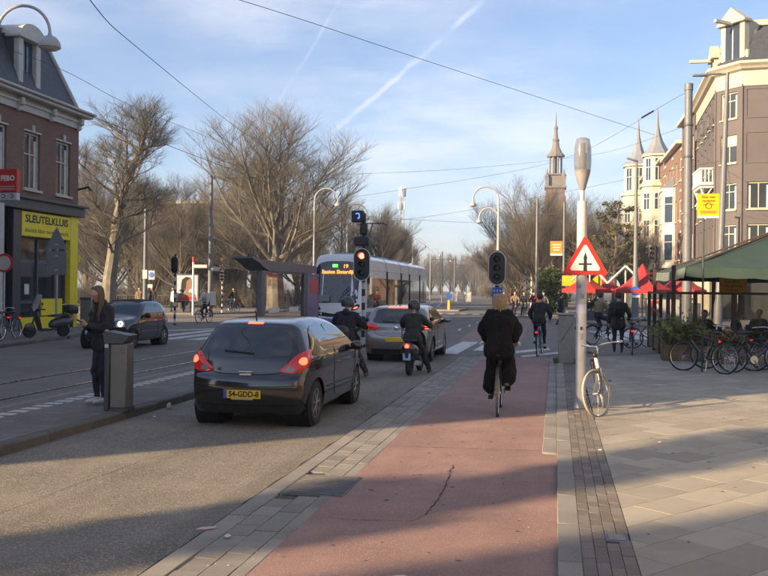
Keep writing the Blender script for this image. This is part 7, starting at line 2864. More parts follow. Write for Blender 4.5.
MB().box((0, -.23, 1.52), (.52, .02, .16), bev=.005).build('white_plate', M_white, t)
for (x, y, h_, lab) in ((-27.8, 57.8, 7.8, 'grey mast left of the billboard carrying small parking signs'), (-21.9, 54.9, 9.0, 'grey overhead wire mast right of the billboard')):
    t = thing('catenary_mast', lab, 'pole', (x, y, .0))
    MB().lathe([(.17, 0), (.15, 2), (.10, h_), (.12, h_ + .02), (.03, h_ + .15)], 12).build('shaft', M_polegrey, t)
    if x < -25:
        MB().box((.55, -.16, 2.7), (.45, .03, .62), bev=.005).build('blue_parking_plate', M_offwhite, t, ang=0)
        MB().lathe([(.001, 0), (.19, 0), (.19, .015), (.001, .02)], 20, Matrix.Translation((.55, -.18, 2.72)) @ Matrix.Rotation(R(90), 4, 'X')).build('blue_disc', M_blue, t)
        MB().box((.05, -.16, 2.75), (.34, .03, .60), bev=.005).build('white_plate', M_offwhite, t, ang=0)
        MB().box((.45, -.16, 1.95), (.36, .03, .24), bev=.005).build('lower_plate', M_offwhite, t, ang=0)
    else:
        MB().box((.35, -.1, 3.05), (.62, .05, .2), bev=.01).build('direction_board', mat('pale_board', (.4, .4, .36), .6), t, ang=0)
        MB().box((.25, -.12, 1.2), (.40, .05, .9), bev=.01).build('timetable_case', M_offwhite, t, ang=0)
# red and white direction post
t = thing('direction_post', 'white direction sign post with red topped arm right of the billboard', 'sign', (-24.2, 57.6, .0))
MB().cyl((0, 0, 0), (0, 0, 3.95), .07, n=10).build('post', M_white, t)
MB().cyl((0, 0, 3.6), (0, 0, 3.95), .073, n=10).build('red_top', M_red, t)
MB().box((.52, -.05, 3.32), (.95, .05, .22), bev=.01).build('arm', mat('pale_pink_board', (.6, .45, .42), .6), t, ang=0)
# poles and span-wire masts of the far street
for i, (x, y, h_) in enumerate(((-1.5, 71.0, 9.0), (-3.1, 96, 7.5), (-2.2, 84, 7.0), (-5.4, 128, 7.5), (-16.5, 132, 7.5), (-17.8, 160, 7.5), (-8.8, 160, 7.5), (-12.2, 190, 7.5))):
    t = thing('wire_mast', ('slim dark mast behind the second cyclist', 'pale pole left of the ivy bush', 'short pale pole beside the waiting cyclists', 'far wire mast right of the tram tracks', 'far wire mast left of the tram tracks', 'farther wire mast left of the tram tracks', 'farther wire mast right of the tram tracks', 'farthest wire mast right of the tram tracks')[i], 'pole', (x, y, 0))
    MB().lathe([(.13, 0), (.12, 1), (.08, h_), (.02, h_ + .1)], 10).build('shaft', M_polegrey if i in (0, 3, 4, 5, 6, 7) else M_lamppost, t)
    if i in (0, 3, 4, 5, 6, 7):
        MB().tube([(-1.8, 0, h_ - 1.2), (1.8, 0, h_ - 1.1)], .03, 6).build('cross_arm', M_darkgrey, t)
# orange board on grey pole
t = thing('board_pole', 'grey pole with an orange and white notice board below the church tower', 'sign', (.62, 76.4, .0))
MB().cyl((0, 0, 0), (0, 0, 9.3), .12, .09, n=10).build('shaft', M_polegrey, t)
ob_ = MB().box((-.62, -.05, 5.45), (1.0, .06, 1.2), bev=.01).build('board', M_orange, t, ang=0)
MB().box((-.62, -.085, 4.93), (1.0, .01, .16)).build('white_strip', M_white, ob_, ang=0)
for k in range(3):
    MB().box((-.62, -.085, 5.75 - k * .22), (.7 - .1 * k, .01, .08)).build('white_line', M_white, ob_, ang=0)
MB().lathe([(.001, 0), (.3, 0), (.3, .03), (.001, .03)], 20, Matrix.Translation((.0, -.15, 3.0)) @ Matrix.Rotation(R(90), 4, 'X')).build('red_disc', M_red, t)
# bollard with blue disc on the far refuge
t = thing('bollard', 'yellow bollard with round blue arrow sign on the far traffic refuge', 'bollard', (-9.43, 80.7, .0))
MB().lathe([(.16, 0), (.15, .9), (.12, 1.0)], 14).build('post', mat('bollard_ochre', (.62, .36, .08), .6), t)
MB().lathe([(.001, 0), (.28, 0), (.28, .03), (.001, .03)], 20, Matrix.Translation((0, -.1, 1.35)) @ Matrix.Rotation(R(90), 4, 'X')).build('blue_disc', M_blue, t)
t = thing('refuge_island', 'low kerbed traffic refuge under the yellow bollard', 'traffic island', (-9.6, 84, 0))
MB().box((0, 0, .06), (2.4, 9.0, .14), bev=.03).build('kerb', M_kerb, t)
# white boxes at the far street side
for (x, y, lab) in ((-15.6, 140, 'white cabinet at the roadside in the far street, left one'), (-13.6, 141, 'white cabinet at the roadside in the far street, right one')):
    t = thing('roadside_cabinet', lab, 'cabinet', (x, y, 0))
    MB().box((0, 0, .8), (1.2, .5, 1.5), bev=.03).build('housing', M_white, t)
    MB().box((0, 0, 1.58), (1.3, .6, .08), bev=.02).build('lid', M_offwhite, t)
# telecom mast
t = thing('telecom_mast', 'distant telecom mast with panel antennas rising above the bare trees', 'mast', (-33.8, 197, 0))
b = MB()
for a in (0, 2.09, 4.19):
    b.tube([(1.0 * math.cos(a), 1.0 * math.sin(a), 0), (.35 * math.cos(a), .35 * math.sin(a), 24.5)], .09, 5)
for k in range(16):
    z = 1.5 * k + .5
    r0 = 1.0 - .65 * z / 24.5
    for j in range(3):
        a, c = 2.09 * j, 2.09 * (j + 1)
        b.tube([(r0 * math.cos(a), r0 * math.sin(a), z), (r0 * math.cos(c), r0 * math.sin(c), z + 1.4)], .05, 4)
b.build('lattice', M_galv, t)
for j in range(3):
    a = 2.09 * j + .5
    MB().box((.75 * math.cos(a), .75 * math.sin(a), 23.6), (.35, .35, 2.2), bev=.05).build('antenna', M_white, t)
    MB().box((.75 * math.cos(a + 1), .75 * math.sin(a + 1), 20.4), (.35, .35, 1.6), bev=.05).build('antenna', M_white, t)

# billboard
bb_ = thing('billboard', 'dark framed street billboard with portrait poster at the park corner', 'billboard', (-26.4, 61.8, .1), R(12))
MB().box((0, 0, .35), (.5, .3, .7), bev=.03).build('foot', M_darkgrey, bb_)
MB().box((0, 0, 1.72), (1.75, .22, 2.1), bev=.05).build('frame', M_darkgrey, bb_)
MM = rect_M((0, -.112, 0), (1, 0, 0), (0, 0, 1))
b = MB()
b.M = MM
b.box((0, 1.74, 0), (1.5, 1.85, .008))
po = b.build('poster', mat('poster_pale', (0.50, 0.53, 0.57), .4, var=.06), bb_, ang=0)
for nm, poly, m_, d_ in (('poster_hair', [(-.45, 2.0), (-.38, 2.35), (-.1, 2.55), (.2, 2.5), (.3, 2.35), (.05, 2.25), (-.05, 1.95), (-.1, 1.6), (-.35, 1.35), (-.45, 1.6)], M_hair_dark, .006),
                         ('poster_face', [(-.05, 2.25), (.2, 2.42), (.33, 2.3), (.36, 2.1), (.43, 2.0), (.36, 1.85), (.3, 1.68), (.12, 1.64), (.08, 1.4), (-.15, 1.3), (-.1, 1.75)], mat('poster_skin', (.30, .17, .11), .5), .009),
                         ('poster_shoulder', [(-.7, .95), (.7, .95), (.6, 1.25), (.25, 1.42), (-.3, 1.42), (-.65, 1.25)], mat('poster_skin', (.30, .17, .11), .5), .008),
                         ('poster_dress', [(-.72, .84), (.72, .84), (.62, 1.05), (.3, 1.12), (-.3, 1.02), (-.66, 1.1)], M_red, .011)):
    b = MB()
    b.prism(poly, 0, d_, MM)
    b.build(nm, m_, po, ang=0)

# hanging red snack bar sign
fs = thing('hanging_sign', 'red hanging sign reading FEBO at the left edge of the frame', 'sign', (-19.74, 29.85, 4.95))
MB().box((0, 0, .78), (.74, .22, .86), bev=.02).build('red_box', M_red, fs, ang=0)
MB().box((0, 0, .20), (.74, .21, .28), bev=.02).build('white_strip', mat('sign_pale', (.5, .5, .52), .5), fs, ang=0)
MM = rect_M((0, -.114, 0), (1, 0, 0), (0, 0, 1))
add_text('FEBO', .26, M_white, fs, MM @ Matrix.Translation((0, .86, 0)), width=.56, bold=.012)
for k in range(2):
    MB().box((0, -.113, .56 - k * .09), (.58, .008, .03)).build('small_line', M_offwhite, fs, ang=0)
for x in (-.17, .17):
    MB().tube(catmull([(x - .07, -.115, .27), (x + .04, -.115, .27), (x + .07, -.115, .20), (x + .0, -.115, .15), (x - .04, -.115, .18)], 4), .014, 5).build('hook_arrow', M_ink, fs)
MB().box((-.75, 0, .9), (.9, .06, .06)).build('bracket', M_darkgrey, fs, ang=0)
t = thing('round_sign', 'round red rimmed traffic sign at the left edge before the dark shop column', 'sign', (-19.55, 29.3, .1))
MB().cyl((0, 0, 0), (0, 0, 2.95), .045, n=10).build('post', M_galv, t)
MB().lathe([(.001, 0), (.34, 0), (.34, .02), (.001, .02)], 24, Matrix.Translation((.05, -.06, 2.6)) @ Matrix.Rotation(R(90), 4, 'X')).build('red_rim', M_red, t)
MB().lathe([(.001, 0), (.26, 0), (.26, .006), (.001, .006)], 24, Matrix.Translation((.05, -.082, 2.6)) @ Matrix.Rotation(R(90), 4, 'X')).build('grey_field', M_offwhite, t)
# back of a stacked sign
t = thing('sign_back', 'grey backs of a triangular and a rectangular traffic sign before the yellow shop', 'sign', (-18.9, 31.7, .1), R(12))
MB().cyl((0, 0, 0), (0, 0, 4.05), .045, n=10).build('post', M_galv, t)
M_signback = mat('sign_back_grey', (0.17, 0.18, 0.19), .6, metal=.3, var=.1)
b = MB()
b.prism([(-.42, 3.2), (.42, 3.2), (.05, 3.98), (-.05, 3.98)], .05, .07, rect_M((0, 0, 0), (1, 0, 0), (0, 0, 1)))
b.build('triangular_plate', M_signback, t, ang=0)
MB().box((0, -.06, 2.68), (.78, .02, .92), bev=.008).build('rectangular_plate', M_signback, t, ang=0)
for z in (2.4, 2.95, 3.4):
    MB().box((0, -.05, z), (.14, .05, .06)).build('clamp', M_galv, t, ang=0)
# grey waste bin at the shop corner
t = thing('waste_container', 'grey waste container standing at the corner right of the yellow pilaster', 'waste bin', (-20.6, 37.2, .1))
MB().box((0, 0, .62), (.55, .55, 1.15), bev=.03).build('body', mat('container_grey', (.16, .165, .17), .6), t)
MB().box((0, 0, 1.25), (.60, .60, .12), bev=.04).build('lid', M_darkgrey, t)
# park railing
pf = thing('park_railing', 'dark iron park railing along the footpath before the thicket', 'fence', (0, 0, .1))
rail_pts = [(-58, 74.2), (-33, 73.6), (-31, 76.0), (-30, 100)]
bar = MB().box((0, 0, .55), (.03, .03, 1.1)).mesh('bar', M_black, 0)
post = MB().box((0, 0, .62), (.09, .09, 1.24), bev=.01).mesh('post', M_black, 0)
for i in range(len(rail_pts) - 1):
    a, c = V(rail_pts[i]), V(rail_pts[i + 1])
    L_ = (c - a).length
    d_ = (c - a) / L_
    an = math.atan2(d_.y, d_.x)
    for z in (.15, 1.05):
        m_ = (a + c) / 2
        MB().box((m_.x, m_.y, z), (L_, .04, .05), rz=an).build('rail', M_black, pf, ang=0)
    n_ = int(L_ / 2)
    for k in range(n_ + 1):
        p = a + d_ * (L_ * k / n_)
        add('post', post, pf, (p.x, p.y, 0))
    for k in range(int(L_ / .25) if i == 0 else 0):
        p = a + d_ * (.25 * k + .12)
        add('bar', bar, pf, (p.x, p.y, 0))

# ---------------------------------------------------------------- terrace under the green canopy
M_green = mat('green_canvas', (0.028, 0.058, 0.047), .8, var=.12, scale=1.5, bump=.15, bscale=25)
M_greenl = mat('pale_canvas_valance', (0.16, 0.20, 0.17), .85, var=.2, scale=4)
cn = thing('canopy', 'large dark green pitched canopy over the pavement terrace', 'canopy', (3.25, 24.0, .15))
x0, x1, y0, y1, zl, zt = 0, 8.2, 0, 7.1, 2.40, 4.05
apex = V((4.1, 3.5, zt))
cs = [V((x0, y0, zl)), V((x1, y0, zl)), V((x1, y1, zl)), V((x0, y1, zl))]
b = MB()
N_ = 10
for i in range(4):
    a, c = cs[i], cs[(i + 1) % 4]
    grid = []
    for r_ in range(N_ + 1):
        f = r_ / N_
        row = []
        for k in range(N_ + 1):
            g_ = k / N_
            p = a.lerp(c, g_).lerp(apex, f)
            p.z -= .16 * math.sin(math.pi * g_) * (1 - f) * (.4 + .6 * f) + .10 * math.sin(math.pi * f)
            row.append(p)
        grid.append(row)
    vs = [p for row in grid for p in row]
    fsx = []
    for r_ in range(N_):
        for k in range(N_):
            fsx.append((r_ * (N_ + 1) + k, r_ * (N_ + 1) + k + 1, (r_ + 1) * (N_ + 1) + k + 1, (r_ + 1) * (N_ + 1) + k))
    b._add(vs, fsx)
b.build('canvas', M_green, cn, ang=25)
for i in (0, 1, 2, 3):
    a, c = cs[i], cs[(i + 1) % 4]
    b = MB()
    n_ = 40
    rows = [[], []]
    for k in range(n_ + 1):
        g_ = k / n_
        p = a.lerp(c, g_)
        p.z -= .16 * math.sin(math.pi * g_) * .4
        nn = V(((c - a).y, -(c - a).x, 0)).normalized()
        rows[0].append(p + nn * .002)
        rows[1].append(p + V((0, 0, -.24 - .03 * abs(math.sin(g_ * n_ * .8)))) + nn * (.03 * math.sin(g_ * 46) + .012))
    b.loft(rows, closed_ring=False)
    b.build('valance', M_greenl if i == 3 else M_green, cn, ang=50)  # left valance gets a paler grey green than the other sides
for (x, y) in ((-.05, 2.0), (-.05, 6.8), (8.0, .3), (8.0, 6.8)):
    MB().box((x, y, 1.25), (.11, .11, 2.5), bev=.01).build('post', M_wood, cn)
for a in cs:
    MB().tube([a + V((0, 0, -.03)), apex + V((0, 0, -.05))], .03, 6).build('rafter', M_wood, cn)

fr = thing('terrace_screen', 'dark wooden framed glass windscreen along the front of the terrace', 'windscreen', (3.05, 25.95, .08))
xs_ = [0, .72, 1.72, 2.9, 4.2, 5.5]
for x in xs_:
    MB().box((x, 0, .92), (.10, .10, 1.84), bev=.008).build('post', M_wood, fr)
for i in range(len(xs_) - 1):
    xa, xb = xs_[i] + .05, xs_[i + 1] - .05
    MB().box(((xa + xb) / 2, 0, 1.80), (xb - xa, .07, .07)).build('top_rail', M_wood, fr, ang=0)
    MB().box(((xa + xb) / 2, 0, .75), (xb - xa, .06, .06)).build('mid_rail', M_wood, fr, ang=0)
    MB().box(((xa + xb) / 2, 0, 1.27), (xb - xa, .012, .98)).build('glass', M_glass_clear, fr, ang=0)
    for k in range(3):
        MB().box(((xa + xb) / 2, 0, .14 + k * .20), (xb - xa, .04, .185), bev=.005).build('board', M_woodl, fr)
fr2 = thing('terrace_screen', 'glass windscreen closing the left side of the terrace', 'windscreen', (3.05, 26.05, .08), R(90))
for x in (1.7, 3.4, 5.0):
    MB().box((x, 0, .92), (.10, .10, 1.84), bev=.008).build('post', M_wood, fr2)
for xa, xb in ((.05, 1.65), (1.75, 3.35), (3.45, 4.95)):
    MB().box(((xa + xb) / 2, 0, 1.80), (xb - xa, .07, .07)).build('top_rail', M_wood, fr2, ang=0)
    MB().box(((xa + xb) / 2, 0, 1.2), (xb - xa, .012, 1.1)).build('glass', M_glass_clear, fr2, ang=0)
    for k in range(3):
        MB().box(((xa + xb) / 2, 0, .14 + k * .20), (xb - xa, .04, .185), bev=.005).build('board', M_woodl, fr2)

# planters
M_lime = mat('lime_leaves', (0.17, 0.18, 0.045), .6, var=.4, scale=3)
M_dry = mat('dry_grass_leaves', (0.22, 0.15, 0.07), .8, var=.35, scale=3)
M_dkleaf = mat('dark_green_leaves', (0.04, 0.065, 0.025), .6, var=.4, scale=3)


def planter(label, x, y, w, leafm, h_, seed, box=M_woodl, hb=.42, arch=False):
    t = thing('planter', label, 'planter', (x, y, .08))
    pr_ = random.Random(seed)
    MB().box((0, 0, hb / 2), (w, .5, hb), bev=.02).build('trough', box, t)
    MB().box((0, 0, hb + .002), (w - .08, .42, .03)).build('soil', M_ground, t)
    b_ = MB()
    for k in range(int(90 * w)):
        p0 = V((pr_.uniform(-w / 2 + .08, w / 2 - .08), pr_.uniform(-.16, .16), hb))
        d_ = V((pr_.gauss(0, .5), pr_.gauss(-.1, .5), 1)).normalized()
        L_ = h_ * pr_.uniform(.45, 1.0)
        pts = [p0]
        for j in range(5):
            pts.append(pts[-1] + d_ * L_ / 5)
            d_ = (d_ + V((pr_.gauss(0, .06), pr_.gauss(0, .06), -.20 if arch else -.08))).normalized()
        b_.tube(pts, [.004] * 6, 3, caps=False)
        for j in range(1, 6):
            for q_ in range(6 if not arch else 7):
                ax = (pts[j] - pts[j - 1]).normalized()
                o = Quaternion(ax, pr_.uniform(0, 6.28)) @ ax.orthogonal().normalized()
                lf = (ax * .6 + o).normalized()
                sd = lf.cross(ax).normalized()
                l_ = pr_.uniform(.06, .13)
                p = pts[j].lerp(pts[j - 1], pr_.random())
                b_._add([p, p + lf * l_ * .5 + sd * l_ * .22, p + lf * l_, p + lf * l_ * .5 - sd * l_ * .22], [(0, 1, 2, 3)])
    b_.build('plant', leafm, t, ang=0)
    return t


planter('planter with arching lime green shrub at the terrace corner post', 3.25, 25.2, .9, M_lime, 1.0, 1, arch=True)
planter('planter with brown dry grasses behind the black thick-framed bicycle', 4.3, 24.6, 1.0, M_dry, .5, 2)
planter('planter with low dark green plants at the right end of the terrace', 5.5, 24.4, 1.1, M_dkleaf, .45, 3)
planter('stone planter with dry plants under the first glass screen panel', 3.75, 25.35, .5, M_dry, .7, 4, box=M_stone)


def chair(label, x, y, rz, m=M_black, group=None):
    t = thing('terrace_chair', label, 'chair', (x, y, .08), rz, group)
    MB().box((0, 0, .45), (.46, .46, .05), bev=.015).build('seat', m, t)
    b_ = MB()
    b_.loft([[V((.23 * s_, -.22 - .05 * z_ + .05 * (1 - s_ * s_), .47 + .42 * z_)) for s_ in (-1, -.5, 0, .5, 1)] for z_ in (0, .5, 1)], closed_ring=False)
    b_.loft([[V((.23 * s_, -.20 - .05 * z_ + .05 * (1 - s_ * s_), .47 + .42 * z_)) for s_ in (-1, -.5, 0, .5, 1)] for z_ in (0, .5, 1)], closed_ring=False)
    b_.build('backrest', m, t, ang=60)
    for sx in (-1, 1):
        for sy in (-1, 1):
            MB().cyl((sx * .2, sy * .2, .44), (sx * .22, sy * .22, 0), .016, n=6).build('leg', M_darkgrey, t)
    return t


def table(label, x, y):
    t = thing('terrace_table', label, 'table', (x, y, .08))
    MB().box((0, 0, .74), (.75, .75, .035), bev=.01).build('table_top', M_woodl, t)
    MB().cyl((0, 0, .04), (0, 0, .73), .035, n=10).build('column', M_darkgrey, t)
    MB().box((0, 0, .02), (.45, .45, .04), bev=.01).build('foot', M_darkgrey, t)


for i, (x, y) in enumerate(((4.3, 27.2), (5.7, 27.0), (4.5, 29.2), (6.2, 29.0), (7.3, 27.4))):
    table(('terrace table nearest the lime green shrub', 'terrace table at the middle of the glass screen', 'rear terrace table near the left screen', 'rear terrace table in the middle of the terrace', 'terrace table at the right edge of the frame')[i], x, y)
    for k, (dx, dy, rz) in enumerate(((0, -.65, 0), (0, .65, 180), (-.65, 0, -90), (.65, 0, 90))):
        if (i + k) % 4 != 3:
            chair('black shell chair drawn up to a terrace table behind the glass', x + dx, y + dy, R(rz), group='chairs at the terrace tables')
sit = dict(pelvis=(0, -.05, .55), lean=8, handR=(.18, .30, .80), handL=(-.18, .30, .80), footR=(.12, .40, .1), footL=(-.12, .36, .1), head=12)
for (x, y, rz, tp, lab) in ((4.3, 27.85, 180, M_cloth_dark, 'guest in black seated facing the camera at the table near the lime shrub'), (5.05, 27.0, -90, M_cloth_grey, 'guest in grey seated sideways at the middle terrace table'), (6.2, 29.65, 180, M_cloth_dark, 'guest in black seated at the rear middle terrace table')):
    person('person', lab, (x, y, .0), R(rz), dict(sit), H=1.74, top=tp, bulk=.025, voxel=.018, hair=M_hair_dark)

# yellow notices
t = thing('notice_pole', 'thin dark pole with an orange yellow notice standing before the terrace', 'sign', (3.30, 21.6, .08))
MB().cyl((0, 0, 0), (0, 0, 3.75), .022, n=8).build('post', mat('pole_dark_green', (.02, .04, .03), .5), t)
pn = MB().box((.10, -.03, 3.80), (.48, .012, .56), bev=.004).build('notice', M_signyellow, t, ang=0)
MM = rect_M((.10, -.0375, 3.80), (1, 0, 0), (0, 0, 1))
add_text('Hier een', .085, M_ink, pn, MM @ Matrix.Translation((0, .20, 0)), bold=.001)
add_text('reclame', .085, M_ink, pn, MM @ Matrix.Translation((0, .115, 0)), bold=.001)
b = MB()
b.M = MM
b.tube([(.065 * math.cos(a), .0 + .065 * math.sin(a), .002) for a in [2 * math.pi * k / 16 for k in range(16)]], .007, 5, closed=True)
b.tube([(-.12, .03, .002), (-.03, .03, .002)], .007, 5)
b.tube([(.03, .03, .002), (.12, .03, .002)], .007, 5)
b.build('symbol', M_ink, pn)
for k in range(2):
    MB().box((.10, -.038, 3.675 - k * .035), (.34, .004, .014)).build('text_line', M_ink, pn, ang=0)
MB().box((.10, -.0375, 3.545), (.46, .006, .05)).build('white_strip', M_white, pn, ang=0)
t = thing('hanging_notice', 'orange yellow dated notice hanging under the green canopy', 'sign', (5.02, 27.4, 1.88))
pn = MB().box((0, 0, .22), (.76, .012, .44), bev=.004).build('notice', M_signyellow, t, ang=0)
MM = rect_M((0, -.0075, .22), (1, 0, 0), (0, 0, 1))
add_text('3 jan 2023', .10, M_ink, pn, MM @ Matrix.Translation((-.04, .12, 0)))
add_text('café gesloten', .10, M_ink, pn, MM @ Matrix.Translation((0, 0, 0)))
add_text('14.00 uur', .10, M_ink, pn, MM @ Matrix.Translation((-.04, -.12, 0)))
MB().cyl((0, 0, .44), (0, 0, .95), .006, n=5).build('cord', M_wire, t)

# ---------------------------------------------------------------- red parasols and kiosk across the junction
M_redcan = mat('red_canvas', (0.36, 0.030, 0.030), .8, var=.1, scale=2)
for (x, y, w, z, lab) in ((5.3, 58.2, 3.3, 3.55, 'red parasol right of the round blue sign'), (1.9, 61.8, 3.0, 2.9, 'red parasol left of the round blue sign behind the walking man'), (3.2, 64.0, 3.0, 3.0, 'red parasol behind the white frame peaks'), (7.9, 60.5, 3.0, 3.2, 'red parasol beside the corner house ground floor')):
    t = thing('parasol', lab, 'parasol', (x, y, .1))
    b = MB()
    n_ = 8
    ring = [V((w / 2 * 1.08 * math.cos(2 * math.pi * (k + .5) / n_), w / 2 * 1.08 * math.sin(2 * math.pi * (k + .5) / n_), 1.95)) for k in range(n_)]
    rows = [ring, [p * .62 + V((0, 0, 1.95 * .38 + .24 * (z - 1.95))) for p in ring], [V((p.x * .28, p.y * .28, 1.95 + .60 * (z - 1.95))) for p in ring], [V((p.x * .02, p.y * .02, z)) for p in ring]]
    b.loft(rows)
    b.build('canvas', M_redcan, t, ang=15)
    b = MB()
    b.loft([ring + [ring[0]], [p + V((0, 0, -.25)) for p in ring + [ring[0]]]], closed_ring=False)
    b.build('valance', mat('bright_red_canvas', (.50, .03, .03), .8), t, ang=0)
    MB().cyl((0, 0, 0), (0, 0, z - .05), .04, n=8).build('pole', M_galv, t)
    MB().box((0, 0, .05), (.7, .7, .1), bev=.02).build('base', M_darkgrey, t)
t = thing('peaked_frame', 'white zigzag peaked frame behind the red parasols', 'frame', (2.2, 61.2, .1))
pk = [(-1.2, 2.5), (0, 3.6), (1.15, 2.35), (2.3, 3.5), (3.4, 2.4)]
for i in range(len(pk) - 1):
    MB().tube([(pk[i][0], 0, pk[i][1]), (pk[i + 1][0], 0, pk[i + 1][1])], .07, 5).build('bar', M_white, t)
for x in (0, 2.3):
    MB().cyl((x, 0.15, 0), (x, .15, 3.5), .05, n=6).build('post', M_white, t)
b = MB()
MB().box((-.5, .8, 2.5), (2.6, .1, .7)).build('yellow_banner', mat('black_yellow_banner', (.55, .38, .02), .6, var=.1), t, ang=0)
MB().prism([(-.2, 2.2), (.3, 2.2), (.7, 2.85), (.2, 2.85)], .0, .02, rect_M((-.4, .74, 0), (1, 0, 0), (0, 0, 1))).build('banner_stripe', M_black, t, ang=0)
t = thing('kiosk', 'low white kiosk counter with a red poster below the red parasol', 'kiosk', (6.4, 57.2, .1))
MB().box((0, 0, .72), (1.9, .9, 1.3), bev=.02).build('counter', M_offwhite, t)
MB().box((.3, 0, 1.40), (3.0, 1.0, .08), bev=.02).build('worktop', M_darkgrey, t)
kp = MB().box((-.45, -.46, .8), (.7, .02, .95)).build('poster', M_red, t, ang=0)
MB().lathe([(.001, 0), (.2, 0), (.2, .006), (.001, .006)], 16, Matrix.Translation((-.45, -.472, .9)) @ Matrix.Rotation(R(90), 4, 'X')).build('poster_mark', M_white, kp)
MB().box((1.6, .1, .6), (1.2, .7, 1.1), bev=.02).build('dark_counter', M_darkgrey, t)
t = thing('flower_trough', 'green planted trough beside the red parasols left of the walking man', 'planter', (2.6, 58.2, .1))
MB().box((0, 0, .3), (2.6, .5, .6), bev=.03).build('trough', M_darkgrey, t)
pr2 = random.Random(8)
add('plant', leaf_mesh('plant', 8, [((pr2.uniform(-1.2, 1.2), pr2.uniform(-.2, .2), .75 + pr2.random() * .45), 1) for k in range(30)], .12, M_dkleaf, 40, .25, .8), t)

# ---------------------------------------------------------------- overhead wires


def wire(label, pts, r_=.014, sag=0.0):
    t = thing('overhead_wire', label, 'wire', (0, 0, 0), 0)
    P_ = catmull([V(p) for p in pts], 10)
    n_ = len(P_) - 1
    for i, p in enumerate(P_):
        p.z -= sag * 4 * (i / n_) * (1 - i / n_)
    MB().tube(P_, r_ * .62, 5).build('cable', M_wire, t)
    return t


wire('wire rising steeply from the large tree to the top edge left of centre', [(-4.5, 6.0, 5.9), (-8.19, 14.72, 6.99), (-11.59, 24.26, 8.51), (-18.03, 49.50, 11.01), (-20.5, 62, 12.2)], .016)
w_ = wire('wire from the corner building roof to the mast near the large tree', [(-20.9, 30.0, 10.95), (-20.75, 35.2, 11.1), (-22.42, 44.58, 11.58), (-23.18, 58.69, 12.06)], .018)
wire('long wire from the top edge to the grey mast at the right', [(-18, 14, 10.9), (-10.44, 28.55, 11.49), (-5.60, 39.65, 12.02), (6.16, 60.23, 12.02)], .018)
w_ = wire('wire from the grey catenary mast down across the sky towards the church tower', [(6.5, 47.6, 12.1), (0.17, 61.12, 10.64), (-10.80, 62.08, 8.86), (-17.2, 62.9, 8.2)], .016)
b = MB()
b.tube([(5.1, 50.8, 11.74), (4.6, 51.9, 11.6)], .05, 6)
b.build('insulator', M_black, w_)
wire('lower wire from the grey catenary mast across the street', [(6.6, 47.7, 10.4), (2.79, 61.62, 11.1), (-5.31, 63.12, 10.5), (-11.60, 58.87, 9.64), (-21.9, 54.9, 8.9)], .014)
wire('span wire above the tram between masts', [(-21.9, 54.9, 7.6), (-13.99, 60.45, 6.99), (-3.89, 63.40, 6.6), (-1.5, 71, 7.8)], .014)
wire('span wire from the park mast to the leaning lamp mast', [(-27.8, 57.8, 7.7), (-12, 56, 6.4), (8.1, 48.2, 8.6)], .013, .3)
wire('contact wire over the near tram track', [(-9.77, -20, 5.6), (-9.77, 30, 5.5), (-9.77, 62, 5.5), (-14, 110, 5.5), (-24, 210, 5.5)], .012)
wire('far span wire across the far street', [(-16.5, 132, 6.4), (-11, 130, 6.0), (-5.4, 128, 6.4)], .02)
wire('farther span wire across the far street', [(-17.8, 160, 6.4), (-13, 160, 6.0), (-8.8, 160, 6.4)], .02)
wire('wire from the catenary mast to the mauve house balcony', [(6.6, 47.6, 9.3), (10.6, 66, 11.0)], .013)
wire('wire with festoon lamps between the mast and the canopy pole', [(6.4, 47.6, 5.4), (4.9, 40, 3.6), (4.2, 31, 3.0)], .01)
wire('wire crossing before the mauve corner house', [(8.2, 48.2, 9.9), (11.8, 63.5, 7.2)], .012)

# ---------------------------------------------------------------- air
hz = MB().box((0, 530, 26), (1210, 1350, 54)).build('haze', None, None, ang=0)
hz.data.materials.clear()
hm_ = bpy.data.materials.new('haze_air')
hm_.use_nodes = True
hm_.node_tree.nodes.clear()
ho = hm_.node_tree.nodes.new('ShaderNodeOutputMaterial')
hv = hm_.node_tree.nodes.new('ShaderNodeVolumePrincipled')
hv.inputs['Color'].default_value = (0.80, 0.88, 1.0, 1)
hv.inputs['Density'].default_value = 0.00065
hv.inputs['Anisotropy'].default_value = 0.2
hm_.node_tree.links.new(hv.outputs[0], ho.inputs['Volume'])
hz.data.materials.append(hm_)
tag(hz, 'thin pale haze filling the street air', 'haze', kind='stuff')

# ---------------------------------------------------------------- litter
M_paper = mat('litter_white', (.62, .58, .56), .8, var=.15, scale=60)
M_pinkp = mat('litter_pink', (.60, .42, .42), .7, var=.15, scale=60)


def crumple(name, label, loc, s, m_, seed, flat=.5, rz=0.0):
    t = thing(name, label, 'litter', loc, rz)
    r_ = random.Random(seed)
    b_ = MB().ell((0, 0, s[2] * .5), (s[0] / 2, s[1] / 2, s[2] / 2), 10, 7)
    b_.v = [(x * r_.uniform(.72, 1.2), y * r_.uniform(.72, 1.2), z * r_.uniform(.8, 1.2)) for x, y, z in b_.v]
    b_.build('wrapper', m_, t, ang=20)


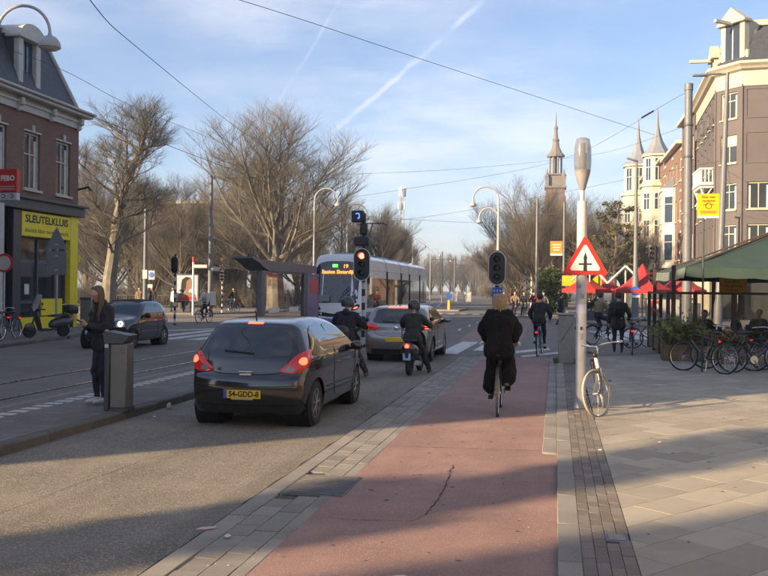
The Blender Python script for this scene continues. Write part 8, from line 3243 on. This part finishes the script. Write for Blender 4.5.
crumple('paper_cup', 'crumpled pink paper cup lying at the island kerb left of the black hatchback', (-5.88, 13.1, .006), (.09, .13, .09), M_pinkp, 1, rz=.6)
crumple('paper_wrapper', 'flattened pale wrapper lying on the kerb stones in the foreground', (-2.62, 6.52, .045), (.06, .17, .02), M_pinkp, 2, rz=-.9)
crumple('paper_scrap', 'small white paper scrap beside the flattened wrapper', (-2.38, 6.36, .045), (.05, .06, .02), M_paper, 3)
crumple('paper_scrap', 'small pale scrap near the bottom of the red cycle path', (-0.98, 5.72, .043), (.13, .05, .012), M_paper, 4, rz=.5)
crumple('paper_scrap', 'tiny scrap on the brick strip edge before the light column', (.52, 10.6, .078), (.05, .04, .015), M_paper, 5)
crumple('paper_scrap', 'white scrap on the sunlit right pavement', (1.25, 11.3, .083), (.05, .05, .015), M_paper, 6)
crumple('paper_scrap', 'pale flat scrap on the pavement before the terrace', (2.0, 18.3, .08), (.30, .12, .01), M_paper, 7, rz=.2)
crumple('paper_scrap', 'scrap on the car lane beside the island kerb', (-5.7, 12.2, .006), (.06, .05, .02), M_paper, 8)
gr2 = random.Random(12)
b = MB()
for k in range(900):
    x = gr2.choice([gr2.uniform(-1.9, 0.0), gr2.uniform(.2, 4.5), gr2.uniform(-2.55, -1.98), gr2.uniform(-6, -2.7)])
    y = gr2.uniform(4.5, 15)
    z = .0445 if -2.6 < x < .03 else (.084 if x > .2 else .007)
    s_ = gr2.uniform(.004, .012)
    a = gr2.uniform(0, 3)
    b._add([V((x + s_ * math.cos(a), y + s_ * math.sin(a), z)), V((x - s_ * math.sin(a) * .6, y + s_ * math.cos(a) * .6, z + .004)), V((x - s_ * math.cos(a), y - s_ * math.sin(a), z))], [(0, 1, 2)])
o = b.build('debris', mat('debris_flecks', (.42, .38, .32), .9, var=.4, scale=3), None, ang=0)
tag(o, 'scattered tiny pale flecks and grit on lane, path and pavement', 'grit', kind='stuff')
b = MB()
for k in range(240):
    x, y = gr2.choice([(gr2.uniform(.6, 5.0), gr2.uniform(5, 20)), (gr2.uniform(-1.9, 0), gr2.uniform(5, 16)), (gr2.uniform(-7.6, -6.3), gr2.uniform(9, 22))])
    if .6 > x > -1.95:
        z = .0425
    else:
        z = .0835 if x > 0 else .1225
    s_ = gr2.uniform(.010, .026)
    ph_ = gr2.uniform(0, 6)
    b._add([V((x + s_ * gr2.uniform(.7, 1.2) * math.cos(ph_ + j * .785), y + s_ * gr2.uniform(.7, 1.2) * math.sin(ph_ + j * .785), z)) for j in range(8)], [tuple(range(8))])
o = b.build('gum_spots', mat('trodden_gum', (.085, .08, .075), .9, var=.5, scale=2), None, ang=0)
tag(o, 'dark trodden gum spots dotted over pavement, path and island', 'gum spots', kind='stuff')
b = MB()
for k in range(700):
    a = gr2.uniform(0, 6.28)
    x, y = .27 + gr2.choice((-1, 1)) * gr2.uniform(.19, .30), 23.6 + gr2.uniform(-.5, .35)
    h_ = gr2.uniform(.04, .14)
    b._add([V((x - .004, y, .07)), V((x + .004, y, .07)), V((x + .05 * math.cos(a), y + .05 * math.sin(a), .07 + h_))], [(0, 1, 2)])
o = b.build('grass_tufts', mat('kerb_grass', (.07, .10, .03), .8, var=.3), None, ang=0)
tag(o, 'green grass tufts growing around the foot of the grey cabinet', 'grass', kind='stuff')
